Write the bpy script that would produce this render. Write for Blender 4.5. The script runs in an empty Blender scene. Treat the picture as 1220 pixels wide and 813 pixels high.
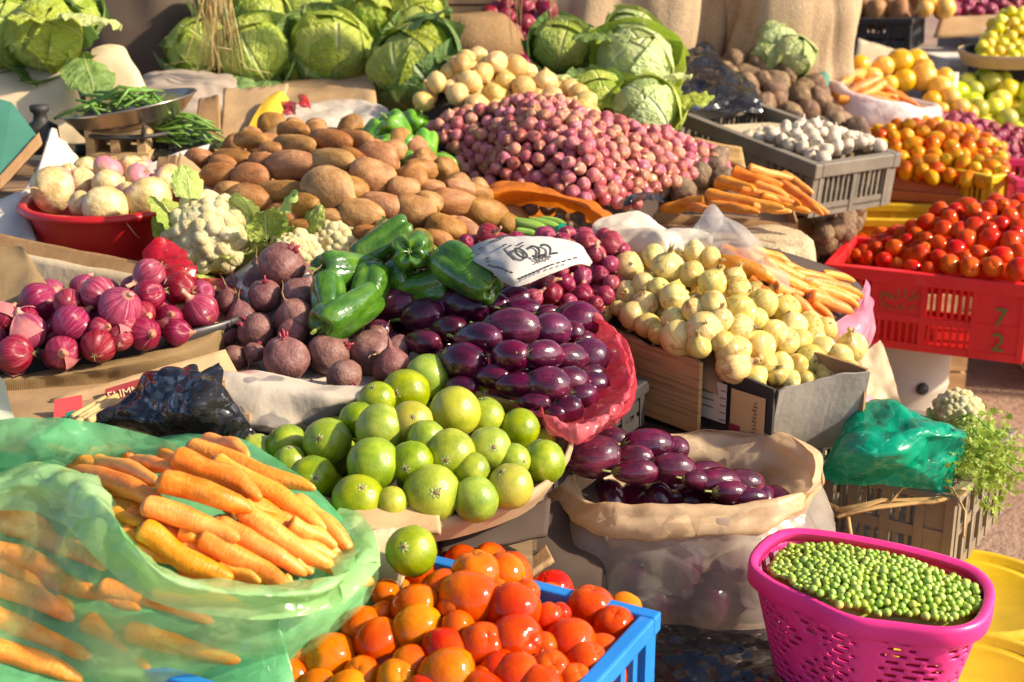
import bpy, bmesh, math, random
import numpy as np
from mathutils import Vector, Matrix, Quaternion, noise
random.seed(7)
S = bpy.context.scene
COL = S.collection
R_ = math.radians
# ------------------------------------------------------------------ camera, light, exposure
FOC, PITCH, CAMZ = 1700.0, 18.0, 1.45
cam_d = bpy.data.cameras.new('camera'); cam = bpy.data.objects.new('camera', cam_d); COL.objects.link(cam)
cam.location = (0, 0, CAMZ); cam.rotation_euler = (R_(90 - PITCH), 0, 0)
cam_d.sensor_width = 36; cam_d.lens = 36 * FOC / 1220; cam_d.clip_end = 500; cam_d.clip_start = .05
cam_d.dof.use_dof = True; cam_d.dof.focus_distance = 1.95; cam_d.dof.aperture_fstop = 7.0
S.camera = cam
SUN = Vector((.86, -.20, .56)).normalized()
w = bpy.data.worlds.new('World'); S.world = w; w.use_nodes = True
sky = w.node_tree.nodes.new('ShaderNodeTexSky'); sky.sky_type = 'NISHITA'; sky.sun_disc = False
sky.dust_density = 1.2; sky.air_density = .45; sky.ozone_density = 0; sky.sun_elevation = math.asin(SUN.z); sky.sun_rotation = math.atan2(SUN.x, SUN.y)
bg = w.node_tree.nodes['Background']; w.node_tree.links.new(sky.outputs[0], bg.inputs[0]); bg.inputs[1].default_value = .15
sd = bpy.data.lights.new('sun', 'SUN'); sd.energy = 3.9; sd.angle = R_(2.0); sd.color = (1, .86, .66)
sun = bpy.data.objects.new('sun', sd); COL.objects.link(sun); sun.rotation_euler = SUN.to_track_quat('Z', 'Y').to_euler()
S.view_settings.view_transform = 'Standard'; S.view_settings.look = 'None'; S.view_settings.exposure = 1.0
# ------------------------------------------------------------------ photograph pixel -> place in the world (at a height z)
cF = Vector((0, math.cos(R_(PITCH)), -math.sin(R_(PITCH)))); cU = Vector((0, math.sin(R_(PITCH)), math.cos(R_(PITCH)))); cR = Vector((1, 0, 0))
C0 = Vector((0, 0, CAMZ))
def ray(px, py): return cF + cR * ((px - 610) / FOC) + cU * ((406.5 - py) / FOC)
def W(px, py, z):
    d = ray(px, py); return C0 + d * ((z - CAMZ) / d.z)
def WY(px, py, Y):
    d = ray(px, py); return C0 + d * (Y / d.y)
def ppm(p): return FOC / (Vector(p) - C0).dot(cF)          # pixels per metre there
def pix(p):
    v = Vector(p) - C0; k = FOC / v.dot(cF); return 610 + v.dot(cR) * k, 406.5 - v.dot(cU) * k
# ------------------------------------------------------------------ objects
def tag(o, label=None, cat=None, group=None, kind=None):
    if label: o['label'] = label
    if cat: o['category'] = cat
    if group: o['group'] = group
    if kind: o['kind'] = kind
    return o
def me(name, V, Fc, mats=None, smooth=True, uv=None, auto=None):
    m = bpy.data.meshes.new(name); m.from_pydata([tuple(v) for v in V], [], [tuple(f) for f in Fc])
    if mats is not None:
        for x in (mats if isinstance(mats, (list, tuple)) else [mats]): m.materials.append(x)
    if smooth: m.shade_smooth()
    if uv is not None:
        l = m.uv_layers.new(name='UVMap'); a = np.empty(len(m.loops), int); m.loops.foreach_get('vertex_index', a)
        l.data.foreach_set('uv', np.array(uv, float)[a].ravel())
    if auto: m.set_sharp_from_angle(angle=R_(auto))
    m.update(); return m
def ob(name, mesh, parent=None, loc=None, M=None):
    o = bpy.data.objects.new(name, mesh); COL.objects.link(o)
    if parent: o.parent = parent
    if loc is not None: o.location = loc
    if M is not None: o.matrix_world = M
    return o
def empty(name, loc=(0, 0, 0), rz=0):
    o = bpy.data.objects.new(name, None); COL.objects.link(o); o.location = loc; o.rotation_euler = (0, 0, rz); return o
class MB:
    "collects boxes, tubes and grids, then becomes one mesh"
    def __init__(s): s.V = []; s.F = []; s.mi = []; s.m = 0
    def add(s, V, F):
        b = len(s.V); s.V += [Vector(v) for v in V]; s.F += [[b + i for i in f] for f in F]; s.mi += [s.m] * len(F); return s
    def box(s, c, d, M=None, taper=1):
        x, y, z = d[0] / 2, d[1] / 2, d[2] / 2; c = Vector(c)
        P = [Vector((sx * x * (taper if sz < 0 else 1), sy * y * (taper if sz < 0 else 1), sz * z)) for sz in (-1, 1) for sy in (-1, 1) for sx in (-1, 1)]
        P = [c + (M @ p if M else p) for p in P]
        return s.add(P, [(0, 2, 3, 1), (4, 5, 7, 6), (0, 1, 5, 4), (2, 6, 7, 3), (0, 4, 6, 2), (1, 3, 7, 5)])
    def hexa(s, b, t):
        return s.add(list(b) + list(t), [(3, 2, 1, 0), (4, 5, 6, 7)] + [(i, (i + 1) % 4, 4 + (i + 1) % 4, 4 + i) for i in range(4)])
    def bar(s, a, b, w, h=None, up=Vector((0, 0, 1))):
        a = Vector(a); b = Vector(b); h = h or w; d = (b - a).normalized(); x = d.cross(up)
        if x.length < 1e-4: x = Vector((1, 0, 0))
        x.normalize(); y = x.cross(d)
        o = [x * (i * w / 2) + y * (j * h / 2) for i, j in ((-1, -1), (1, -1), (1, 1), (-1, 1))]
        return s.hexa([a + k for k in o], [b + k for k in o])
    def tube(s, pts, r, n=6, cap=True):
        pts = [Vector(p) for p in pts]; rs = r if isinstance(r, (list, tuple)) else [r] * len(pts); V = []; F = []
        ref = Vector((.3, .5, .81))
        for i, p in enumerate(pts):
            d = (pts[min(i + 1, len(pts) - 1)] - pts[max(i - 1, 0)]).normalized(); x = d.cross(ref)
            if x.length < .05: x = d.cross(Vector((1, 0, 0)))
            x.normalize(); y = d.cross(x)
            V += [p + (x * math.cos(6.2832 * k / n) + y * math.sin(6.2832 * k / n)) * rs[i] for k in range(n)]
        for i in range(len(pts) - 1):
            F += [(i * n + k, i * n + (k + 1) % n, (i + 1) * n + (k + 1) % n, (i + 1) * n + k) for k in range(n)]
        if cap: F += [tuple(range(n - 1, -1, -1)), tuple(range((len(pts) - 1) * n, len(pts) * n))]
        return s.add(V, F)
    def mesh(s, name, mats, smooth=False, auto=None):
        m = me(name, s.V, s.F, mats, smooth, auto=auto)
        if any(s.mi): m.polygons.foreach_set('material_index', s.mi)
        return m
    def ob(s, name, mats, parent=None, smooth=False, auto=None, bevel=0):
        o = ob(name, s.mesh(name, mats, smooth, auto), parent)
        if bevel:
            b = o.modifiers.new('b', 'BEVEL'); b.width = bevel; b.segments = 2; b.limit_method = 'ANGLE'
        return o
def cr(P, n, closed=False):
    "Catmull-Rom resample of a list of vectors to n points"
    P = np.array([list(p) for p in P], float); m = len(P); out = []
    for i in range(n):
        t = i * (m / n if closed else (m - 1) / (n - 1)); k = int(t); f = t - k
        if not closed and k >= m - 1: k, f = m - 2, 1.0
        g = (lambda j: P[j % m]) if closed else (lambda j: P[min(max(j, 0), m - 1)])
        a, b, c, d = g(k - 1), g(k), g(k + 1), g(k + 2)
        out.append(.5 * ((2 * b) + (c - a) * f + (2 * a - 5 * b + 4 * c - d) * f * f + (3 * b - a - 3 * c + d) * f ** 3))
    return out
def lathe(name, prof, n, mat, k=None, deform=None):
    "profile of (r, z) from bottom to top spun about z"
    pr = cr([(r, z, 0) for r, z in prof], k) if k else [(r, z, 0) for r, z in prof]
    V = []; F = []; m = len(pr)
    for (r, z, _) in pr:
        r = max(r, 1e-4)
        for i in range(n):
            a = 6.28318 * i / n; V.append(Vector((r * math.cos(a), r * math.sin(a), z)))
    for j in range(m - 1):
        for i in range(n): F.append((j * n + i, j * n + (i + 1) % n, (j + 1) * n + (i + 1) % n, (j + 1) * n + i))
    if deform: V = [deform(v) for v in V]
    return me(name, V, F, mat)
NZ = noise.noise
def nz3(p, f, sd): p = Vector(p) * f + Vector((sd * 7.31, sd * 3.77, sd * 1.9)); return NZ(p)
def ridge(p, f, sd): return 1 - 2 * abs(nz3(p, f, sd))
_cr = random.Random(99); CDIR = [Vector((_cr.gauss(0, 1), _cr.gauss(0, 1), _cr.gauss(0, 1))).normalized() for _ in range(14)]
def crumple(p, f, sd):
    "straight sharp creases in several directions, like crumpled film"
    h = 0; w_ = p + Vector((nz3(p, f * .35, sd), nz3(p, f * .35, sd + 1), nz3(p, f * .35, sd + 2))) * (.22 / f)
    for k in range(7):
        n = CDIR[(k * 3 + sd) % 14]; fk = f * (.45 + .28 * k); t = w_.dot(n) * fk + k * .37 + sd; t -= math.floor(t); g_ = max(0, .25 + nz3(p, fk * .45, sd + k + 4)); h += (abs(t - .5) * 4 - 1) * g_ / (.45 + .28 * k)
    return h * .8
def grid_ob(name, G, mat, parent=None, closed=False, amp=0, freq=10, sd=1, thick=0, aniso=None, edge=1, uvs=1.0, fine=.35):
    "surface from a 2-D list of vectors, creased along its normals"
    nv = len(G); nu = len(G[0]); A = np.array([[list(p) for p in r] for r in G], float)
    du = np.roll(A, -1, 1) - np.roll(A, 1, 1) if closed else np.gradient(A, axis=1)
    dv = np.gradient(A, axis=0); N = np.cross(du, dv); L = np.linalg.norm(N, axis=2, keepdims=True); N = N / np.maximum(L, 1e-9)
    V = []; uv = []; film_ = 'film' in mat.name or 'bag' in mat.name
    for j in range(nv):
        for i in range(nu):
            p = Vector(A[j, i]); q = Vector((p.x * aniso[0], p.y * aniso[1], p.z * aniso[2])) if aniso else p
            if amp:
                h = (crumple(q, freq * .75, sd) + ridge(q, freq * 1.9, sd + 3) * fine * .3 + nz3(q, freq * .5, sd + 5) * .9) if film_ else ridge(q, freq, sd) * .6 + ridge(q, freq * 2.3, sd + 3) * fine + nz3(q, freq * .5, sd + 5) * .9
                p = p + Vector(N[j, i]) * (h * amp) * edge
            V.append(p); uv.append((i / (nu - 1 + closed) * uvs, j / (nv - 1) * uvs))
    F = [(j * nu + i, j * nu + (i + 1) % nu, (j + 1) * nu + (i + 1) % nu, (j + 1) * nu + i) for j in range(nv - 1) for i in range(nu if closed else nu - 1)]
    o = ob(name, me(name, V, F, mat, uv=uv), parent)
    if thick:
        s = o.modifiers.new('t', 'SOLIDIFY'); s.thickness = thick; s.offset = 0
    return o
def sheet(name, rows, mat, nu=40, nv=24, parent=None, closed=False, **kw):
    "rows of (px, py, z) or world vectors, smoothly interpolated both ways"
    R = [[(p if isinstance(p, Vector) else W(*p)) for p in r] for r in rows]
    R = [cr(r, nu, closed) for r in R]
    G = list(zip(*[cr([r[i] for r in R], nv) for i in range(nu)]))
    return grid_ob(name, G, mat, parent, closed, **kw)
# ------------------------------------------------------------------ procedural materials
class Mt:
    def __init__(s, name, rough=.5, spec=.5, **kw):
        s.m = bpy.data.materials.new(name); s.m.use_nodes = True; s.nt = s.m.node_tree; s.b = s.nt.nodes['Principled BSDF']; s.out = s.nt.nodes['Material Output']
        s.b.inputs['Roughness'].default_value = rough; s.b.inputs['Specular IOR Level'].default_value = spec
        for k, v in kw.items(): s.b.inputs[k.replace('_', ' ')].default_value = v
    def n(s, t, ins=None, **at):
        nd = s.nt.nodes.new('ShaderNode' + t)
        for k, v in at.items(): setattr(nd, k, v)
        for k, v in (ins or {}).items():
            if isinstance(v, bpy.types.NodeSocket): s.nt.links.new(v, nd.inputs[k])
            else: nd.inputs[k].default_value = v
        return nd
    def lk(s, a, b): s.nt.links.new(a, s.b.inputs[b]) if isinstance(b, str) else s.nt.links.new(a, b)
    def rnd(s): return s.n('ObjectInfo').outputs['Random']
    def math(s, op, a, b=0): return s.n('Math', {0: a, 1: b}, operation=op).outputs[0]
    def co(s, uv=False):
        c = s.n('TexCoord').outputs['UV' if uv else 'Object']
        r = s.math('MULTIPLY', s.rnd(), 41.0)
        return s.n('VectorMath', {0: c, 1: s.n('CombineXYZ', {0: r, 1: r, 2: r}).outputs[0]}, operation='ADD').outputs[0]
    def raw(s, which='Object'): return s.n('TexCoord').outputs[which]
    def scl(s, v, x, y, z): return s.n('VectorMath', {0: v, 1: (x, y, z)}, operation='MULTIPLY').outputs[0]
    def mer(s, k, kz):
        "coordinate that runs along meridians of the z axis"
        o = s.raw(); f = s.n('VectorMath', {0: o, 1: (1, 1, 0)}, operation='MULTIPLY').outputs[0]
        nn = s.n('VectorMath', {0: f}, operation='NORMALIZE').outputs[0]
        a = s.n('VectorMath', {0: s.scl(nn, k, k, k), 1: s.scl(o, 0, 0, kz)}, operation='ADD').outputs[0]
        r = s.math('MULTIPLY', s.rnd(), 41.0)
        return s.n('VectorMath', {0: a, 1: s.n('CombineXYZ', {0: r, 1: r, 2: r}).outputs[0]}, operation='ADD').outputs[0]
    def noise(s, v, sc, det=3, ro=.55, dist=0): return s.n('TexNoise', {'Vector': v, 'Scale': sc, 'Detail': det, 'Roughness': ro, 'Distortion': dist}).outputs[0]
    def vor(s, v, sc, feat='F1'): return s.n('TexVoronoi', {'Vector': v, 'Scale': sc}, feature=feat).outputs['Distance']
    def ramp(s, f, st, ip='LINEAR'):
        r = s.n('ValToRGB', {0: f}); e = r.color_ramp.elements; r.color_ramp.interpolation = ip
        while len(e) < len(st): e.new(.5)
        for x, (p, c) in zip(e, st): x.position = p; x.color = (*c, 1) if len(c) == 3 else c
        return r.outputs[0]
    def mix(s, f, a, b, bl='MIX'):
        nd = s.n('Mix', {0: f}, data_type='RGBA', blend_type=bl)
        for k, v in ((6, a), (7, b)):
            if isinstance(v, bpy.types.NodeSocket): s.nt.links.new(v, nd.inputs[k])
            else: nd.inputs[k].default_value = (*v, 1)
        return nd.outputs[2]
    def vary(s, c, hv=.03, vv=.3, sv=.15):
        r = s.rnd(); r2 = s.n('TexWhiteNoise', {'W': r}, noise_dimensions='1D').outputs[0]
        h = s.n('HueSaturation', {'Color': c, 'Hue': s.math('MULTIPLY_ADD', r, hv) if 0 else s.math('ADD', s.math('MULTIPLY', r, hv), .5 - hv / 2), 'Value': s.math('ADD', s.math('MULTIPLY', r2, vv), 1 - vv / 2), 'Saturation': s.math('ADD', s.math('MULTIPLY', r2, -sv), 1 + sv / 2)})
        return h.outputs[0]
    def facet(s, v, sc):
        "randomly tilted flat facets: crumpled film"
        x = s.n('TexVoronoi', {'Vector': v, 'Scale': sc, 'Randomness': 1.0}); d = s.n('VectorMath', {0: v, 1: x.outputs['Position']}, operation='SUBTRACT').outputs[0]; c = s.n('VectorMath', {0: x.outputs['Color'], 1: (.5, .5, .5)}, operation='SUBTRACT').outputs[0]
        return s.math('MULTIPLY', s.n('VectorMath', {0: d, 1: c}, operation='DOT_PRODUCT').outputs['Value'], sc)
    def bump(s, h, st=.3, d=.01, inp=None):
        b = s.n('Bump', {'Height': h, 'Strength': st, 'Distance': d})
        if inp: s.nt.links.new(inp, b.inputs['Normal'])
        s.nt.links.new(b.outputs[0], s.b.inputs['Normal']); return b.outputs[0]
    def col(s, c): s.lk(c, 'Base Color') if isinstance(c, bpy.types.NodeSocket) else s.b.inputs['Base Color'].__setattr__('default_value', (*c, 1)); return s
    def done(s): return s.m
def flat(name, c, rough=.5, var=.12, sc=30, bump=.15, **kw):
    g = Mt(name, rough, **kw); v = g.co(); f = g.noise(v, sc, 4); f2 = g.noise(v, sc * .15, 3)
    a = g.mix(g.math('MULTIPLY', g.math('ADD', f, f2), .5), tuple(x * (1 - var * 2) for x in c), tuple(min(1, x * (1 + var * 2)) for x in c)); g.col(a)
    if bump: g.bump(f, bump, .002)
    return g.done()
def film(name, c, alpha=.6, rough=.3, tl=.45, crease=24, c2=None, bs=.5, var=.25):
    "thin plastic: part clear, part lit through"
    g = Mt(name, rough, .5); v = g.co(); f = g.noise(g.raw(), 9, 3); cc = g.mix(g.ramp(f, [(.35, (0, 0, 0)), (.65, (1, 1, 1))]), c, c2 or tuple(x * .8 for x in c)); g.col(cc)
    wv = g.n('VectorMath', {0: v, 1: g.scl(g.n('TexNoise', {'Vector': v, 'Scale': 5.0}).outputs[1], .12, .12, .12)}, operation='ADD').outputs[0]
    r1 = g.math('ABSOLUTE', g.math('SUBTRACT', g.noise(wv, crease, 2, .5), .5)); r2 = g.math('ABSOLUTE', g.math('SUBTRACT', g.noise(wv, crease * 2.7, 2, .5), .5))
    st = g.scl(wv, 1, .7, 1.5)
    nb = g.bump(g.math('ADD', g.math('ADD', g.math('MULTIPLY', r1, .35), g.math('MULTIPLY', r2, .15)), g.math('ADD', g.math('MULTIPLY', g.facet(st, crease * 1.7), 3.6), g.math('MULTIPLY', g.facet(st, crease * 4.2), 1.3))), bs * .62, .0065)
    t = g.n('BsdfTranslucent', {'Color': cc}); g.nt.links.new(nb, t.inputs['Normal'])
    m1 = g.n('MixShader', {0: tl, 1: g.b.outputs[0], 2: t.outputs[0]})
    if alpha < 1:
        al = g.n('MapRange', {0: g.noise(v, 14, 3), 1: .3, 2: .7, 3: max(0, alpha - var), 4: min(1, alpha + var)}).outputs[0]
        tr = g.n('BsdfTransparent'); m1 = g.n('MixShader', {0: al, 1: tr.outputs[0], 2: m1.outputs[0]})
    g.nt.links.new(m1.outputs[0], g.out.inputs[0]); return g.done()
# ------------------------------------------------------------------ produce: materials (object space, one unit = one radius)
def m_onion(name, stops, dry, rough=.28, hv=.03, vv=.35, dryamt=.62):
    g = Mt(name, rough, .5); f = g.noise(g.mer(5.5, .35), 2.2, 4, .6); base = g.ramp(f, stops)
    lines = g.noise(g.mer(16, .25), 2.0, 2); base = g.mix(g.ramp(lines, [(.5, (0, 0, 0)), (.72, (.35, .35, .35))]), base, stops[0][1])
    dn = g.noise(g.co(), 1.5, 4, .6, .6); base = g.mix(g.ramp(dn, [(dryamt, (0, 0, 0)), (dryamt + .05, (.85, .85, .85))]), base, dry)
    z = g.n('SeparateXYZ', {0: g.raw()}).outputs[2]; base = g.mix(g.ramp(z, [(.93, (0, 0, 0)), (1.0, (.8, .8, .8))]), base, dry)
    g.col(g.vary(base, hv, vv)); g.bump(g.math('ADD', lines, g.math('MULTIPLY', dn, .6)), .3, .05); g.b.inputs['Subsurface Weight'].default_value = .06; g.b.inputs['Subsurface Scale'].default_value = .01
    return g.done()
M_RED = m_onion('red_onion_skin', [(.25, (.10, .004, .018)), (.45, (.24, .010, .038)), (.62, (.40, .05, .095)), (.8, (.68, .34, .33))], (.60, .30, .17), dryamt=.66)
M_SHAL = m_onion('shallot_skin', [(.25, (.26, .035, .06)), (.48, (.45, .10, .10)), (.7, (.62, .24, .18)), (.88, (.78, .46, .36))], (.60, .33, .15), .3, .07, .5, .56)
M_WHT = m_onion('white_onion_skin', [(.2, (.56, .37, .07)), (.45, (.72, .545, .14)), (.65, (.79, .66, .24)), (.85, (.84, .76, .42))], (.50, .28, .07), .27, .03, .3, .57)
M_YEL = m_onion('yellow_onion_skin', [(.2, (.50, .27, .06)), (.45, (.66, .42, .12)), (.65, (.74, .55, .22)), (.85, (.8, .66, .34))], (.5, .27, .09), .32, .03, .3, .62)
M_GARL = m_onion('garlic_skin', [(.2, (.48, .37, .24)), (.5, (.66, .55, .39)), (.8, (.74, .64, .48))], (.6, .5, .4), .5, .02, .2, .7)
def m_tomato(name, c0, c1, c2, hv=.03):
    g = Mt(name, .11, .25); z = g.n('SeparateXYZ', {0: g.raw()}).outputs[2]; f = g.noise(g.co(), .9, 2); t = g.math('ADD', g.math('MULTIPLY', z, .28), f)
    c = g.ramp(t, [(.25, c0), (.5, c1), (.85, c2)]); sp = g.noise(g.co(), 22, 2); c = g.mix(g.ramp(sp, [(.62, (0, 0, 0)), (.75, (.12, .12, .12))]), c, c2)
    g.col(g.vary(c, hv, .18, 0)); g.bump(g.noise(g.co(), 3, 2), .05, .1); 
    return g.done()
M_TOM = m_tomato('tomato_skin', (.48, .032, .001), (.55, .055, .0012), (.60, .095, .0015), .02)
M_TOMR = m_tomato('ripe_tomato_skin', (.52, .026, .002), (.60, .055, .003), (.64, .11, .004), .015)
M_TOMO = m_tomato('orange_tomato_skin', (.54, .075, .001), (.60, .115, .0015), (.63, .19, .003), .025)
M_CHER = m_tomato('cherry_tomato_skin', (.64, .13, .002), (.70, .25, .004), (.74, .40, .008), .035)
def m_lime(name, st, hv=.02):
    g = Mt(name, .26, .5); f = g.noise(g.co(), 1.1, 4, .6); c = g.ramp(f, st)
    ln = g.noise(g.mer(8, .15), 1.6, 2); c = g.mix(g.ramp(ln, [(.58, (0, 0, 0)), (.72, (.2, .2, .2))]), c, st[-1][1])
    sc = g.noise(g.co(), 1.1, 4, .6); c = g.mix(g.ramp(sc, [(.66, (0, 0, 0)), (.72, (.4, .4, .4))]), c, (.36, .30, .06))
    g.col(g.vary(c, hv, .25)); g.bump(g.noise(g.co(), 17, 2), .12, .05); g.b.inputs['Subsurface Weight'].default_value = .05; g.b.inputs['Subsurface Scale'].default_value = .01
    return g.done()
M_LIME = m_lime('lime_peel', [(.28, (.13, .20, .006)), (.5, (.25, .32, .010)), (.72, (.42, .46, .03))], .03)
M_LIMEY = m_lime('yellowing_lime_peel', [(.25, (.24, .27, .02)), (.5, (.40, .39, .04)), (.75, (.52, .44, .07))], .03)
M_CIT = m_lime('citrus_peel', [(.25, (.50, .50, .015)), (.5, (.68, .62, .02)), (.75, (.76, .66, .03))], .09)
M_ORA = m_lime('orange_peel', [(.25, (.68, .30, .02)), (.5, (.76, .42, .04)), (.75, (.8, .55, .1))], .03)
M_KUM = m_lime('kumquat_peel', [(.25, (.64, .45, .01)), (.5, (.72, .56, .015)), (.75, (.5, .55, .02))], .06)
def m_rough(name, st, spot, rough=.62, bs=.35, sc=1.6, hv=.02, vv=.3, spots=True):
    g = Mt(name, rough, .35); v = g.co(); f = g.noise(v, sc, 5, .62); c = g.ramp(f, st)
    if spots:
        s2 = g.noise(v, 9, 4, .7); c = g.mix(g.ramp(s2, [(.60, (0, 0, 0)), (.70, (.6, .6, .6))]), c, spot)
    g.col(g.vary(c, hv, vv)); g.bump(g.math('ADD', g.math('MULTIPLY', g.noise(v, 7, 3, .5), .5), g.math('MULTIPLY', f, 1.5)), bs, .06); return g.done()
M_POT = m_rough('potato_skin', [(.3, (.19, .078, .018)), (.5, (.34, .155, .044)), (.7, (.47, .245, .085))], (.11, .045, .014), .58, .15, 1.1)
M_POTD = m_rough('muddy_potato_skin', [(.3, (.10, .055, .026)), (.5, (.20, .115, .055)), (.7, (.32, .2, .10))], (.08, .045, .02))
M_BEET = m_rough('beet_skin', [(.28, (.10, .036, .034)), (.5, (.20, .085, .07)), (.72, (.34, .18, .145))], (.07, .022, .02), .5, .18, 1.3, .03, .3)
M_BEETB = m_rough('brown_beet_skin', [(.3, (.10, .06, .03)), (.5, (.19, .12, .065)), (.7, (.3, .2, .12))], (.05, .03, .015), .6)
def m_turnip():
    g = Mt('turnip_skin', .42, .4); v = g.co(); z = g.n('SeparateXYZ', {0: g.raw()}).outputs[2]; f = g.noise(v, 1.4, 4, .6)
    c = g.ramp(f, [(.3, (.36, .23, .07)), (.5, (.60, .44, .18)), (.72, (.74, .62, .34))]); rr = g.n('ObjectInfo').outputs['Random']
    pk = g.ramp(g.math('ADD', g.math('MULTIPLY', z, .5), g.math('ADD', g.math('MULTIPLY', f, .5), g.math('MULTIPLY', rr, .35))), [(.50, (0, 0, 0)), (.78, (.9, .9, .9))])
    c = g.mix(pk, c, (.52, .16, .22)); s2 = g.noise(v, 7, 4, .7); c = g.mix(g.ramp(s2, [(.6, (0, 0, 0)), (.7, (.6, .6, .6))]), c, (.3, .2, .08)); rg = g.noise(g.scl(v, .3, .3, 9), 1.5, 3); c = g.mix(g.ramp(rg, [(.58, (0, 0, 0)), (.68, (.45, .45, .45))]), c, (.34, .22, .08)); g.col(c); g.bump(g.noise(v, 3.5, 3), .14, .05); return g.done()
M_TURN = m_turnip()
def m_carrot():
    g = Mt('carrot_skin', .42, .4); o = g.co(); st = g.scl(o, .4, .4, 1)
    rg = g.noise(g.scl(o, .25, .25, 16), 2.2, 3, .65); f = g.noise(g.scl(o, .8, .8, 3), 1.6, 4)
    c = g.ramp(f, [(.28, (.64, .165, .012)), (.5, (.76, .25, .026)), (.75, (.82, .36, .07))]); c = g.mix(g.ramp(rg, [(.55, (0, 0, 0)), (.75, (.22, .22, .22))]), c, (.82, .44, .14))
    dk = g.noise(g.scl(o, 1, 1, 22), 2.0, 2); c = g.mix(g.ramp(dk, [(.66, (0, 0, 0)), (.71, (.55, .55, .55))]), c, (.36, .10, .015))
    g.col(g.vary(c, .02, .2, .06)); g.bump(g.math('ADD', rg, g.math('MULTIPLY', dk, -1.2)), .13, .05); g.b.inputs['Subsurface Weight'].default_value = .08; g.b.inputs['Subsurface Scale'].default_value = .006; return g.done()
M_CAR = m_carrot()
def m_egg():
    g = Mt('eggplant_skin', .2, .5); v = g.co(); f = g.noise(v, .8, 3); ln = g.noise(g.mer(6, .25), 1.4, 3)
    c = g.ramp(g.math('ADD', g.math('MULTIPLY', f, .7), g.math('MULTIPLY', ln, .3)), [(.32, (.022, .003, .010)), (.5, (.060, .005, .022)), (.68, (.17, .012, .052))])
    sc = g.noise(g.scl(v, 1, 1, .5), 3, 5, .7); c = g.mix(g.ramp(sc, [(.69, (0, 0, 0)), (.74, (.5, .5, .5))]), c, (.35, .2, .16)); g.col(g.vary(c, .03, .4)); g.bump(g.noise(v, 2, 2), .05, .2)
    g.b.inputs['Coat Weight'].default_value = .15; g.b.inputs['Coat Roughness'].default_value = .1; return g.done()
M_EGG = m_egg()
def m_pepper(name, a, b, c_):
    g = Mt(name, .12, .55); f = g.noise(g.co(), 1.1, 3); c = g.ramp(f, [(.3, a), (.52, b), (.75, c_)]); g.col(c); g.bump(g.noise(g.co(), 3.5, 2), .08, .1); g.b.inputs['Coat Weight'].default_value = .3; return g.done()
M_PEP = m_pepper('green_pepper_skin', (.022, .075, .006), (.055, .15, .010), (.15, .27, .022))
M_PEPB = m_pepper('bright_pepper_skin', (.06, .20, .01), (.12, .32, .018), (.24, .45, .04))
M_STEM = flat('green_stem', (.20, .24, .05), .5, .25, 6); M_DRY = flat('dry_stem', (.36, .25, .11), .7, .25, 8); M_BROWN = flat('brown_scar', (.22, .13, .05), .7, .3, 6)
M_BEETST = flat('beet_stalk', (.30, .03, .05), .5, .3, 6); M_NECKW = flat('onion_neck', (.34, .28, .09), .6, .35, 4); M_PEEL = flat('papery_peel', (.52, .17, .16), .5, .35, 4); M_PEELW = flat('pale_papery_peel', (.70, .60, .30), .5, .2, 4)
M_CALYX = flat('calyx_green', (.13, .11, .035), .55, .35, 5)
def m_leaf(name, a, b, vein, rough=.45, tl=.3, wax=None):
    g = Mt(name, rough, .4); uv = g.raw('UV'); s = g.n('SeparateXYZ', {0: uv}); u = g.math('ABSOLUTE', g.math('SUBTRACT', s.outputs[0], .5)); v = s.outputs[1]
    ph = g.math('SUBTRACT', g.math('MULTIPLY', v, 7.0), g.math('MULTIPLY', u, 7.0)); nn = g.noise(g.co(), 2.2, 4); ph = g.math('ADD', ph, g.math('MULTIPLY', nn, .8))
    tri = g.math('ABSOLUTE', g.math('SUBTRACT', g.math('FRACT', ph), .5)); sv = g.ramp(tri, [(.0, (1, 1, 1)), (.10, (0, 0, 0))]); mid = g.ramp(u, [(.0, (1, 1, 1)), (.035, (0, 0, 0))])
    vn = g.math('MAXIMUM', g.math('MULTIPLY', sv, .6), mid); vv = g.vor(g.co(), 11, 'DISTANCE_TO_EDGE'); vn2 = g.math('MAXIMUM', vn, g.ramp(vv, [(0, (.35, .35, .35)), (.06, (0, 0, 0))]))
    c = g.mix(g.ramp(g.noise(g.co(), 1.3, 4), [(.3, (0, 0, 0)), (.7, (1, 1, 1))]), a, b); c = g.mix(vn2, c, vein); c = g.vary(c, .025, .3); g.col(c)
    nb = g.bump(g.math('ADD', g.math('MULTIPLY', vn, -1), g.math('MULTIPLY', g.noise(g.co(), 5, 3), .8)), .5, .05)
    t = g.n('BsdfTranslucent', {'Color': c}); g.nt.links.new(g.n('MixShader', {0: tl, 1: g.b.outputs[0], 2: t.outputs[0]}).outputs[0], g.out.inputs[0]); return g.done()
M_CAB = m_leaf('cabbage_leaf', (.30, .42, .03), (.54, .60, .08), (.68, .72, .26)); M_CABO = m_leaf('outer_cabbage_leaf', (.12, .22, .05), (.22, .34, .08), (.42, .50, .2))
M_CABP = m_leaf('pale_cabbage_leaf', (.46, .56, .16), (.60, .66, .26), (.75, .78, .46)); M_CAUL = m_leaf('cauliflower_leaf', (.30, .43, .06), (.50, .58, .13), (.66, .7, .34))
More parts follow.
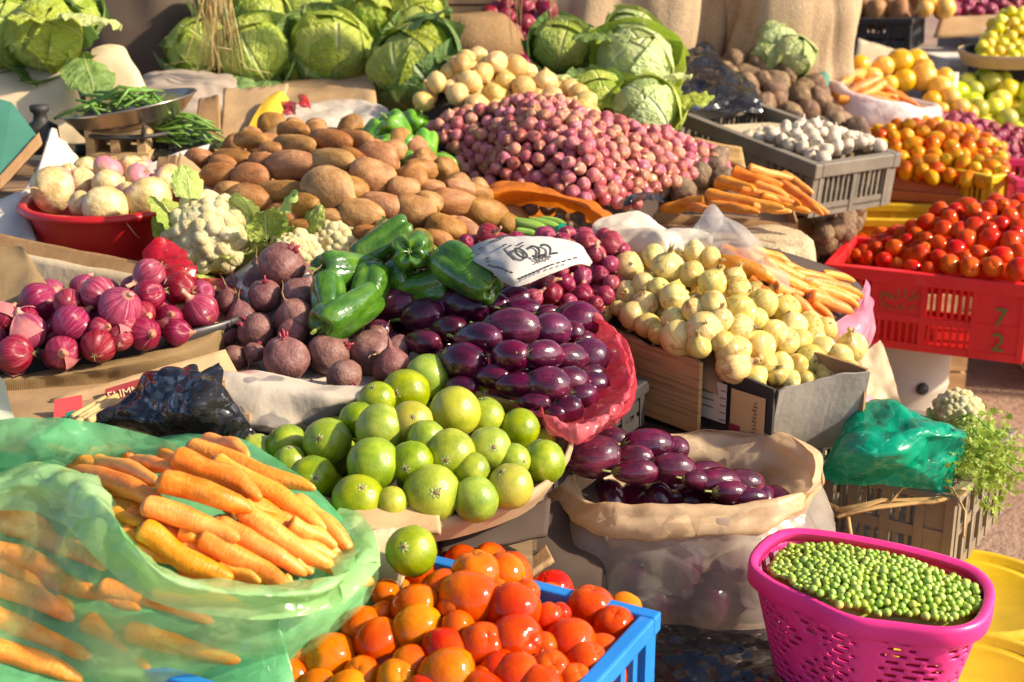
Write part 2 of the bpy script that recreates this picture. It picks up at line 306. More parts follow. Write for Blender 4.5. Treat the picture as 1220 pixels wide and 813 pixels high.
def m_curd():
    g = Mt('cauliflower_curd', .6, .3); f = g.noise(g.co(), 22, 4, .7); f2 = g.noise(g.co(), 2.5, 3); c = g.ramp(f2, [(.3, (.70, .54, .22)), (.55, (.84, .73, .40)), (.8, (.88, .81, .54))]); c = g.mix(g.ramp(f, [(.35, (.35, .35, .35)), (.55, (0, 0, 0))]), c, (.52, .38, .14)); g.col(c)
    g.bump(f, .6, .03); g.b.inputs['Subsurface Weight'].default_value = .15; g.b.inputs['Subsurface Scale'].default_value = .02; return g.done()
M_CURD = m_curd()
# ------------------------------------------------------------------ produce: shapes (variants share meshes)
def bumpy(amp, f, sd, asym=(0, 0)):
    def d(v):
        k = 1 + amp * nz3(v, f, sd) + amp * .4 * nz3(v, f * 2.5, sd + 9)
        return Vector((v.x * k + asym[0] * v.z * v.z, v.y * k + asym[1] * v.z, v.z * k))
    return d
def sphere_prof(k=14, pw=1.0, zs=1.0):
    return [(abs(math.sin(math.pi * i / k)) ** pw, -math.cos(math.pi * i / k) * zs) for i in range(k + 1)]
def curl_tube(pts, r, mat, name): return MB().tube(pts, r, 5).mesh(name, mat, True)
def hair(n, base, ln, r, mat, name, seed):
    rr = random.Random(seed); b = MB()
    for i in range(n):
        a = rr.uniform(0, 6.28); d = Vector((math.cos(a) * rr.uniform(.2, 1.1), math.sin(a) * rr.uniform(.2, 1.1), -1)).normalized(); L = ln * rr.uniform(.5, 1.2)
        p0 = Vector((0, 0, base)) + Vector((d.x, d.y, 0)) * .06; b.tube([p0, p0 + d * L * .5, p0 + d * L + Vector((rr.uniform(-1, 1), rr.uniform(-1, 1), .3)) * L * .35], [r, r * .8, r * .3], 4)
    return b.mesh(name, mat, True)
KINDS = {}
def kind(name, variants): KINDS[name] = variants
def onion_mesh(nm, mat, sd, neck, seg=26, k=18, squash=1.0):
    pr = [(0, -.9), (.2, -.9), (.62, -.72), (.97, -.2), (.98, .2), (.72, .64), (.34, .9), (.15, 1.06 + neck * .3), (.13, 1.15 + neck), (.02, 1.2 + neck)]
    rr = random.Random(sd); bx, by = rr.uniform(-.25, .25), rr.uniform(-.25, .25)
    def d(v):
        k_ = 1 + .07 * nz3(v, .9, sd) + .015 * NZ(Vector((math.atan2(v.y, v.x) * 4, v.z * .6, sd)));
        if v.z > .95: k_ *= 1 + .5 * nz3(v, 3.0, sd)
        t = max(0, v.z - .8); return Vector((v.x * k_ + bx * t, v.y * k_ + by * t, v.z * squash * (1 + .05 * nz3(v, .7, sd + 2))))
    return lathe(nm, pr, seg, mat, k, d)
def peel_mesh(sd, mat):
    rr = random.Random(sd); V = []; F = []; nu, nv = 9, 8; a0 = rr.uniform(0, 6.28); sp = rr.uniform(.5, .9)
    for j in range(nv):
        t = j / (nv - 1); z = -.3 + 1.3 * t; r = math.sqrt(max(.04, 1 - min(.97, abs(z)) ** 2)) * 1.035
        for i in range(nu):
            u = i / (nu - 1) - .5; wv = sp * (1 - .5 * t) * (1 + .35 * nz3((u * 3, t * 3, sd), 1, 1)); a = a0 + u * wv * 2; lift = .10 * (abs(u) * 2) ** 3 + .05 * (1 - t) ** 3 + .03 * nz3((u * 5, t * 5, sd), 1, 3)
            V.append(Vector(((r + lift) * math.cos(a), (r + lift) * math.sin(a), z * 1.02)))
    F = [(j * nu + i, j * nu + i + 1, (j + 1) * nu + i + 1, (j + 1) * nu + i) for j in range(nv - 1) for i in range(nu - 1)]
    return me('loose_skin', V, F, mat)
kind('red_onion', [(onion_mesh('red_onion', M_RED, s, n), [('root_tuft', hair(9, -.86, .35, .03, M_DRY, 'root_tuft', s))] + ([('loose_skin', peel_mesh(s, M_PEEL))] if s % 2 else [])) for s, n in ((1, .15), (2, .5), (3, .3), (4, .08), (5, .7))])
kind('shallot', [(onion_mesh('shallot', M_SHAL, s + 20, n, 14, 11), []) for s, n in ((1, .1), (2, .35), (3, .05), (4, .2))])
kind('small_red_onion', [(onion_mesh('small_red_onion', M_RED, s + 30, n, 18, 12), [('root_tuft', hair(6, -.86, .3, .035, M_DRY, 'root_tuft', s))]) for s, n in ((1, .2), (2, .45), (3, .1))])
def wneck(s):
    rr = random.Random(s); b = MB()
    for i in range(6):
        a = i * 1.05; b.tube([(math.cos(a) * .12, math.sin(a) * .12, .98), (math.cos(a) * .10, math.sin(a) * .10, 1.18), (math.cos(a) * rr.uniform(.1, .3), math.sin(a) * rr.uniform(.1, .3), 1.18 + rr.uniform(.12, .4))], [.07, .06, .02], 5)
    return b.mesh('neck', M_NECKW, True)
kind('white_onion', [(onion_mesh('white_onion', M_WHT, s + 40, n, 24, 16, q), [('neck', wneck(s)), ('root_tuft', hair(8, -.86, .22, .04, M_DRY, 'root_tuft', s))]) for s, n, q in ((1, .05, 1), (2, .2, 1.05), (3, 0, .9), (4, .1, .95))])
kind('yellow_onion', [(onion_mesh('yellow_onion', M_YEL, s + 50, n, 16, 12, .92), []) for s, n in ((1, 0), (2, .12), (3, .03))])
kind('garlic_bulb', [(onion_mesh('garlic_bulb', M_GARL, s + 55, n, 14, 10, .85), []) for s, n in ((1, .3), (2, .6), (3, .1))])
def tom_mesh(nm, mat, sd, zs, seg=24):
    def d(v):
        a = math.atan2(v.y, v.x); dip = .16 * math.exp(-((v.x ** 2 + v.y ** 2) / .06)) if v.z > 0 else .03 * math.exp(-((v.x ** 2 + v.y ** 2) / .03))
        k = 1 + .018 * math.cos(a * 4 + sd) * (1 if v.z > 0 else .5) + .035 * nz3(v, .8, sd); return Vector((v.x * k, v.y * k, (v.z - math.copysign(dip, v.z)) * k * zs))
    return lathe(nm, sphere_prof(16, .92), seg, mat, None, d)
def star(nm, mat, z, r, n, th=.02, curl=.1, stem=0, sr=.06):
    b = MB()
    for i in range(n):
        a = 6.2832 * i / n; c, s = math.cos(a), math.sin(a); p = Vector((-s, c, 0))
        V = [Vector((0, 0, z)), Vector((c, s, 0)) * r * .5 + p * r * .2 + Vector((0, 0, z + curl * .1)), Vector((c, s, 0)) * r + Vector((0, 0, z - curl)), Vector((c, s, 0)) * r * .5 - p * r * .2 + Vector((0, 0, z + curl * .1))]
        b.add(V, [(0, 1, 2, 3)]); b.add([v - Vector((0, 0, th)) for v in V], [(3, 2, 1, 0)])
    if stem: b.tube([(0, 0, z - .02), (0, 0, z + stem * .6), (stem * .3, 0, z + stem)], [sr, sr * .8, sr * .9], 6)
    return b.mesh(nm, mat, False)
def disc(nm, mat, z, r): return lathe(nm, [(0, z - .02), (r, z - .02), (r * .8, z + .012), (r * .3, z - .005), (0, z + .01)], 9, mat)
def tomkind(n, mat, vs, seg=24, parts=True): kind(n, [(tom_mesh(n, mat, s, zs, seg), [('stem_scar', disc('stem_scar', M_BROWN if s % 2 else M_STEM, .84 * zs, .13))] if parts else []) for s, zs in vs])
tomkind('plum_tomato', M_TOM, ((1, 1.12), (2, 1.0), (3, 1.22), (4, .95))); tomkind('orange_tomato', M_TOMO, ((5, 1.08), (6, 1.0), (7, 1.15)))
tomkind('red_tomato', M_TOMR, ((1, 1.15), (2, 1.25), (3, 1.05)), 18); tomkind('cherry_tomato', M_CHER, ((1, 1.15), (2, 1.3), (3, 1.0)), 14, False)
def round_kind(n, mat, sds, seg, amp, part=None, zs=1.0):
    def rib(sd):
        bb = bumpy(amp, .9, sd)
        def d(v):
            v = bb(v); a = math.atan2(v.y, v.x); k = 1 + .012 * math.cos(a * 9 + sd) * (1 - abs(v.z)) ; return Vector((v.x * k, v.y * k, v.z * zs))
        return d
    kind(n, [(lathe(n, sphere_prof(14), seg, mat, None, rib(s)), part(s) if part else []) for s in sds])
def lime_parts(s): return [('stem_scar', star('stem_scar', M_CABP, .985, .26, 7, .015, .035)), ('stem_button', disc('stem_button', M_BROWN, 1.0, .09))]
round_kind('lime', M_LIME, (1, 2, 3, 4), 26, .05, lime_parts, .97); round_kind('yellowing_lime', M_LIMEY, (5, 6), 26, .05, lime_parts)
round_kind('citrus_fruit', M_CIT, (1, 2, 3), 16, .05); round_kind('orange', M_ORA, (1, 2), 16, .04); round_kind('kumquat', M_KUM, (1, 2), 12, .05)
def egg_mesh(sd, zs):
    pr = [(0, -1), (.35, -.97), (.72, -.78), (.96, -.35), (1, .0), (.88, .45), (.62, .82), (.34, 1.0), (0, 1.05)]
    rr = random.Random(sd); c = rr.uniform(-.12, .12); b = bumpy(.05, .8, sd)
    def d(v): v = b(v); return Vector((v.x + c * v.z * v.z, v.y, v.z))
    return lathe('eggplant', pr, 26, M_EGG, 18, d)
def calyx(s):
    rr = random.Random(s); n = 22; V = []; F = []
    prof = [(.03, 1.12), (.2, 1.09), (.38, 1.01), (.56, .88)]
    for j, (r, z) in enumerate(prof):
        for i in range(n):
            a = 6.2832 * i / n; k = .8 if j < 3 else (1.1 if i % 4 == 0 else .62 if i % 4 == 2 else 1); zz = z - (.22 if (j == 3 and i % 4 == 0) else 0); V.append(Vector((r * k * 1.02 * math.cos(a), r * k * 1.02 * math.sin(a), zz + .02)))
    F = [(j * n + i, j * n + (i + 1) % n, (j + 1) * n + (i + 1) % n, (j + 1) * n + i) for j in range(3) for i in range(n)]
    return me('calyx', V, F, M_CALYX)
kind('eggplant', [(egg_mesh(s, 1), [('calyx', calyx(s)), ('stem', MB().tube([(0, 0, 1.05), (.02, 0, 1.3), (.12, .04, 1.55)], [.12, .09, .11], 7).mesh('stem', M_STEM, True)), ('blossom_scar', disc('blossom_scar', M_BROWN, 0, .07))]) for s in (1, 2, 3)])
for v in KINDS['eggplant']:
    v[1][2][1].transform(Matrix.Translation((0, 0, -1.0)))
def pot_mesh(nm, mat, sd, amp=.12, seg=20):
    rr = random.Random(sd); c = rr.uniform(-.15, .15); b = bumpy(amp, .9, sd)
    def d(v):
        v = b(v); k = 1 - .04 * max(0, nz3(v, 3.2, sd + 4)) ; return Vector((v.x * k + c * v.z * v.z, v.y * k * .94, v.z))
    return lathe(nm, sphere_prof(14, .86), seg, mat, None, d)
kind('potato', [(pot_mesh('potato', M_POT, s, .14), []) for s in (1, 2, 3, 4)]); kind('muddy_potato', [(pot_mesh('muddy_potato', M_POTD, s, .2, 14), []) for s in (5, 6, 7)])
def beet_mesh(nm, mat, sd, tail, seg=22):
    pr = [(0, -1.25 - tail), (.05, -1.15 - tail * .6), (.16, -1.05), (.5, -.82), (.9, -.35), (1, .1), (.82, .55), (.45, .82), (.22, .9), (0, .92)]
    return lathe(nm, pr, seg, mat, 18, bumpy(.13, 1.0, sd))
def stalks(s, mat, n=7, ln=.45, z=.82, nm='stem_stub'):
    rr = random.Random(s); b = MB()
    for i in range(n):
        a = rr.uniform(0, 6.28); q = rr.uniform(.05, .22); b.tube([(math.cos(a) * q, math.sin(a) * q, z), (math.cos(a) * q * 1.5, math.sin(a) * q * 1.5, z + ln * rr.uniform(.3, 1))], [.07, .05], 5)
    return b.mesh(nm, mat, True)
def tail(s, z0, ln, mat, r=.05):
    rr = random.Random(s); p = Vector((0, 0, z0)); P = [p]; d = Vector((rr.uniform(-.5, .5), rr.uniform(-.5, .5), -1))
    for i in range(6): d = (d + Vector((rr.uniform(-1, 1), rr.uniform(-1, 1), rr.uniform(-.3, .5))) * .4).normalized(); p = p + d * ln / 6; P.append(p)
    return MB().tube(P, [r * (1 - i / 7.5) for i in range(7)], 5).mesh('root', mat, True)
kind('beetroot', [(beet_mesh('beetroot', M_BEET, s, t), [('stem_stub', stalks(s, M_BEETST)), ('root', tail(s, -1.25 - t * .9, .9, M_DRY))]) for s, t in ((1, .0), (2, .25), (3, .1), (4, .5))])
kind('brown_beet', [(beet_mesh('brown_beet', M_BEETB, s, 0, 14), [('stem_stub', stalks(s, M_BROWN, 4, .3))]) for s in (1, 2)])
kind('turnip', [(lathe('turnip', [(0, -.95), (.08, -.93), (.3, -.83), (.75, -.55), (1, -.05), (.93, .35), (.6, .66), (.25, .74), (0, .72)], 24, M_TURN, 17, bumpy(.09, .9, s)), [('root', tail(s + 3, -.9, 1.5, M_DRY, .045)), ('leaf_stub', stalks(s, M_DRY, 6, .3, .68, 'leaf_stub'))]) for s in (1, 2, 3)])
def car_mesh(sd, seg=16):
    rr = random.Random(sd); bx, by = rr.uniform(-1, 1), rr.uniform(-1, 1); pr = [(0, -.02), (.55, -.012), (.88, .015), (1, .06), (1, .22), (.96, .45), (.86, .68), (.68, .86), (.42, .96), (.2, .99), (0, 1.0)]
    def d(v):
        k = 1 + .16 * nz3((v.x * .5, v.y * .5, v.z * 5), 1, sd) + .03 * NZ(Vector((v.x * 1.5, v.y * 1.5, v.z * 22 + sd * 5))); t = math.sin(v.z * 3.14)
        return Vector((v.x * k + bx * .6 * t + .6 * NZ(Vector((v.z * 2.5, sd * 3.3, 0))), v.y * k + by * .45 * t, v.z))
    return lathe('carrot', pr, seg, M_CAR, 26, d)
kind('carrot', [(car_mesh(s), [('crown', lathe('crown', [(0, -.03), (.36, -.03), (.52, -.014), (.4, .0), (0, .0)], 9, M_BROWN))]) for s in (1, 2, 3, 4)])
def pep_mesh(sd, mat, lobes, ln):
    pr = [(0, -.86), (.25, -.94), (.52, -1.0), (.76, -.92), (.88, -.62), (.95, -.1), (1, .4), (.96, .76), (.70, .97), (.3, .90), (0, .80)]
    def d(v):
        a = math.atan2(v.y, v.x) + .25 * v.z; t = .15 + .12 * max(0, -v.z); k = 1 - t * (1 - abs(math.cos(a * lobes / 2 + sd))) ** 1.5 * 1.4 + .05 * nz3(v, .8, sd)
        return Vector((v.x * k, v.y * k, v.z * ln * (1 + .05 * math.cos(a * lobes + sd))))
    return lathe('green_pepper', pr, 36, mat, 22, d)
def pepkind(n, mat, vs): kind(n, [(pep_mesh(s, mat, l, ln), [('calyx', star('calyx', M_STEM, .84 * ln, .3, 6, .03, .02, .45, .1)), ('blossom_scar', star('blossom_scar', M_CABP, -.96 * ln, .14, 5, .02, 0))]) for s, l, ln in vs])
pepkind('green_pepper', M_PEP, ((1, 4, 1.0), (2, 3, 1.0), (3, 4, 1.0))); pepkind('bright_pepper', M_PEPB, ((1, 4, 1.0), (2, 3, 1.0)))
def leaf_mesh(nm, mat, f, nu=15, nv=14, th=0):
    V = [f(i / (nu - 1) * 2 - 1, j / (nv - 1)) for j in range(nv) for i in range(nu)]; uv = [(i / (nu - 1), j / (nv - 1)) for j in range(nv) for i in range(nu)]
    F = [(j * nu + i, j * nu + i + 1, (j + 1) * nu + i + 1, (j + 1) * nu + i) for j in range(nv - 1) for i in range(nu - 1)]
    return me(nm, V, F, mat, uv=uv)
def wrap_leaf(sd, layer, az, mat, flare=0, reach=1.0, wide=1.0):
    def f(u, v):
        th = (-.45 + 1.9 * v * reach) * 1.0; w = wide * (1.25 * math.sin(min(1, .18 + v * 1.0) * 3.14 * .62)) * (1 - .12 * v)
        a = az + u * w * .9; el = -1.45 + (v * reach) * 3.05; el_c = el
        rr = 1 + layer * .045 + .09 * (u * u) * (.4 + v) + .06 * nz3((u * 2, v * 2, sd), 1, sd) + .035 * abs(u) * math.sin(v * 17 + sd + u * 3) + flare * (v ** 2.2) * .55 + .05 * max(0, abs(u) - .7) + .02 * math.exp(-(u / .09) ** 2)
        # wrapped around the head: meridian az, leaning sideways with u
        c = Vector((math.cos(el_c), 0, math.sin(el_c))) ; side = Vector((0, 1, 0)); p = (c * math.cos(u * w) + side * math.sin(u * w)) * rr
        if flare: p.z -= flare * v ** 3 * .45
        return Matrix.Rotation(az, 3, 'Z') @ p
    return leaf_mesh('leaf', mat, f)
def cabbage_variant(sd, mat_in, mat_out, nout=4):
    rr = random.Random(sd); head = lathe('cabbage', sphere_prof(14), 22, mat_in, None, bumpy(.05, 1.2, sd)); head.uv_layers.new(name='UVMap'); parts = []
    for i in range(8): parts.append(('leaf', wrap_leaf(sd * 10 + i, .5 + i * .5, rr.uniform(0, 6.28) if i else 0, mat_in, 0, rr.uniform(.78, 1.0), rr.uniform(.75, 1.05))))
    a0 = rr.uniform(0, 6.28)
    for i in range(nout): parts.append(('outer_leaf', wrap_leaf(sd * 10 + 20 + i, 3.2, a0 + i * 6.28 / max(1, nout) + rr.uniform(-.4, .4), mat_out, rr.uniform(.45, 1.3), rr.uniform(.55, .75), rr.uniform(.8, 1.0))))
    return (head, parts)
kind('cabbage', [cabbage_variant(1, M_CAB, M_CABO), cabbage_variant(2, M_CAB, M_CABO, 3), cabbage_variant(3, M_CAB, M_CABO, 5)])
kind('pale_cabbage', [cabbage_variant(4, M_CABP, M_CAB, 5), cabbage_variant(5, M_CABP, M_CAB, 4)]); kind('trimmed_cabbage', [cabbage_variant(6, M_CABP, M_CABP, 0)])
def ruffle_leaf(sd, az, tilt, L, Wd, mat, nm='leaf', curl=.8, base=Vector((0, 0, 0))):
    def f(u, v):
        wv = Wd * math.sin((.12 + .83 * v) * 3.14) ** .7; e = abs(u) ** 2
        x = v * L; zz = math.sin(v * curl * 1.6) * L * .35 - e * wv * .25 + .13 * e * math.sin(v * 22 + sd * 3 + u * 2) * Wd + .06 * nz3((u * 2, v * 3, sd), 1.3, sd) - .02 * math.exp(-(u / .1) ** 2)
        p = Vector((x * math.cos(tilt) - zz * math.sin(tilt), u * wv, x * math.sin(tilt) + zz * math.cos(tilt))); return base + Matrix.Rotation(az, 3, 'Z') @ p
    return leaf_mesh(nm, mat, f)
def curd_mesh(sd, nfl=95):
    rr = random.Random(sd); bm = bmesh.new(); pts = []
    for i in range(nfl):
        t = (i + .5) / nfl; z = 1 - 1.25 * t; r = math.sqrt(max(0, 1 - z * z)); a = i * 2.39996 + rr.uniform(-.3, .3); k = 1 + .12 * nz3((math.cos(a) * r, math.sin(a) * r, z), 1.4, sd)
        pts.append((Vector((math.cos(a) * r, math.sin(a) * r, z * .92)) * .88 * k, rr.uniform(.13, .23)))
    V = []; F = []
    for c, s in pts:
        b = bmesh.new(); bmesh.ops.create_icosphere(b, subdivisions=2, radius=s); o = len(V)
        for v in b.verts: q = v.co * (1 + .22 * nz3(v.co + c, 11, sd)); V.append(c + q)
        F += [[o + v.index for v in f.verts] for f in b.faces]; b.free()
    b = bmesh.new(); bmesh.ops.create_uvsphere(b, u_segments=14, v_segments=10, radius=.9); o = len(V); V += [v.co.copy() for v in b.verts]; F += [[o + v.index for v in f.verts] for f in b.faces]; b.free()
    return me('curd', V, F, M_CURD)
def cauli(sd, nleaf=9, up=.9):
    rr = random.Random(sd); ps = []
    for i in range(nleaf): ps.append(('leaf', ruffle_leaf(sd * 20 + i, 6.28 * i / nleaf + rr.uniform(-.2, .2), rr.uniform(.5, 1.0) * up, rr.uniform(1.0, 1.35), rr.uniform(.32, .5), M_CAUL, curl=rr.uniform(.6, 1.2), base=Vector((0, 0, -.8)) + Matrix.Rotation(6.28 * i / nleaf, 3, 'Z') @ Vector((.5, 0, 0)))))
    return (curd_mesh(sd), ps)
kind('cauliflower', [cauli(1), cauli(2), cauli(3, 11, 1.1)])
PEA = lathe('pea', sphere_prof(7), 10, None); M_PEA = m_lime('pea_skin', [(.3, (.22, .36, .03)), (.5, (.34, .48, .06)), (.75, (.48, .58, .12))], .04); PEA.materials.append(M_PEA); kind('pea', [(PEA, [])])
def cuc_mesh(sd):
    return lathe('courgette', [(0, -1), (.5, -.97), (.85, -.8), (1, -.4), (.97, .2), (.8, .6), (.5, .85), (.32, .95), (.3, 1.0), (0, 1.0)], 14, M_COURG, 18, lambda v: Vector((v.x * (1 + .03 * math.cos(math.atan2(v.y, v.x) * 7)) + .35 * v.z * v.z, v.y * (1 + .03 * math.cos(math.atan2(v.y, v.x) * 7)), v.z)))
def m_courg():
    g = Mt('courgette_skin', .3, .5); f = g.noise(g.mer(5, .3), 2.0, 3); g.col(g.ramp(f, [(.38, (.10, .26, .02)), (.5, (.24, .42, .05)), (.65, (.46, .58, .14))])); return g.done()
M_COURG = m_courg(); kind('courgette', [(cuc_mesh(1), []), (cuc_mesh(2), [])])
# ------------------------------------------------------------------ placing produce
ALL = {}
def place(kd, name, loc, rot, scale, label, cat, group=None, var=None, parts=True, kp=None):
    vs = KINDS[kd]; m, ps = vs[random.randrange(len(vs)) if var is None else var % len(vs)]
    o = bpy.data.objects.new(name, m); COL.objects.link(o)
    sc = scale if isinstance(scale, (tuple, list)) else (scale,) * 3
    o.matrix_world = Matrix.LocRotScale(Vector(loc), rot, Vector(sc)); tag(o, label, cat, group)
    if parts:
        for nm, pm in ps:
            c = bpy.data.objects.new(nm, pm); COL.objects.link(c); c.parent = o
    return o
def rrot(tilt=3.14, rng=random):
    "random spin, z axis up to tilt away from vertical"
    a = rng.uniform(0, 6.283); t = rng.uniform(0, 1) ** .7 * tilt
    return (Matrix.Rotation(a, 3, 'Z') @ Matrix.Rotation(t, 3, 'X') @ Matrix.Rotation(rng.uniform(0, 6.283), 3, 'Z')).to_quaternion()
class Surf:
    "smooth heap surface through world points given as (px, py, z)"
    def __init__(s, ctrl, pts=None):
        P = [W(*c) for c in ctrl] if pts is None else pts; s.P = np.array([list(p) for p in P]); n = len(P)
        if n < 5:
            A = np.c_[s.P[:, :2], np.ones(n)]; s.pl = np.linalg.lstsq(A, s.P[:, 2], rcond=None)[0]; s.wt = None; return
        D = np.linalg.norm(s.P[:, None, :2] - s.P[None, :, :2], axis=2); K = np.where(D > 0, D * D * np.log(D + 1e-12), 0) + np.eye(n) * 2e-4
        Pm = np.c_[np.ones(n), s.P[:, :2]]; A = np.zeros((n + 3, n + 3)); A[:n, :n] = K; A[:n, n:] = Pm; A[n:, :n] = Pm.T
        s.wt = np.linalg.solve(A, np.r_[s.P[:, 2], 0, 0, 0])
    def z(s, x, y):
        if s.wt is None: return s.pl[0] * x + s.pl[1] * y + s.pl[2]
        d = np.hypot(s.P[:, 0] - x, s.P[:, 1] - y); k = np.where(d > 0, d * d * np.log(d + 1e-12), 0)
        return float(k @ s.wt[:-3] + s.wt[-3] + s.wt[-2] * x + s.wt[-1] * y)
    def hit(s, px, py, off=0):
        d = ray(px, py); ym = s.P[:, 1].mean(); lo = max(.5, s.P[:, 1].min() - .25) / d.y; hi = (s.P[:, 1].max() + .5) / d.y; t = lo; st = .012
        while t < hi:
            p = C0 + d * t
            if p.z <= s.z(p.x, p.y) + off:
                a, b = t - st, t
                for _ in range(12):
                    m = (a + b) / 2; q = C0 + d * m
                    if q.z <= s.z(q.x, q.y) + off: b = m
                    else: a = m
                return C0 + d * b
            t += st
        return C0 + d * (ym / d.y)
    def nrm(s, x, y):
        e = .01; return Vector((s.z(x - e, y) - s.z(x + e, y), s.z(x, y - e) - s.z(x, y + e), 2 * e)).normalized()
def inpoly(x, y, P):
    r = False; j = len(P) - 1
    for i in range(len(P)):
        if (P[i][1] > y) != (P[j][1] > y) and x < (P[j][0] - P[i][0]) * (y - P[i][1]) / (P[j][1] - P[i][1] + 1e-12) + P[i][0]: r = not r
        j = i
    return r
def scatter(sf, poly, size, n, off=0, exist=None, k=.86, seed=1, tries=9000, var=.12):
    rng = random.Random(seed); H = [sf.hit(*p, off) for p in poly]; B = [(h.x, h.y) for h in H]; xs = [b[0] for b in B]; ys = [b[1] for b in B]; out = []; g = {}
    def put(p, r): g.setdefault((int(p.x / size), int(p.y / size), int(p.z / size)), []).append((p, r))
    for p, r in (exist or []): put(p, r)
    for _ in range(tries):
        if len(out) >= n: break
        x, y = rng.uniform(min(xs), max(xs)), rng.uniform(min(ys), max(ys))
        if not inpoly(x, y, B): continue
        p = Vector((x, y, sf.z(x, y) + off + rng.uniform(-.1, .1) * size)); r = size / 2 * rng.uniform(1 - var, 1 + var); c = (int(p.x / size), int(p.y / size), int(p.z / size)); ok = True
        for a in (-1, 0, 1):
            for b in (-1, 0, 1):
                for d in (-1, 0, 1):
                    for q, rq in g.get((c[0] + a, c[1] + b, c[2] + d), ()):
                        if (q - p).length < (r + rq) * k: ok = False; break
                    if not ok: break
                if not ok: break
            if not ok: break
        if ok: out.append((p, r)); put(p, r)
    return out
def mound(name, sf, poly, off, mat, parent=None, skirt=.12, nb=48, nr=10, amp=.004):
    "lining or filling just under a heap"
    P = cr([Vector((*p, 0)) for p in poly], nb, True); Bd = [sf.hit(p[0], p[1], -off) for p in P]; c = sum(Bd, Vector()) / nb; G = []
    for j in range(nr + 1):
        t = 1 - j / nr; G.append([Vector((c.x + (b.x - c.x) * t, c.y + (b.y - c.y) * t, 0)) for b in Bd])
    for r in G:
        for v in r: v.z = sf.z(v.x, v.y) - off
    G.insert(0, [Vector((b.x + (b.x - c.x) * .02, b.y + (b.y - c.y) * .02, b.z - skirt)) for b in Bd])
    return grid_ob(name, G, mat, parent, True, amp, 14, 3)
ORD = ['first', 'second', 'third', 'fourth', 'fifth', 'sixth', 'seventh', 'eighth', 'ninth', 'tenth', 'eleventh', 'twelfth', 'thirteenth']
def rows_label(pts, desc, where):
    "label by row (front to back as seen) and place in the row; pts = list of (px, py)"
    n = len(pts); nr = max(1, round(math.sqrt(n * .62))); idx = sorted(range(n), key=lambda i: -pts[i][1]); L = [None] * n
    for r in range(nr):
        ch = sorted(idx[n * r // nr: n * (r + 1) // nr], key=lambda i: pts[i][0])
        rn = 'front row' if r == 0 else 'back row' if r == nr - 1 else ORD[r] + ' row from the front'
        if nr == 1: rn = 'row'
        for q, i in enumerate(ch):
            d = desc[i] if isinstance(desc, (list, tuple)) else desc
            L[i] = f"{d} {where}, {rn}, {'leftmost' if q == 0 and len(ch) > 1 else 'rightmost' if q == len(ch) - 1 and len(ch) > 1 else ORD[min(q, 12)] + ' from the left'}"
    return L
def zc(lst, x0, y0, s, k=2):
    return [(x0 + a[0] / s, y0 + a[1] / s) + tuple((v / s if i < k else v) for i, v in enumerate(a[2:])) for a in lst]
def zs(lst, x0, y0, s, _=5):
    return [(x0 + a[0] / s, y0 + a[1] / s, x0 + a[2] / s, y0 + a[3] / s, a[4] / s) + tuple(a[5:]) for a in lst]
def balls(sf, items, kd, name, cat, desc, where, group, tilt=3.14, seed=3, kinds=None, off=0, labels=None, grow=1.06):
    "items (px, py, r_px[, label])"
    rng = random.Random(seed); ex = []; L = labels or rows_label([(a[0], a[1]) for a in items], desc, where)
    for i, a in enumerate(items):
        p = sf.hit(a[0], a[1], off); r = a[2] / ppm(p) * grow; kk = kinds[i] if kinds else kd
        place(kk, name if not kinds else (name if isinstance(name, str) else name[i]), p, rrot(tilt, rng), r, L[i], cat, group, rng.randrange(9)); ex.append((p, r))
    return ex
def axis_on(sf, p, ang, lim=1.3):
    e = cR * math.cos(R_(ang)) + cU * math.sin(R_(ang)); v = (p - C0).normalized(); n = sf.nrm(p.x, p.y); k = -(n.dot(e)) / (n.dot(v)); k = max(-lim, min(lim, k)); return (e + v * k)
def ovals(sf, items, kd, name, cat, desc, where, group, seed=3, hl=1.0, asp=(1.0, 2.1), labels=None, lim=1.1, lens=1.0, off=0, grow=1.0):
    "items (px, py, length_px, width_px, angle) - z axis of the mesh points along the angle"
    rng = random.Random(seed); ex = []; L = labels or rows_label([(a[0], a[1]) for a in items], desc, where)
    for i, a in enumerate(items):
        p = sf.hit(a[0], a[1], off); s = ppm(p); r = a[3] / 2 / s; ax = axis_on(sf, p, a[4], lim); st = ax.length; ax.normalize()
        r *= grow; h = a[2] / 2 / s * grow; h = max(r * asp[0], min(r * asp[1], math.sqrt(max(1e-9, (h * st) ** 2 - (st * st - 1) * r * r * .5)) * lens))
        q = Vector((0, 0, 1)).rotation_difference(ax) @ Quaternion((0, 0, 1), rng.uniform(0, 6.28))
        place(kd, name, p, q, (r, r, h / hl), L[i], cat, group, rng.randrange(9)); ex.append((p, r))
    return ex
def sticks(sf, items, kd, name, cat, desc, where, group, seed=3, labels=None, offs=None, lift=.0):
    "items (x0, y0, x1, y1, width_px[, lift in radii]) thick end first"
    rng = random.Random(seed); L = labels or rows_label([((a[0] + a[2]) / 2, (a[1] + a[3]) / 2) for a in items], desc, where); ex = []
    for i, a in enumerate(items):
        up = a[5] if len(a) > 5 else 0; p0 = sf.hit(a[0], a[1]); r = a[4] / 2 / ppm(p0); p0 = sf.hit(a[0], a[1], up * r + lift); p1 = sf.hit(a[2], a[3], up * r + lift); d = p1 - p0; ln = d.length
        q = Vector((0, 0, 1)).rotation_difference(d.normalized()) @ Quaternion((0, 0, 1), rng.uniform(0, 6.28))
        place(kd, name, p0, q, (r, r, ln), L[i], cat, group, rng.randrange(9)); ex += [(p0 + d * t, r * .8) for t in (.1, .3, .5, .7)]
    return ex
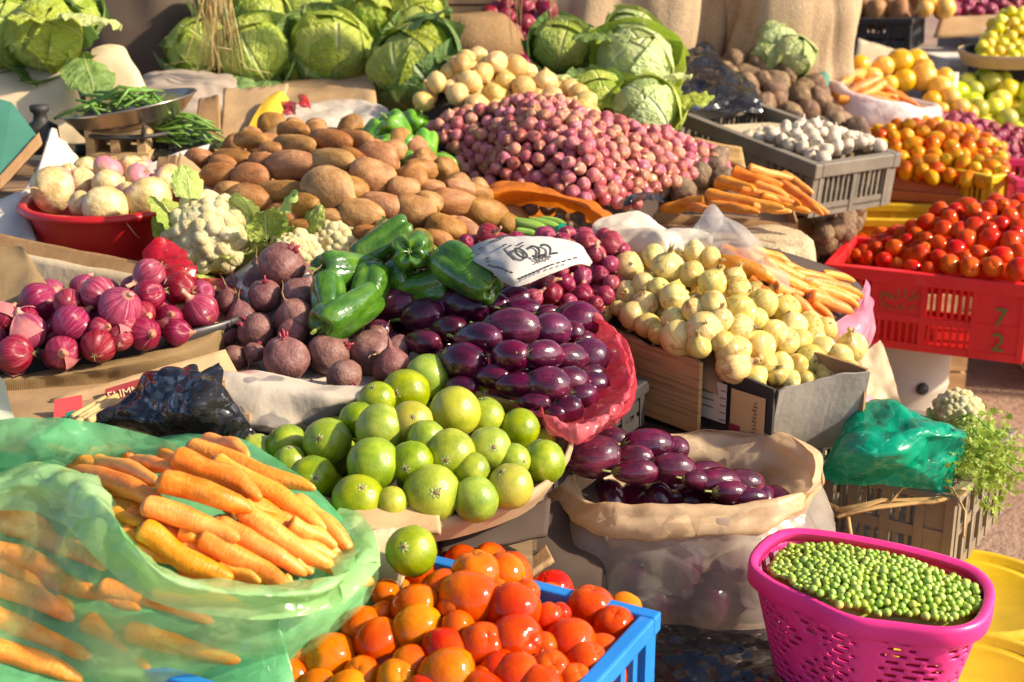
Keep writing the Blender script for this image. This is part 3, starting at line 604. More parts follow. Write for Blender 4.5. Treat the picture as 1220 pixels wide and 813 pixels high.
def fill(sf, poly, size, n, off, exist, kd, name, *lg, seed=5, tilt=3.14, k=.8, parts=False, scale=None, tries=6000):
    cat, label, group = lg if len(lg) == 3 else (name, *lg)
    pts = scatter(sf, poly, size, n, off, exist, k, seed, tries); rng = random.Random(seed)
    for p, r in pts:
        sc = r if scale is None else tuple(r * q for q in scale); kk = kd if isinstance(kd, str) else rng.choice(kd)
        place(kk, name, p, rrot(tilt, rng), sc, label, cat, group, rng.randrange(9), parts)
    return pts
# ------------------------------------------------------------------ materials of the place
def m_wood(name, a, b, rough=.7, ax=(1.2, 14, 14)):
    g = Mt(name, rough, .3); v = g.scl(g.co(), *ax); f = g.noise(v, 3, 5, .65); c = g.ramp(f, [(.3, a), (.7, b)]); d = g.noise(g.co(), 5, 4); c = g.mix(g.ramp(d, [(.55, (0, 0, 0)), (.75, (.6, .6, .6))]), c, tuple(x * .45 for x in a)); g.col(g.vary(c, .02, .3)); g.bump(f, .4, .004); return g.done()
M_WOOD = m_wood('weathered_wood', (.16, .10, .05), (.34, .22, .12)); M_WOODL = m_wood('pale_wood', (.34, .20, .085), (.52, .33, .15))
def m_card(name, a, b, rib=0, rough=.75):
    g = Mt(name, rough, .25); v = g.co(); f = g.noise(v, 7, 5, .6); c = g.ramp(f, [(.3, a), (.7, b)]); st = g.noise(v, 2.5, 4); c = g.mix(g.ramp(st, [(.58, (0, 0, 0)), (.7, (.45, .45, .45))]), c, tuple(x * .4 for x in a))
    fb = g.noise(g.scl(v, 2, 2, 60) if rib else v, 3 if rib else 60, 3); 
    if rib: c = g.mix(g.ramp(fb, [(.48, (0, 0, 0)), (.6, (.5, .5, .5))]), c, tuple(x * .5 for x in a))
    g.col(c); g.bump(g.math('ADD', fb, g.math('MULTIPLY', f, 1.5)), .35, .004); return g.done()
M_CARD = m_card('cardboard', (.36, .22, .10), (.50, .33, .17)); M_CARDR = m_card('ribbed_cardboard', (.42, .24, .08), (.58, .36, .15), 1); M_CARDD = m_card('brown_cardboard', (.22, .12, .05), (.36, .21, .09)); M_CARDW = m_card('white_cardboard', (.55, .49, .40), (.72, .66, .56)); M_CARDG = m_card('grey_cardboard', (.19, .17, .14), (.32, .29, .24)); M_CARDT = m_card('tan_cardboard', (.48, .36, .21), (.62, .5, .32))
def m_burlap(name, a, b, sc=170):
    g = Mt(name, .85, .15); uv = g.raw('UV'); w1 = g.n('TexWave', {'Vector': uv, 'Scale': sc * .16, 'Distortion': 1.2, 'Detail': 2.0, 'Detail Scale': 3.0}, bands_direction='X').outputs[1]; w2 = g.n('TexWave', {'Vector': uv, 'Scale': sc * .16, 'Distortion': 1.2, 'Detail': 2.0, 'Detail Scale': 3.0}, bands_direction='Y').outputs[1]
    h = g.math('MAXIMUM', w1, w2) if sc < 190 else g.noise(g.scl(g.co(), 1, 1, 1), sc, 2); f = g.noise(g.co(), 6, 5, .6); c = g.ramp(f, [(.3, a), (.7, b)]); c = g.mix(g.ramp(h, [(.2, (.75, .75, .75)), (.75, (0, 0, 0))]), c, tuple(x * .35 for x in a)); g.col(c); g.bump(g.math('ADD', h, g.noise(g.co(), 120, 2)), .7, .003); return g.done()
M_BURL = m_burlap('burlap', (.36, .23, .10), (.52, .35, .17)); M_BURLP = m_burlap('pale_burlap', (.52, .36, .20), (.66, .50, .31), 260); M_BURLB = m_burlap('brown_burlap', (.28, .165, .07), (.40, .25, .12), 300); M_WOVEN = m_burlap('woven_sack', (.46, .36, .20), (.62, .51, .32), 200); M_CLOTH = flat('cream_cloth', (.64, .50, .30), .85, .12, 8); M_DARKC = flat('dark_sacking', (.055, .035, .024), .9, .3, 6); M_RAG = flat('beige_rag', (.48, .36, .22), .9, .25, 12); M_GREYC = flat('greyish_sack', (.36, .28, .21), .85, .25, 9)  # the dark sacking colour also stands for shade in gaps
def m_plast(name, c, rough=.34, var=.08):
    g = Mt(name, rough, .5); v = g.co(); f = g.noise(v, 9, 5, .65); cc = g.mix(g.ramp(f, [(.35, (0, 0, 0)), (.7, (1, 1, 1))]), tuple(x * (1 - var) for x in c), tuple(min(1, x * (1 + var)) for x in c)); d = g.noise(v, 18, 5, .7); cc = g.mix(g.ramp(d, [(.6, (0, 0, 0)), (.75, (.22, .22, .22))]), cc, (.28, .2, .12)); g.col(cc)
    g.lk(g.n('MapRange', {0: d, 3: rough - .1, 4: rough + .25}).outputs[0], 'Roughness'); g.bump(g.noise(v, 45, 3), .08, .003); return g.done()
M_BLUE = m_plast('blue_plastic', (.015, .20, .58)); M_REDP = m_plast('red_plastic', (.76, .018, .02)); M_BASIN = m_plast('basin_red_plastic', (.47, .010, .012), .27); M_YELP = m_plast('yellow_plastic', (.64, .40, .008), .36, .16); M_ORAP = m_plast('orange_plastic', (.62, .16, .03)); M_GREYP = m_plast('grey_plastic', (.20, .165, .12), .5, .2); M_PINK = m_plast('pink_plastic', (.86, .035, .23), .3); M_BRNP = m_plast('brown_grey_plastic', (.22, .17, .11), .5, .2); M_BLKP = m_plast('black_plastic_crate', (.035, .03, .027), .45); M_MAGP = m_plast('magenta_plastic', (.62, .02, .10))
M_BLK = film('black_bag_film', (.012, .011, .011), 1, .16, .02, 22, (.02, .018, .018), .9); M_GRN = film('green_bag_film', (.15, .54, .22), .84, .22, .45, 16, (.24, .66, .30), .6, .14); M_GRNL = film('pale_green_bag_film', (.42, .74, .26), .32, .16, .45, 13, (.60, .82, .42), .8, .30); M_EMER = film('emerald_bag_film', (.0, .30, .16), .97, .2, .3, 16, (.0, .40, .22), .8, .03); M_ORAF = film('orange_net_film', (.78, .22, .01), 1, .35, .35, 25); M_PNKF = film('red_pink_bag_film', (.80, .07, .11), .74, .22, .45, 26, (.86, .24, .26), .9, .18); M_ROSE = film('rose_bag_film', (.82, .24, .38), .85, .3, .4, 20, (.85, .45, .55), .6, .1); M_CLR = film('clear_film', (.80, .78, .74), .5, .12, .3, 14, None, .9, .3); M_CLRW = film('white_bag_film', (.78, .70, .58), .93, .35, .3, 14, (.70, .60, .46), .7, .06); M_PEACH = film('peach_bag_film', (.80, .60, .36), .97, .4, .4, 14, (.72, .50, .28), .55, .03); M_SACK = film('sack_film', (.64, .57, .46), .52, .2, .35, 10, (.50, .42, .38), .7, .16); M_REDF = film('red_bag_film', (.55, .01, .03), .95, .25, .3, 20)
M_WHITEB = film('white_plastic_film', (.82, .78, .74), .98, .3, .3, 16, None, .6, .02)
M_TEAL = flat('teal_card', (.05, .19, .125), .7, .3, 9); M_STEEL = Mt('steel_pan', .25, .5, Metallic=.9); M_STEEL.col((.42, .36, .29)); M_STEEL.bump(M_STEEL.noise(M_STEEL.co(), 12, 3), .15, .01); M_STEEL = M_STEEL.done()
M_DRUM = flat('grey_drum_paint', (.40, .33, .25), .55, .2, 8); M_BLKC = flat('black_card', (.03, .026, .022), .6, .2, 10); M_INK = flat('black_ink', (.03, .03, .03), .7, 0, 9, 0); M_INKR = flat('maroon_print', (.33, .03, .035), .6, .1, 20); M_GINK = flat('green_ink', (.09, .16, .03), .7, .1, 10, 0); M_NEWS = flat('newsprint', (.40, .38, .345), .8, .06, 20); M_CREAMI = flat('cream_print', (.72, .58, .33), .7, .05, 9, 0); M_REDC = flat('red_card', (.60, .07, .07), .6, .12, 20); M_GRC = flat('green_card', (.03, .28, .13), .6, .1, 9); M_STRAW = flat('straw', (.56, .40, .16), .8, .3, 9); M_ROPE = flat('sisal_rope', (.46, .28, .10), .85, .3, 60, .5); M_MARN = flat('maroon_net', (.30, .02, .06), .8, .35, 60, .6); M_TRAYB = flat('black_tray_lining', (.05, .042, .04), .4, .3, 10); M_WICK = flat('pale_rim', (.40, .27, .14), .75, .3, 14, .5); M_LABEL = flat('label_paper', (.66, .43, .16), .7, .08, 12); M_LABELP = flat('pale_label_paper', (.68, .56, .38), .7, .08, 12)
def m_ground():
    g = Mt('dirt', .9, .2); v = g.raw(); f = g.noise(v, 1.5, 6, .65); c = g.ramp(f, [(.3, (.22, .13, .085)), (.5, (.33, .21, .145)), (.72, (.42, .29, .21))]); p = g.noise(v, 38, 4, .7); c = g.mix(g.ramp(p, [(.55, (0, 0, 0)), (.68, (.5, .5, .5))]), c, (.15, .09, .06)); g.col(c); g.bump(g.math('ADD', p, f), .7, .02); return g.done()
# ------------------------------------------------------------------ ground, tables
V = []; F = []; n = 40
for j in range(n + 1):
    for i in range(n + 1): x, y = (i / n - .5) * 80, j / n * 80 - 20; V.append((x, y, .012 * NZ(Vector((x * .8, y * .8, 0)))))
for j in range(n): F += [(j * (n + 1) + i, j * (n + 1) + i + 1, (j + 1) * (n + 1) + i + 1, (j + 1) * (n + 1) + i) for i in range(n)]
tag(ob('ground', me('ground', V, F, m_ground())), kind='structure')
def table(name, x0, x1, y0, y1, z, nb, label, mat=M_WOOD, th=.03):
    t = tag(empty(name, ((x0 + x1) / 2, (y0 + y1) / 2, 0)), label, 'table'); w_ = (y1 - y0) / nb; L = x1 - x0; m = None
    for i in range(nb):
        if m is None: m = MB().box((0, 0, 0), (L, w_ - .006, th)).mesh('plank', mat)
        o = ob('plank', m, t, (random.uniform(-.01, .01), y0 + w_ * (i + .5) - (y0 + y1) / 2, z - th / 2 + random.uniform(-.002, .002)))
    lm = MB().box((0, 0, 0), (.07, .07, z - th - .002)).mesh('leg', mat)
    for sx in (-1, 1):
        for sy in (-1, 1): ob('leg', lm, t, (sx * (L / 2 - .08), sy * ((y1 - y0) / 2 - .08), (z - th) / 2))
    return t
table('market_table', -1.5, .03, 1.60, 2.62, .625, 8, 'long rough wooden table under the onions, limes and eggplants')
table('back_table', -1.9, .52, 2.66, 4.5, .76, 12, 'wide wooden table under the potatoes, shallots and cabbages behind')
table('low_table', -.35, .50, .95, 2.30, .40, 10, 'low plank table under the blue crate and eggplant sack')
table('rear_table', .58, 2.8, 4.15, 6.6, .60, 12, 'wooden table at the back right carrying crates of fruit')
# ------------------------------------------------------------------ crates
def frame_of(P0, P1):
    x = (P1 - P0).normalized(); y = Vector((0, 0, 1)).cross(x).normalized(); z = x.cross(y)
    return Matrix((x, y, z)).transposed(), (P1 - P0).length
def crate(name, P0, P1, D, H, mat, label, posts=3, slats=6, mid=.45, solid=(), t=.012, cat='crate', rimh=.022, ends=True, floor=True, band=.018, lip=.006):
    Rm, L = frame_of(P0, P1); c = P0 + Rm @ Vector((L / 2, D / 2, -H)); r = tag(empty(name, c), label, cat); r.matrix_world = Matrix.Translation(c) @ Rm.to_4x4()
    X, Y = L / 2, D / 2
    m = MB()
    for s in (-1, 1): m.box((0, s * (Y - t / 2), H - rimh / 2), (L + 2 * lip, t + 2 * lip, rimh)); m.box((s * (X - t / 2), 0, H - rimh / 2 + .0007), (t + 2 * lip, D - 2 * t - 2 * lip, rimh - .0014))
    m.ob('rim', mat, r, bevel=.003)
    def side(nm, A, B, n, nsl, sol):
        d = (B - A); ln = d.length; d.normalize(); nrm = Vector((-d.y, d.x, 0)); Mx = Matrix((d, nrm, Vector((0, 0, 1)))).transposed(); b = MB(); cc = (A + B) / 2; z1 = H - rimh
        for (za, zb) in ((0, band), (z1 * mid, z1 * mid + band)): b.box(cc + Vector((0, 0, (za + zb) / 2)) , (ln - .004, t, zb - za), Mx)
        for i in range(n + 1):
            p = A + (B - A) * (i / n); p += d * (.008 if i == 0 else -.008 if i == n else 0); b.box(p + Vector((0, 0, z1 / 2)), (.014, t * 1.35, z1 - .001), Mx)
        for i in range(n):
            for lev, (za, zb) in enumerate(((band, z1 * mid), (z1 * mid + band, z1))):
                if (i, lev) in sol or (i, 2) in sol: b.box(A + (B - A) * ((i + .5) / n) + Vector((0, 0, (za + zb) / 2)), (ln / n - .013, t * .6, zb - za + .004), Mx); continue
                for k in range(1, nsl): b.box(A + (B - A) * ((i + k / nsl) / n) + Vector((0, 0, (za + zb) / 2)), (ln / n / nsl * .36, t * .55, zb - za + .004), Mx)
        return b.ob(nm, mat, r)
    e = t / 2 + .0015
    side('side_panel', Vector((-X, -Y + e, 0)), Vector((X, -Y + e, 0)), posts, slats, solid); side('side_panel', Vector((-X, Y - e, 0)), Vector((X, Y - e, 0)), posts, slats, solid)
    if ends:
        ne = max(1, round(posts * D / L)); side('end_panel', Vector((-X + e, -Y + t * 1.4, 0)), Vector((-X + e, Y - t * 1.4, 0)), ne, slats, ()); side('end_panel', Vector((X - e, -Y + t * 1.4, 0)), Vector((X - e, Y - t * 1.4, 0)), ne, slats, ())
    if floor: MB().box((0, 0, .007), (L - 2.6 * t, D - 2.6 * t, .008)).ob('base', mat, r)
    r['LDH'] = (L, D, H); return r
def txt(nm, s, size, mat, parent, loc, rot, ext=.0006, M=None, sx=1):
    cu = bpy.data.curves.new(nm, 'FONT'); cu.body = s; cu.size = size; cu.extrude = ext; cu.align_x = 'CENTER'; cu.align_y = 'CENTER'
    o = bpy.data.objects.new('tmp', cu); COL.objects.link(o); dg = bpy.context.evaluated_depsgraph_get(); m = bpy.data.meshes.new_from_object(o.evaluated_get(dg)); bpy.data.objects.remove(o); bpy.data.curves.remove(cu); m.name = nm; m.materials.clear(); m.materials.append(mat)
    t = ob(nm, m, parent); t.location = loc; t.rotation_euler = rot; t.scale = (sx, 1, 1); return t
FR = (R_(90), 0, 0)
# blue crate
C1 = W(783, 729, .675); Bk = W(524, 664, .675); dd = (Bk - C1).normalized(); P0 = C1 + dd * .50
xa = -dd; per = Vector((-xa.y, xa.x, 0)); BLW = .36; 
# front side is nearest the camera: rim from (P0 - per*W) to (C1 - per*W)
blue = crate('plastic_crate', P0 - per * BLW, C1 - per * BLW, BLW, .235, M_BLUE, 'bright blue plastic crate full of orange tomatoes at the bottom', 3, 5, .5, ((0, 0), (1, 0), (2, 0)), .011, rimh=.024, band=.02, lip=.004)
red = crate('plastic_crate', W(985, 314, .58), W(985, 314, .58) + (W(1215, 338, .58) - W(985, 314, .58)).normalized() * .46, .30, .19, M_REDP, 'bright red slatted plastic crate piled with red tomatoes', 4, 7, .42, ((1, 1), (3, 2)), .011, rimh=.03)
L, D, H = red['LDH']
for s_, z_ in (('7', .105), ('2', .045)): txt('painted_digit', s_, .062, M_GINK, red, (L * .375, -D / 2 - .0062, z_), FR)
for s_, dx, z_, k in (('\u0645\u0648\u0644', -.02, .135, .028), ('\u0627\u0644\u062f', .03, .137, .026), ('\u0639\u0628\u062f', -.012, .107, .028), ('\u0647', .034, .107, .03)): txt('painted_script', s_, k, M_GINK, red, (-L * .125 + dx, -D / 2 - .0018, z_), FR)
yel = crate('plastic_crate', W(1004, 279, .572) + Vector((.05, .07, 0)), W(1004, 279, .572) + Vector((.42, .03, 0)), .20, .18, M_YELP, 'yellow plastic crate standing between the red and orange crates', 3, 5, .5, ((0, 1), (1, 1), (2, 1)), .011); yel.location.z += .025
ora = crate('plastic_crate', W(967, 219, .62), W(1182, 236, .62), .34, .19, M_ORAP, 'faded orange plastic crate piled with small orange tomatoes', 3, 6, .30, ((1, 1), (1, 0)), .011, rimh=.028)
L, D, H = ora['LDH']; txt('pen_lettering', 'JaW', .07, M_CARDD, ora, (0, -D / 2 - .002, .115), FR, sx=1.2)
yel2 = crate('plastic_crate', W(1182, 210, .69), W(1206, 206, .69) , .30, .26, M_YELP, 'tall yellow crate at the right end of the orange crate', 1, 4, .5, ((0, 2),), .009)
mag = crate('plastic_crate', W(1208, 214, .69) + Vector((.01, .0, 0)), W(1208, 214, .69) + Vector((.42, .0, 0)), .3, .26, M_MAGP, 'magenta plastic crate cut off by the right edge', 3, 6, .5, (), .009)
gry = crate('plastic_crate', W(803, 130, .885), W(973, 196, .825), .27, .13, M_GREYP, 'grey plastic crate of white garlic beside the dark potatoes', 3, 7, .12, ((1, 1), (1, 0)), .012, rimh=.035)
par = crate('plastic_crate', W(978, 556, .56), W(1140, 592, .56), .33, .15, M_BRNP, 'worn brown-grey plastic crate holding green bag and parsley', 4, 3, .5, ((3, 1), (3, 0)), .012, rimh=.014)
sup = lambda c, s, label: MB().box(c, s).ob('wooden_crate', M_WOODL)
def boxcrate(c, rz, d, label, mat=M_WOODL, name='wooden_crate'):
    r = tag(empty(name, c, rz), label, 'crate'); x, y, z = d; nb = max(2, round(z / .06)); h = z / nb
    for s in (-1, 1):
        for k in range(nb):
            ob('slat', MB().box((0, 0, 0), (x, .012, h * .86)).mesh('slat', mat), r, (0, s * (y / 2 - .006), h * (k + .5))); ob('slat', MB().box((0, 0, 0), (.012, y - .026, h * .86)).mesh('slat', mat), r, (s * (x / 2 - .006), 0, h * (k + .5)))
        for q in (-1, 1): ob('corner_post', MB().box((0, 0, 0), (.03, .03, z * .98)).mesh('corner_post', mat), r, (s * (x / 2 - .0275), q * (y / 2 - .0275), z * .49))
    ob('base', MB().box((0, 0, 0), (x - .03, y - .03, .01)).mesh('base', mat), r, (0, 0, .006)); return r
def drum(c, r, h, mat, label, cat='drum', name='metal_drum'):
    t = tag(empty(name, c), label, cat); ob('body', lathe('body', [(0, 0), (r * .97, 0), (r, .01), (r, h * .32), (r * 1.025, h * .335), (r, h * .35), (r, h * .65), (r * 1.025, h * .665), (r, h * .68), (r, h - .012), (r * 1.03, h - .01), (r * 1.03, h), (r * .96, h), (r * .95, h - .012), (0, h - .012)], 40, mat), t); return t
pb = W(1095, 440, .3); dr = drum((.965, 3.38, 0), .125, .385, M_DRUM, 'dull grey metal drum standing under the red crate'); ob('bung', lathe('bung', [(0, 0), (.016, 0), (.014, .008), (0, .009)], 12, M_BLKC), dr, (.03, -.1235, .27)).rotation_euler = (R_(90), 0, R_(20))
boxcrate((1.19, 4.06, .0), R_(-4), (.22, .50, .425), 'pale wooden crate propping up the orange crate'); boxcrate((1.78, 4.15, 0), 0, (.4, .34, .42), 'wooden crate under the magenta crate'); boxcrate((1.08, 3.70, 0), 0, (.18, .2, .41), 'wooden crate under the low yellow crate')
boxcrate((.60, 3.66, .0), R_(-61), (.50, .16, .715), 'tall wooden crate under the grey garlic crate')
# ------------------------------------------------------------------ yellow buckets
def bucket(c, r, h, label):
    t = tag(empty('plastic_bucket', c), label, 'bucket'); ob('body', lathe('body', [(0, 0), (r * .84, 0), (r * .86, .01), (r * .97, h * .8), (r * 1.03, h * .82), (r * 1.0, h * .9), (r, h - .015)], 36, M_YELP), t); ob('lid', lathe('lid', [(0, h - .004), (r * .70, h - .004), (r * .72, h - .001), (r * .76, h - .001), (r * .78, h - .006), (r * .90, h - .007), (r * .93, h + .002), (r * .98, h + .003), (r * 1.05, h), (r * 1.06, h - .02), (r * .99, h - .022)], 36, M_YELP), t); return t
bucket((.705, 1.96, 0), .155, .405, 'yellow plastic bucket with lid under the parsley crate'); bucket((.60, 1.63, 0), .15, .446, 'yellow plastic bucket under the right end of the pink basket')
# ------------------------------------------------------------------ pink basket
rimpx = [(894, 672), (908, 648), (938, 633), (990, 636), (1080, 653), (1150, 673), (1178, 694), (1182, 716), (1168, 742), (1130, 752), (1066, 746), (1010, 737), (960, 714), (915, 693)]
RIM = [Vector(p) for p in cr([W(*p, .62) for p in rimpx], 96, True)]; cb = sum(RIM, Vector()) / 96; BZ = .450
bas = tag(empty('plastic_basket', (cb.x, cb.y, BZ)), 'hot pink plastic basket with slotted sides full of green peas', 'basket')
def ringz(t, grow=0):
    k = .68 + .29 * t + grow; return [Vector((cb.x + (p.x - cb.x) * k, cb.y + (p.y - cb.y) * k, BZ + (.62 - BZ) * t)) - Vector((cb.x, cb.y, BZ)) for p in RIM]
rows = [ringz(.0, -.02), ringz(.03), ringz(.12)] + [ringz(.14 + .70 * i / 24) for i in range(25)] + [ringz(.90), ringz(.97)]
Vv = [p for r in rows for p in r]; Ff = []
for j in range(len(rows) - 1):
    for i in range(96):
        sw = (i + round(3 * math.sin(j * .42))) % 24
        hole = 3 <= j <= 27 and j % 2 == 1 and (i + (1 if (j // 2) % 2 else 0)) % 3 != 0 and sw not in (10, 11, 12, 13) and i % 24 not in (22, 23, 0, 1)
        if not hole: Ff.append((j * 96 + i, j * 96 + (i + 1) % 96, (j + 1) * 96 + (i + 1) % 96, (j + 1) * 96 + i))
wl = ob('wall', me('wall', Vv, Ff, M_PINK), bas); sm = wl.modifiers.new('t', 'SOLIDIFY'); sm.thickness = .0028
def prof_ring(name, mat, parent, ring, prof):
    "sweep a (outward, up) profile round a closed ring of vectors"
    n = len(ring); G = []; c = sum(ring, Vector()) / n
    for (a, b) in prof:
        row = []
        for i in range(n):
            tn = (ring[(i + 1) % n] - ring[i - 1]).normalized(); o = Vector((tn.y, -tn.x, 0))
            if o.dot(ring[i] - c) < 0: o = -o
            row.append(ring[i] + o * a + Vector((0, 0, b)))
        G.append(row)
    return grid_ob(name, G + [G[0]], mat, parent, True)
top = [p - Vector((cb.x, cb.y, BZ)) for p in RIM]
prof_ring('rim', M_PINK, bas, top, [(-.010, 0), (-.004, .004), (.002, .003), (.003, -.003), (.003, -.020), (.001, -.022), (-.001, -.019), (-.005, -.009), (-.010, -.009)])
ob('base', me('base', ringz(0, -.03) + [Vector((0, 0, .001))], [(i, (i + 1) % 96, 96) for i in range(96)], M_PINK), bas)
# ------------------------------------------------------------------ lime tray, onion tray, basin
def tray(name, c, rx, ry, rz, label, h=.045, rimw=.016, mrim=M_WICK, cat='tray', sd=1):
    t = tag(empty(name, c, rz), label, cat); G = []
    wob = lambda a: 1 + .02 * math.sin(a * 3 + sd) + .012 * math.sin(a * 7)
    def ring(k, z): return [Vector((rx * k * wob(a) * math.cos(a), ry * k * wob(a) * math.sin(a), z + .006 * math.sin(a * 2 + sd))) for a in [6.2832 * i / 80 for i in range(80)]]
    grid_ob('rim', [ring(.93, -.006), ring(.98, h * .6), ring(1.0, h), ring(1.02, h + .006), ring(1.04, h + .004), ring(1.045, h - .006), ring(1.02, h - .014), ring(.96, -.010)], mrim, t, True, .0018, 40, sd)
    grid_ob('lining', [ring(1.0, h + .002), ring(.96, h * .55), ring(.86, -.004), ring(.5, -.006), ring(.02, -.006)], M_TRAYB, t, True, .0025, 30, sd + 1); return t
lt = tray('round_tray', W(474, 554, .695), .224, .225, R_(0), 'shallow round tray with pale rim holding the green limes', .024)
ot = tray('black_tray', W(108, 396, .757), .255, .165, R_(8), 'black lined tray of big red onions on burlap', .03, mrim=M_TRAYB, sd=2)
bc = W(127, 236, .885); bs = tag(empty('plastic_basin', (bc.x, bc.y, .785)), 'round red plastic basin heaped with turnips', 'basin')
ob('body', lathe('body', [(0, 0), (.108, 0), (.118, .005), (.142, .085), (.146, .094)], 56, M_BASIN, 14), bs).modifiers.new('t', 'SOLIDIFY').thickness = .003
ob('rim', lathe('rim', [(.140, .092), (.145, .099), (.156, .098), (.160, .092), (.158, .086), (.155, .085), (.153, .090), (.145, .090), (.140, .088)], 56, M_BASIN), bs)
# ------------------------------------------------------------------ onion box (opened cardboard crate on a black crate)
A_ = W(714, 384, .735); B_ = W(926, 463, .715); Cc = W(1034, 440, .735)
bx = tag(empty('cardboard_box', (B_.x, B_.y, .60)), 'open cardboard box heaped with white onions, brown flap hanging out', 'box')
def panel(nm, P, Q, z0, mat, th=.006, jag=.004, parent=bx, n=14, sd=1, lean=0):
    d = (Q - P); nr = Vector((d.y, -d.x, 0)).normalized(); b = MB(); V = []
    for s in (0, 1):
        for i in range(n + 1):
            t = i / n; p = P.lerp(Q, t); p.z += jag * nz3((t * 6, sd, 0), 1, sd); o = nr * (th * s + .003 * math.sin(t * 6 + sd)); q = Vector((p.x, p.y, z0)) + nr * (-lean); V += [p + o, q + o]
    F = []; m_ = 2 * (n + 1)
    for i in range(n): a = 2 * i; F += [(a, a + 1, a + 3, a + 2), (m_ + a + 2, m_ + a + 3, m_ + a + 1, m_ + a), (a + 2, m_ + a + 2, m_ + a, a), (a + 1, m_ + a + 1, m_ + a + 3, a + 3)]
    F += [(0, m_, m_ + 1, 1), (2 * n, 2 * n + 1, m_ + 2 * n + 1, m_ + 2 * n)]
    loc = parent.matrix_world.translation if parent else Vector()
    return ob(nm, me(nm, [v - parent.location for v in V], F, mat, False), parent)
dAB = (B_ - A_).normalized(); nAB = Vector((dAB.y, -dAB.x, 0)).normalized(); K1 = A_.lerp(B_, .60)
panel('front_panel', A_, B_, .60, M_BLKC, sd=1, jag=.002); panel('end_panel', B_, Cc, .60, M_CARDG, sd=2, jag=.006, lean=.03); panel('back_panel', A_ + (Cc - B_), Cc, .62, M_CARDD, sd=4); panel('left_panel', A_ + (Cc - B_), A_, .60, M_CARDD, sd=3)
fl0 = A_.lerp(B_, .08) + nAB * .012 + Vector((0, 0, .004)); fl1 = A_.lerp(B_, .68) + nAB * .035 + Vector((0, 0, .012)); panel('flap', fl0, fl1, .615, M_CARDR, sd=5, jag=.006, th=.007)
def decal(nm, t0, t1, z0, z1, mat, off=.0075, parent=bx, P=A_, Q=B_):
    d = (Q - P).normalized(); nr = Vector((d.y, -d.x, 0)).normalized() * off; a = P.lerp(Q, t0) + nr; b = P.lerp(Q, t1) + nr; th = nr.normalized() * .001
    q = [Vector((a.x, a.y, z0)), Vector((b.x, b.y, z0)), Vector((b.x, b.y, z1)), Vector((a.x, a.y, z1))]; return ob(nm, MB().hexa([v - parent.location for v in q], [v + th - parent.location for v in q]).mesh(nm, mat), parent)
decal('label', .79, .965, .622, .697, M_LABEL, .0095); decal('label', .60, .765, .635, .70, M_LABELP, .0095); decal('cut_out', .79, .845, .618, .640, M_INKR, .0110)
for k_ in range(5): decal('print_line', .735, .765, .640 + k_ * .012, .6408 + k_ * .012, M_INK, .0112)
for k_ in range(9): decal('print_line', .906 + .004 * (k_ % 3), .925 + .003 * (k_ % 2), .636 + k_ * .006, .6385 + k_ * .006, M_CARDD, .0112)
for k_ in range(3): decal('print_line', .63, .70, .655 + k_ * .012, .657 + k_ * .012, M_CARDD, .0112)
bk_ = crate('black_crate', A_ + Vector((-.02, 0, -.14)) - nAB * .015, B_ + Vector((0, 0, -.11)) - nAB * .015, .22, .185, M_BLKP, 'black slatted crate supporting the box of white onions', 4, 4, .5, (), .012); bk_.location.z = .405
# ------------------------------------------------------------------ soft goods, boxes, small props
def quad(nm, P, mat, th=.006, parent=None):
    "a card with four world corners"
    P = [p if isinstance(p, Vector) else W(*p) for p in P]; n = (P[1] - P[0]).cross(P[3] - P[0]).normalized() * th; o = parent.matrix_world.inverted() if parent else Matrix()
    return ob(nm, MB().hexa([o @ p for p in P], [o @ (p + n) for p in P]).mesh(nm, mat), parent)
def sag(nm, P, mat, th=.005, amp=.004, sd=1, nu=14, nv=8, parent=None):
    "a card with four world corners, warped and torn-edged a little"
    P = [p if isinstance(p, Vector) else W(*p) for p in P]; G = []
    for j in range(nv):
        r = []
        for i in range(nu):
            u, v = i / (nu - 1), j / (nv - 1); p = (P[0].lerp(P[1], u)).lerp(P[3].lerp(P[2], u), v); e = 1 if 0 < j < nv - 1 else 0; q = (P[3] - P[0]) * (.05 * nz3((u * 9, sd, v), 1, sd)) if j in (0, nv - 1) else Vector(); r.append(p + q)
        G.append(r)
    return grid_ob(nm, G, mat, parent, False, amp, 7, sd, thick=th, fine=.2)
def box(name, c, d, rz, label, mat, flap=0):
    t = tag(empty(name, c, rz), label, 'box'); x, y, z = d; b = MB()
    for s in (-1, 1): b.box((s * (x / 2 - .003), 0, z / 2), (.006, y - .014, z)); b.box((0, s * (y / 2 - .003), z / 2), (x, .006, z - .001))
    b.ob('wall', mat, t); MB().box((0, 0, z - .004), (x - .014, y - .014, .005)).ob('lid', mat, t); return t
box('cardboard_box', (-.70, 2.36, .627), (.62, .44, .152), 0, 'flat brown box under the basin and the cauliflowers', M_CARDD)
box('cardboard_box', (-.66, 1.98, .627), (.56, .30, .112), R_(6), 'brown box under the tray of red onions', M_CARD)
box('cardboard_box', (-.80, 3.02, .762), (.36, .30, .125), R_(4), 'brown box under the weighing scale', M_CARD)
def unique(o, label, cat): return tag(o, label, cat)
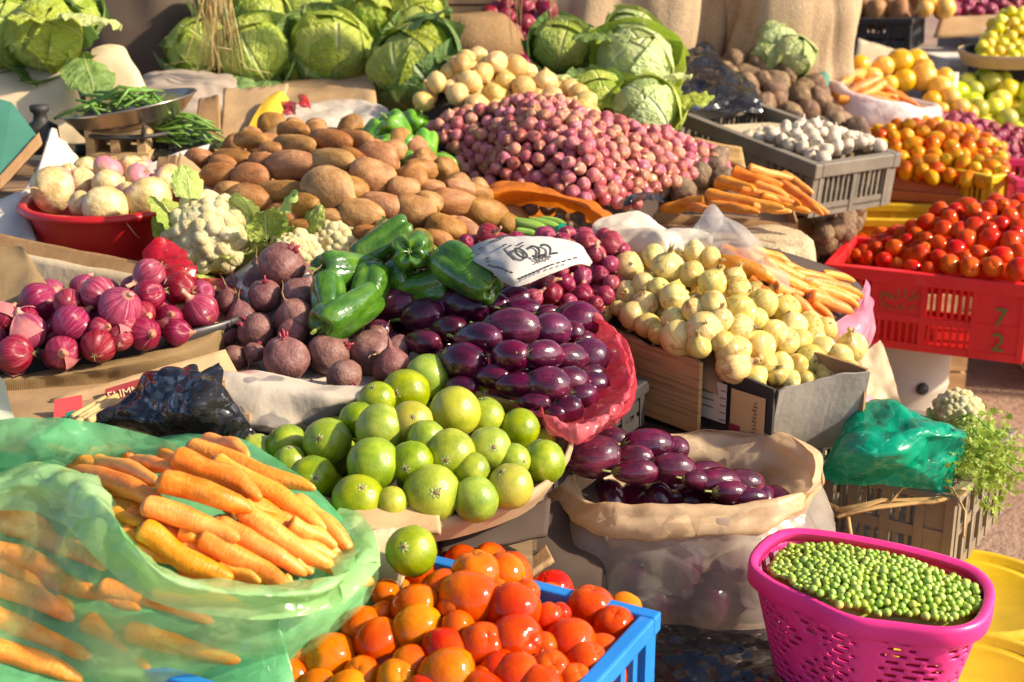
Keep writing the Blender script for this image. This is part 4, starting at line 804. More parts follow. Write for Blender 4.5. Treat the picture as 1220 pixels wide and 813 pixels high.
# --- carrot bag: back flap, lining, clear front, opaque rolled rim
M_GRNB = film('light_green_rim_film', (.38, .72, .26), .82, .22, .4, 14, (.52, .80, .38), .8, .16)
SF_CAR = Surf([(105, 562, .80), (240, 530, .79), (330, 560, .80), (420, 660, .745), (300, 680, .765), (170, 640, .80), (60, 600, .79), (60, 700, .745), (200, 765, .70), (-20, 800, .70), (-30, 640, .78)])
gb = empty('carrot_bag', W(250, 640, .66)); tag(gb, 'green translucent plastic bag spread open around the front carrots', 'bag'); bpy.context.view_layer.update()
def under(o, root): o.parent = root; o.matrix_parent_inverse = root.matrix_world.inverted(); return o
under(sheet('back_flap', [[(-40, 503, .85), (40, 497, .855), (110, 503, .85), (170, 518, .835), (215, 532, .82)], [(-40, 530, .83), (40, 528, .835), (110, 530, .825), (160, 540, .81), (205, 545, .80)], [(-40, 590, .76), (40, 585, .76), (100, 575, .77), (160, 565, .77), (215, 560, .765)]], M_GRN, 60, 30, amp=.006, freq=16, sd=2), gb)
under(mound('lining', SF_CAR, [(-40, 560), (90, 545), (240, 515), (330, 540), (425, 640), (440, 680), (330, 720), (330, 840), (-40, 840)], .024, M_GRN, skirt=.08), gb)
RIMC = [(-40, 572, .81), (30, 566, .82), (75, 570, .825), (120, 597, .825), (155, 640, .815), (195, 680, .80), (260, 697, .785), (330, 702, .772), (395, 690, .760), (430, 662, .752), (452, 660, .742)]
RIMD = [(-40, 615, .795), (20, 612, .80), (60, 620, .80), (95, 650, .80), (135, 690, .785), (190, 722, .77), (260, 738, .755), (330, 742, .742), (400, 728, .735), (440, 700, .735), (455, 672, .735)]
under(sheet('front_film', [RIMC, RIMD, [(-40, 720, .74), (30, 725, .735), (80, 735, .735), (130, 755, .73), (190, 775, .715), (260, 785, .70), (330, 780, .70), (400, 750, .71), (440, 715, .72), (456, 684, .728)], [(-40, 870, .62), (60, 870, .62), (130, 860, .62), (200, 850, .625), (270, 830, .63), (340, 800, .655), (400, 762, .69), (440, 722, .712), (456, 690, .722)]], M_GRNL, 130, 70, amp=.009, freq=12, sd=4, fine=.9), gb)
IN_ = [(a, b - 8, c - .012) for a, b, c in RIMC]
under(sheet('rolled_rim', [IN_, [(a, b - 2, c + .005) for a, b, c in RIMC], [(a, b + 10, c + .003) for a, b, c in RIMC], [(a - 2, b - 16, c + .004) for a, b, c in RIMD], [(a - 4, b - 4, c - .006) for a, b, c in RIMD]], M_GRNB, 130, 30, amp=.007, freq=17, sd=6, fine=.9), gb)
under(sheet('side_flap', [[(370, 640, .735), (400, 610, .742), (418, 590, .74)], [(400, 690, .752), (430, 655, .757), (448, 640, .752)], [(410, 720, .735), (440, 690, .742), (456, 672, .738)]], M_GRNB, 24, 24, amp=.004, freq=18, sd=8), gb)
box('cardboard_box', (-.44, 1.17, .402), (.60, .36, .225), R_(3), 'yellowish cardboard box under the green carrot bag', M_CARD)
# --- black bag between onion tray and carrots
unique(sheet('plastic_bag', [[(115, 478, .765), (160, 466, .775), (205, 432, .80), (232, 424, .815), (262, 430, .80)], [(106, 490, .755), (170, 482, .78), (222, 452, .81), (262, 448, .808), (285, 462, .79)], [(108, 502, .742), (175, 505, .76), (235, 488, .785), (275, 480, .785), (303, 482, .77)], [(115, 515, .715), (180, 530, .72), (240, 532, .73), (285, 528, .735), (305, 508, .74)]], M_BLK, 90, 70, amp=.014, freq=13, sd=3, fine=1.0), 'crumpled shiny black plastic bag between red onions and carrots', 'bag')
# --- beet bag
def m_print():
    g = Mt('printed_white_bag', .4, .4); v = g.co(); f = g.noise(v, 6, 3); c = g.mix(g.ramp(f, [(.35, (0, 0, 0)), (.7, (1, 1, 1))]), (.52, .43, .32), (.64, .56, .44)); p = g.noise(g.scl(v, 14, 14, 26), 1.0, 2, .4); c = g.mix(g.ramp(p, [(.52, (0, 0, 0)), (.55, (.8, .8, .8))]), c, (.20, .18, .16)); q = g.noise(g.scl(v, 5, 5, 9), 1.0, 1); c = g.mix(g.ramp(q, [(.68, (0, 0, 0)), (.72, (.6, .6, .6))]), c, (.45, .07, .06)); g.col(c); g.bump(g.noise(v, 25, 4), .5, .006); return g.done()
M_PRBAG = m_print()
SF_BEET = Surf([(341, 430, .76), (410, 452, .745), (279, 428, .75), (466, 437, .75), (335, 320, .85), (350, 380, .80), (290, 375, .79), (445, 400, .765), (390, 400, .775)])
bb = tag(empty('beet_bag', W(380, 480, .63)), 'white printed plastic bag rolled down around the beetroots', 'bag'); bpy.context.view_layer.update()
under(sheet('front', [[(262, 436, .772), (300, 440, .772), (345, 447, .768), (400, 458, .762), (450, 460, .760), (500, 442, .766), (548, 425, .772)], [(268, 452, .772), (310, 456, .772), (350, 464, .768), (400, 472, .762), (450, 472, .760), (505, 452, .765), (550, 438, .766)], [(272, 485, .742), (315, 492, .74), (360, 494, .738), (405, 492, .738), (450, 484, .738), (500, 466, .745), (548, 446, .75)], [(278, 512, .715), (320, 515, .715), (360, 514, .712), (405, 506, .712), (440, 496, .712), (490, 480, .715), (540, 460, .72)], [(280, 530, .67), (320, 532, .67), (360, 530, .67), (405, 524, .67), (440, 510, .67), (490, 492, .68), (540, 475, .68)]], M_PRBAG, 80, 34, amp=.006, freq=15, sd=5), bb)
under(mound('lining', SF_BEET, [(262, 436), (300, 446), (400, 462), (500, 450), (500, 415), (420, 380), (375, 330), (320, 300), (270, 340), (255, 400)], .03, M_PRBAG, skirt=.06), bb)
# --- burlap and carton below the onion tray
bl = unique(sheet('burlap_cloth', [[(-40, 446, .752), (40, 441, .756), (110, 432, .762), (180, 420, .77), (235, 400, .775), (268, 376, .79)], [(-40, 452, .757), (40, 448, .761), (110, 440, .766), (180, 427, .773), (240, 408, .777), (272, 384, .79)], [(-40, 475, .728), (40, 470, .73), (115, 458, .738), (185, 444, .748), (245, 424, .755), (274, 402, .762)], [(-40, 505, .685), (45, 500, .69), (120, 484, .70), (190, 465, .715), (248, 440, .73), (275, 420, .735)]], M_BURL, 70, 26, amp=.007, freq=11, sd=7, uvs=2.4), 'rough golden burlap hanging over the front of onion tray', 'cloth')
ct = tag(empty('printed_carton', W(160, 480, .63)), 'torn carton with maroon printed strip below the burlap', 'carton'); bpy.context.view_layer.update()
p4 = [(60, 512, .715), (270, 448, .76), (272, 420, .785), (62, 470, .745)]
under(sag('wall', [(55, 520, .70), (285, 450, .74), (268, 418, .775), (60, 478, .738)], M_CARD, sd=3), ct)
q = [W(122, 486, .728), W(212, 464, .748), W(202, 441, .772), W(126, 464, .752)]; under(quad('printed_strip', q, M_INKR, .004), ct)
xd = (q[1] - q[0]).normalized(); zd = ((q[3] - q[0]) - xd * (q[3] - q[0]).dot(xd)).normalized(); nd = xd.cross(zd)
def flat_txt(nm, s, size, mat, root, c, xd, yd, off=.002, sx=1):
    t = txt(nm, s, size, mat, None, (0, 0, 0), (0, 0, 0)); n = xd.cross(yd).normalized(); yd = n.cross(xd); m = Matrix((xd, yd, n)).transposed().to_4x4(); m.translation = c + n * off; t.matrix_world = m @ Matrix.Diagonal((sx, 1, 1, 1)); return under(t, root) if root else t
for o in [ct]: flat_txt('print', 'ELIMMANGI', .017, M_CREAMI, ct, (q[0] + q[1]) * .5 * .55 + (q[2] + q[3]) * .5 * .45, xd, zd, .0065)
under(quad('red_panel', [W(64, 512, .728), W(100, 505, .735), W(98, 472, .764), W(66, 478, .758)], M_REDC, .004), ct); under(quad('green_patch', [W(77, 508, .7335), W(92, 506, .736), W(90, 490, .752), W(80, 493, .7485)], M_GRC, .0052), ct)
tg = []
for i, (px, py) in enumerate([(87, 498), (95, 499), (103, 494), (100, 501), (92, 504), (106, 502)]):
    p = W(px, py, .752); o = MB().tube([p, p + Vector((.015, .10, -.01))], .0058, 8).ob('twig', M_STRAW, None, True); tag(o, 'thin cut brown twig in the bundle beside red carton', 'twig', 'twigs in the bundle beside the red carton')
unique(sheet('paper_sheet', [[(-45, 448, .80), (-10, 446, .80), (3, 455, .795)], [(-45, 490, .75), (-5, 485, .755), (14, 490, .75)], [(-45, 520, .72), (0, 518, .72), (22, 512, .725)]], flat('pale_print', (.72, .74, .52), .6, .15, 9), 14, 14, amp=.003), 'pale green and white paper at the left edge', 'paper')
# --- carton behind onion tray with print, burlap on it
cb2 = tag(empty('carton_tray', WY(90, 330, 2.32)), 'tan cardboard carton standing open behind the red onions', 'carton'); bpy.context.view_layer.update()
a0, a1 = WY(-60, 282, 2.40), WY(190, 334, 2.24); b0 = Vector((a0.x, a0.y - .05, .745)); b1 = Vector((a1.x, a1.y - .05, .745)); under(sag('back_wall', [b0, b1, a1, a0], M_CARDT, .006, .003, 4), cb2)
under(sag('folded_edge', [a0 + Vector((0, -.006, -.012)), a1 + Vector((0, -.006, -.012)), a1 + Vector((0, .03, .012)), a0 + Vector((0, .03, .012))], M_CARDD, .005, .004, 5), cb2)
xd = (b1 - b0).normalized(); yd = (a0 - b0).normalized(); pc = a0.lerp(a1, .60) * .45 + b0.lerp(b1, .60) * .55; flat_txt('print', 'Ga', .034, M_INK, cb2, pc, xd, yd, .008)
unique(sheet('burlap_cloth', [[WY(-40, 300, 2.25), WY(10, 292, 2.25), WY(30, 297, 2.22), WY(45, 320, 2.2)], [WY(-40, 325, 2.2), WY(10, 318, 2.19), WY(40, 325, 2.16), WY(62, 345, 2.14)], [WY(-40, 358, 2.14), WY(10, 360, 2.12), WY(45, 358, 2.1), WY(70, 358, 2.1)]], M_BURL, 30, 20, amp=.004, freq=10, sd=9, uvs=1.2), 'folded golden burlap behind the leftmost red onions', 'cloth')
unique(sheet('plastic_bag', [[WY(168, 300, 2.28), WY(190, 287, 2.30), WY(212, 292, 2.3), WY(222, 300, 2.3)], [WY(165, 318, 2.24), WY(188, 305, 2.25), WY(208, 308, 2.25), WY(226, 318, 2.26)], [WY(175, 332, 2.22), WY(195, 330, 2.22), WY(215, 332, 2.22), WY(235, 338, 2.22)]], M_REDF, 50, 40, amp=.016, freq=20, sd=4), 'shiny red plastic bag scrunched between red basin and cauliflower', 'bag')
unique(sheet('plastic_sheet', [[WY(228, 332, 2.27), WY(260, 330, 2.28), WY(292, 336, 2.28)], [WY(232, 346, 2.22), WY(260, 346, 2.22), WY(290, 350, 2.22)]], M_REDF, 20, 8, amp=.005, freq=22, sd=5), 'strip of red plastic under the front of the cauliflower', 'plastic')
# --- left props: teal box, white cartons, scale
tb = tag(empty('teal_box', WY(10, 215, 2.7)), 'teal cardboard box leaning at the left edge', 'box'); bpy.context.view_layer.update()
P = [WY(-30, 240, 2.62), WY(-2, 218, 2.66), WY(45, 163, 2.80), WY(14, 122, 2.88), WY(-30, 110, 2.9)]; dpt = Vector((-.10, .12, -.04)); n5 = 5
under(MB().add(P + [p + dpt for p in P], [(0, 1, 2, 3, 4), (9, 8, 7, 6, 5)] + [(i, i + 5, (i + 1) % 5 + 5, (i + 1) % 5) for i in range(5)]).ob('body', M_TEAL), tb); under(sag('torn_edge', [WY(-30, 252, 2.60), WY(4, 224, 2.64), WY(4, 214, 2.65), WY(-30, 238, 2.61)], M_CARDD, .012, .003, 2), tb)
wc = unique(sag('white_carton', [WY(-40, 300, 2.52), WY(48, 215, 2.66), WY(62, 152, 2.86), WY(100, 200, 2.88)], M_CARDW, .008, .003, 6), 'white cardboard sheet propped up behind the red basin', 'carton')
unique(sag('white_carton', [WY(-40, 310, 2.46), WY(45, 292, 2.5), WY(25, 232, 2.62), WY(-40, 258, 2.58)], M_CARDW, .010, .004, 8), 'bent white cardboard at the left edge below the teal box', 'carton')
unique(sag('white_carton', [WY(0, 300, 2.50), WY(62, 305, 2.52), WY(48, 245, 2.66), WY(5, 262, 2.62)], M_CARDW, .008, .003, 9), 'white cardboard piece leaning against the red basin', 'carton')
under(sag('bent_edge', [WY(-6, 234, 2.63), WY(50, 172, 2.78), WY(46, 160, 2.80), WY(-4, 214, 2.66)], M_CARDD, .010, .003, 5), tb)  # brown torn edge; the shadow band beside it is in its colour
sc = tag(empty('weighing_scale', WY(150, 190, 2.98)), 'old scale with round steel pan of green beans', 'scale'); bpy.context.view_layer.update(); z0 = .887; cx, cy = sc.location.x, 3.0
pc = WY(153, 128, 3.0); tilt = Matrix.Translation(pc) @ Matrix.Rotation(R_(-9), 4, 'Y')
pan = ob('pan', lathe('pan', [(.03, -.052), (.075, -.044), (.115, -.022), (.142, .006), (.147, .008), (.1455, .011), (.14, .010), (.112, -.018), (.07, -.040), (0, -.046)], 48, M_STEEL), None, M=tilt); under(pan, sc)
b = MB()
for k in range(4):
    a = k * 1.5708 + .5; b.tube([pc + Vector((math.cos(a) * .12, math.sin(a) * .12, -.022)), pc + Vector((math.cos(a) * .09, math.sin(a) * .09, -.058)), pc + Vector((0, 0, -.066))], .005, 6)
b.tube([pc + Vector((math.cos(a) * .10, math.sin(a) * .10, -.047)) for a in [k * .2618 for k in range(25)]], .005, 6); under(b.ob('cradle', M_BLKC, None, True), sc)
wb = MB(); wx = cx
for zz in (z0 + .004, z0 + .052): wb.box((wx, cy - .03, zz + .009), (.13, .10, .018))
for dx in (-.056, -.005, .05): wb.box((wx + dx, cy - .03, z0 + .036), (.018, .094, .029))
under(wb.ob('wooden_base', M_WOODL), sc); under(MB().box((wx, cy, z0 + .085), (.16, .03, .028)).ob('beam', M_BLKC, None, bevel=.004), sc)
for dx in (-.1, .09): under(lathe and ob('foot', lathe('foot', [(0, 0), (.02, 0), (.02, .02), (0, .02)], 12, M_BLKC), None, (wx + dx, cy + .03, z0)), sc)
iw = unique(ob('iron_weight', lathe('iron_weight', [(0, 0), (.034, 0), (.036, .01), (.034, .055), (.016, .066), (.013, .08), (.02, .088), (.02, .098), (0, .10)], 20, M_BLKC), None, WY(50, 160, 2.98)), 'dark iron weight standing left of the scale pan', 'weight'); iw.location.z = .90
rr = random.Random(4)
BEAN = flat('bean_green', (.12, .24, .03), .45, .3, 6)
def bean(p, L_, a, up): d = Vector((math.cos(a), math.sin(a), 0)); return MB().tube([p - d * L_ / 2, p + Vector((0, 0, up)) + d * L_ * .05, p + d * L_ / 2], [.003, .0042, .0018], 5).mesh('green_bean', BEAN, True)
bms = [bean(Vector((0, 0, 0)), .12, 0, u) for u in (.012, -.008, .02)]
for i in range(34):
    a = rr.uniform(0, 6.28); q = rr.uniform(0, 1) ** .5; p = pc + Vector((math.cos(a) * q * .09 - .01, math.sin(a) * q * .09, -.018 + .042 * (1 - q) + rr.uniform(0, .014))); o = ob('green_bean', rr.choice(bms), None, p); o.rotation_euler = (rr.uniform(-.2, .2), rr.uniform(-.25, .25), rr.uniform(0, 6.28)); tag(o, 'thin green bean piled in the steel scale pan', 'bean', 'green beans in the scale pan')
for i in range(22):
    p = WY(rr.uniform(185, 250), rr.uniform(140, 168), 2.98); o = ob('green_bean', rr.choice(bms), None, p); o.rotation_euler = (rr.uniform(-.3, .3), rr.uniform(-.1, .5), rr.uniform(-.8, .8)); tag(o, 'thin green bean on dark plastic right of the scale', 'bean', 'green beans right of the scale')
unique(sheet('plastic_bag', [[WY(165, 150, 3.05), WY(205, 146, 3.06), WY(250, 158, 3.05), WY(262, 170, 3.0)], [WY(170, 172, 2.98), WY(210, 168, 2.98), WY(245, 172, 2.98), WY(265, 178, 2.95)], [WY(172, 190, 2.92), WY(210, 185, 2.92), WY(250, 182, 2.92), WY(268, 186, 2.9)]], M_BLK, 30, 20, amp=.006, freq=15, sd=12), 'dark plastic spread under green beans right of scale', 'bag')
unique(sheet('cream_sack', [[WY(-50, 76, 3.32), WY(20, 72, 3.34), WY(60, 66, 3.34), WY(82, 68, 3.34)], [WY(-50, 105, 3.24), WY(25, 100, 3.24), WY(80, 92, 3.24), WY(97, 108, 3.26)], [WY(-50, 150, 3.18), WY(20, 150, 3.18), WY(60, 152, 3.18), WY(102, 140, 3.2)], [WY(-50, 190, 3.16), WY(20, 190, 3.16), WY(60, 190, 3.16), WY(104, 180, 3.18)]], M_CLOTH, 40, 24, amp=.012, freq=7, sd=11), 'cream cloth sack under the leafy cabbage at left', 'sack')
unique(sheet('cream_sack', [[WY(108, 56, 3.42), WY(128, 50, 3.42), WY(148, 54, 3.42), WY(156, 66, 3.42)], [WY(104, 82, 3.34), WY(132, 78, 3.34), WY(160, 80, 3.34), WY(172, 96, 3.36)], [WY(100, 130, 3.3), WY(135, 130, 3.3), WY(165, 130, 3.3), WY(188, 130, 3.32)]], M_CLOTH, 26, 20, amp=.010, freq=7, sd=13), 'small cream cloth sack behind the scale pan', 'sack')
unique(sheet('grey_sack', [[WY(150, 92, 3.7), WY(190, 82, 3.72), WY(240, 84, 3.72), WY(282, 92, 3.72), WY(286, 104, 3.7)], [WY(150, 106, 3.5), WY(195, 98, 3.5), WY(240, 100, 3.5), WY(276, 106, 3.5), WY(282, 118, 3.5)], [WY(175, 128, 3.4), WY(215, 118, 3.4), WY(245, 118, 3.4), WY(262, 126, 3.4), WY(262, 140, 3.4)], [WY(190, 150, 3.34), WY(220, 150, 3.34), WY(238, 150, 3.32), WY(250, 160, 3.32), WY(258, 172, 3.32)]], M_GREYC, 50, 34, amp=.014, freq=9, sd=14), 'crumpled greyish sack cloth lying below the back left cabbages', 'sack')
unique(sag('cardboard_piece', [WY(262, 178, 3.1), WY(318, 172, 3.12), WY(345, 108, 3.4), WY(268, 116, 3.4)], M_CARD, .006, .014, 3, 20, 12), 'tan cardboard flap below the hanging cabbage leaves', 'cardboard')
unique(sag('cardboard_piece', [WY(232, 182, 3.08), WY(265, 180, 3.08), WY(262, 118, 3.3), WY(238, 122, 3.3)], M_CARDD, .006, .010, 4), 'dark brown folded cardboard right of the scale', 'cardboard')
unique(sag('cardboard_piece', [WY(345, 140, 3.45), WY(450, 135, 3.45), WY(445, 92, 3.75), WY(335, 100, 3.75)], M_CARD, .006, .018, 5, 24, 14), 'crumpled tan cardboard behind the clear plastic and potatoes', 'cardboard')
for px, py, lb in ((247, 150, 'small red scrap beside dark cardboard by the scale'), (343, 128, 'small red scrap between yellow cloth and clear plastic'), (362, 118, 'red scrap under the middle cabbage at back')):
    unique(sheet('red_scrap', [[WY(px - 9, py - 6, 3.2), WY(px - 1, py - 8, 3.2), WY(px + 9, py - 3, 3.2)], [WY(px - 6, py + 4, 3.14), WY(px + 2, py + 2, 3.13), WY(px + 11, py + 5, 3.14)], [WY(px - 8, py + 8, 3.12), WY(px, py + 10, 3.12), WY(px + 6, py + 7, 3.12)]], M_REDF, 14, 14, amp=.012, freq=24), lb, 'scrap')
unique(sheet('yellow_cloth', [[WY(322, 112, 3.3), WY(335, 108, 3.3), WY(345, 118, 3.3)], [WY(306, 130, 3.22), WY(322, 130, 3.22), WY(334, 138, 3.22)], [WY(294, 154, 3.14), WY(310, 156, 3.14), WY(318, 164, 3.12)]], flat('yellow_cloth', (.74, .44, .02), .7, .1, 12), 18, 18, amp=.005, freq=16), 'bright yellow cloth strip behind the potatoes', 'cloth')
unique(sheet('yellow_cloth', [[WY(228, 176, 2.98), WY(262, 172, 2.98)], [WY(236, 192, 2.94), WY(268, 186, 2.94)]], flat('orange_cloth', (.72, .36, .03), .7, .1, 12), 10, 8, amp=.004, freq=16), 'orange-yellow scrap of cloth left of the dark potatoes', 'cloth')
unique(sheet('plastic_bag', [[WY(340, 128, 3.4), WY(380, 118, 3.42), WY(425, 118, 3.42), WY(462, 130, 3.4)], [WY(338, 146, 3.26), WY(385, 138, 3.28), WY(430, 138, 3.28), WY(468, 148, 3.26)], [WY(345, 168, 3.16), WY(385, 164, 3.16), WY(430, 162, 3.16), WY(460, 162, 3.16)]], M_CLRW, 70, 40, amp=.018, freq=15, sd=15), 'shiny whitish plastic bag lying behind the brown potatoes', 'bag')
unique(sheet('sack_cloth', [[WY(455, 140, 3.5), WY(500, 128, 3.5), WY(540, 134, 3.5)], [WY(458, 156, 3.36), WY(500, 146, 3.36), WY(545, 152, 3.36)], [WY(470, 175, 3.3), WY(505, 165, 3.3), WY(550, 170, 3.3)]], M_GREYC, 26, 16, amp=.006, freq=12, sd=3), 'beige sack edge under the yellow onions at back', 'sack')
pf = tag(empty('potato_carton', WY(240, 250, 2.7)), 'brown cardboard carton with torn flap left of the potatoes', 'carton'); bpy.context.view_layer.update()
under(sag('flap', [WY(204, 232, 2.60), WY(285, 268, 2.56), WY(286, 250, 2.60), WY(214, 184, 2.72)], M_CARD, .006, .004, 7, 20, 8), pf); under(sag('wall', [WY(178, 252, 2.58), WY(204, 252, 2.60), WY(212, 186, 2.74), WY(190, 190, 2.76)], M_CARDD, .006, .003, 8), pf)
unique(sheet('sack_cloth', [[WY(160, 205, 2.82), WY(200, 185, 2.86), WY(250, 170, 2.9)], [WY(150, 215, 2.78), WY(200, 200, 2.8), WY(245, 186, 2.86)]], M_CARDW, 20, 8, amp=.005, freq=9, sd=6), 'pale sack cloth strip behind the turnips', 'cloth')
# --- newspaper
SF_RO2 = Surf([(620, 340, .83), (690, 330, .81), (650, 372, .795), (700, 300, .845), (735, 300, .84), (600, 352, .815), (720, 345, .80), (580, 300, .85)])
news = tag(empty('newspaper', W(630, 315, .84)), 'folded printed newspaper lying over the small red onions', 'newspaper'); bpy.context.view_layer.update()
NR = [[(553, 298, .888), (588, 284, .914), (640, 281, .912), (685, 288, .890), (700, 302, .868)], [(563, 310, .886), (606, 304, .902), (648, 302, .898), (684, 300, .884), (706, 312, .864)], [(585, 324, .876), (612, 329, .878), (655, 317, .880), (690, 309, .874), (704, 316, .860)], [(588, 328, .872), (615, 342, .860), (658, 326, .867), (689, 315, .868), (703, 318, .857)]]
under(sheet('page', NR, M_NEWS, 60, 40, amp=.0022, freq=26, sd=6, thick=.003), news)
page = [o for o in bpy.data.objects if o.name == 'page'][0]
def on_news(px, py): return W(px, py, .896)
x1 = (on_news(660, 290) - on_news(628, 304)).normalized(); y1 = Vector((0, 0, 1)).cross(x1); y1 = (y1 + Vector((0, 0, .18))).normalized()
h1 = flat_txt('headline', '10.22', 1.0, M_INK, news, W(634, 301, .892), x1, y1, .008, .95); h2 = flat_txt('headline', '50%', 1.0, M_INK, news, W(648, 311, .886), x1, y1, .008)
from mathutils.bvhtree import BVHTree
bt_ = BVHTree.FromPolygons([v.co for v in page.data.vertices], [list(p.vertices) for p in page.data.polygons])
def pz(p): h = bt_.ray_cast(Vector((p.x, p.y, 2)), Vector((0, 0, -1)))[0]; return Vector((p.x, p.y, h.z if h else p.z))
def on_page(o, px, py, w_, h_, lift=.0052):
    c = pz(W(px, py, .888)); xa = (pz(c + x1 * w_) - pz(c - x1 * w_)).normalized(); yv = Vector((-x1.y, x1.x, 0)).normalized(); ya = (pz(c + yv * h_) - pz(c - yv * h_)).normalized(); n = xa.cross(ya).normalized(); ya = n.cross(xa); m = Matrix((xa, ya, n)).transposed().to_4x4(); m.translation = c + n * lift; o.matrix_world = m @ Matrix.Diagonal((.62, 1.9, 1, 1))
def hp(px, py): d = ray(px, py).normalized(); h = bt_.ray_cast(C0, d)[0]; return (h if h else W(px, py, .89)) - d * .009
def on_img(o, px, py, ax, ay, s_, k=1):
    c = hp(px, py); a, b = R_(ax), R_(ay); X = (hp(px + 10 * math.cos(a), py - 10 * math.sin(a)) - hp(px - 10 * math.cos(a), py + 10 * math.sin(a))) / 20 * s_; Y = (hp(px + 6 * math.cos(b), py - 6 * math.sin(b)) - hp(px - 6 * math.cos(b), py + 6 * math.sin(b))) / 12 * s_ * k; n = X.cross(Y).normalized(); m = Matrix((X, Y, n)).transposed().to_4x4(); m.translation = c; o.matrix_world = m
on_img(h1, 631, 301, 27, 112, 20, 1.0); on_img(h2, 645, 309, 24, 112, 10, 1.0)
b = MB(); c0, c1 = W(617, 340, .8735), W(656, 323, .8800); c2 = W(690, 313, .8780); up3 = Vector((-.1, -.15, 1)).normalized()
for i in range(9): b.bar(c0.lerp(c1, i / 9) + up3 * .004, c0.lerp(c1, (i + .7) / 9) + up3 * .004, .004, .0012, up3)
for i in range(5): b.bar(c1.lerp(c2, i / 5) + up3 * .004, c1.lerp(c2, (i + .6) / 5) + up3 * .004, .003, .0012, up3)
d0, d1 = W(582, 322, .877), W(612, 332, .875); 
for i in range(6): b.bar(d0.lerp(d1, i / 6) + up3 * .003, d0.lerp(d1, (i + .75) / 6) + up3 * .003, .003, .0012, up3)
rr = random.Random(3)
for i in range(26):
    px, py = rr.uniform(568, 622), rr.uniform(289, 320); p = W(px, py, .884 if py < 306 else .880) + up3 * .006; e = x1 * rr.uniform(.004, .014); b.bar(p, p + e, .003, .001, up3)
for px, py in ((594, 290), (602, 291)): p = W(px, py, .889) + up3 * .006; b.bar(p, p + Vector((.018, -.004, 0)), .010, .001, up3)
pm = b.ob('print_mark', M_INK); bpy.context.view_layer.update(); 
for k_ in range(0, len(pm.data.vertices), 8):
    vs = [pm.data.vertices[k_ + q_] for q_ in range(8)]; c_ = sum((v.co for v in vs), Vector()) / 8; dz = pz(c_).z + .0055 - c_.z
    for v in vs: v.co.z += dz
under(pm, news)
# --- pink bag lining + crate under the eggplants
eb = tag(empty('eggplant_bag', W(690, 500, .63)), 'thin red-pink plastic bag lining the heap of eggplants', 'bag'); bpy.context.view_layer.update()
under(sheet('film', [[(676, 372, .785), (700, 392, .775), (718, 425, .765), (718, 465, .75), (695, 492, .735), (668, 498, .728), (640, 485, .73), (605, 468, .74)], [(690, 372, .806), (724, 389, .798), (746, 426, .782), (744, 470, .764), (713, 501, .748), (680, 514, .741), (645, 491, .750), (608, 467, .757)], [(693, 372, .808), (728, 389, .800), (749, 427, .783), (747, 472, .764), (714, 504, .747), (680, 517, .740), (645, 494, .750), (607, 468, .757)], [(697, 380, .786), (733, 402, .775), (752, 436, .762), (749, 477, .742), (715, 509, .726), (681, 524, .718), (645, 506, .728), (604, 478, .742)], [(702, 398, .75), (736, 426, .745), (752, 456, .735), (744, 488, .712), (708, 518, .70), (676, 534, .692), (642, 520, .70), (604, 488, .715)]], M_PNKF, 190, 70, amp=.0075, freq=22, sd=8, fine=1.4), eb)
ebc = crate('black_crate', W(632, 545, .69), W(768, 452, .705), .34, .075, M_BLKP, 'black slatted crate holding the bag of eggplants', 5, 3, .5, (), .012)
sag('cardboard_piece', [W(560, 485, .71), W(622, 500, .70), W(640, 484, .745), (W(560, 465, .755))], M_CARDR, .005, .004, 3)
tag(bpy.data.objects[[o.name for o in bpy.data.objects if o.name.startswith('cardboard_piece')][-1]], 'yellowish cardboard edge between the limes and eggplants', 'cardboard')
# --- cardboard scraps in front of the limes, dark net
unique(sag('cardboard_piece', [WY(318, 590, 1.62), WY(420, 640, 1.52), WY(424, 612, 1.56), WY(322, 566, 1.66)], M_CARDR, .006, .003, 5), 'yellow-brown cardboard strip between carrots and limes', 'cardboard')
unique(sag('cardboard_piece', [WY(415, 640, 1.50), WY(525, 640, 1.52), WY(520, 606, 1.58), WY(422, 606, 1.56)], M_CARD, .006, .012, 8, 24, 10), 'torn crumpled brown cardboard at the front of lime tray', 'cardboard')
unique(sag('cardboard_piece', [WY(448, 708, 1.46), WY(478, 700, 1.46), WY(500, 628, 1.52), WY(440, 632, 1.50)], M_CARDT, .006, .002, 9), 'pale cardboard strip hanging below the front of lime tray', 'cardboard')
unique(sheet('net_bag', [[WY(530, 664, 1.66), WY(575, 648, 1.7), WY(608, 642, 1.72)], [WY(530, 690, 1.62), WY(575, 672, 1.66), WY(612, 670, 1.68)]], M_MARN, 24, 14, amp=.010, freq=26), 'maroon net bag stuffed behind the blue crate', 'net')
unique(sheet('dark_sacking', [[WY(480, 640, 1.78), WY(580, 615, 1.84), WY(680, 590, 1.9), WY(720, 560, 1.95)], [WY(480, 720, 1.72), WY(580, 690, 1.78), WY(680, 660, 1.82), WY(730, 640, 1.86)], [WY(480, 800, 1.68), WY(580, 770, 1.74), WY(680, 740, 1.78), WY(740, 720, 1.82)]], M_DARKC, 30, 20, amp=.014, freq=9), 'dark sheet added for the shade in the gap below the lime tray', 'cloth')  # dark sheet added to put the shade of the gap into colour
unique(sag('cardboard_piece', [WY(630, 690, 1.68), WY(660, 668, 1.70), WY(652, 652, 1.74), WY(628, 672, 1.72)], M_CARD, .008, .003, 4), 'small torn cardboard scrap behind the blue crate', 'cardboard')
unique(sag('cardboard_piece', [WY(525, 668, 1.60), WY(650, 640, 1.66), WY(655, 598, 1.70), WY(520, 640, 1.64)], M_DARKC, .008, .012, 6, 20, 10), 'dark torn card with shadow put into its colour, under the lime tray', 'cardboard')  # covers pale boards; the dark colour stands for shade under the tray
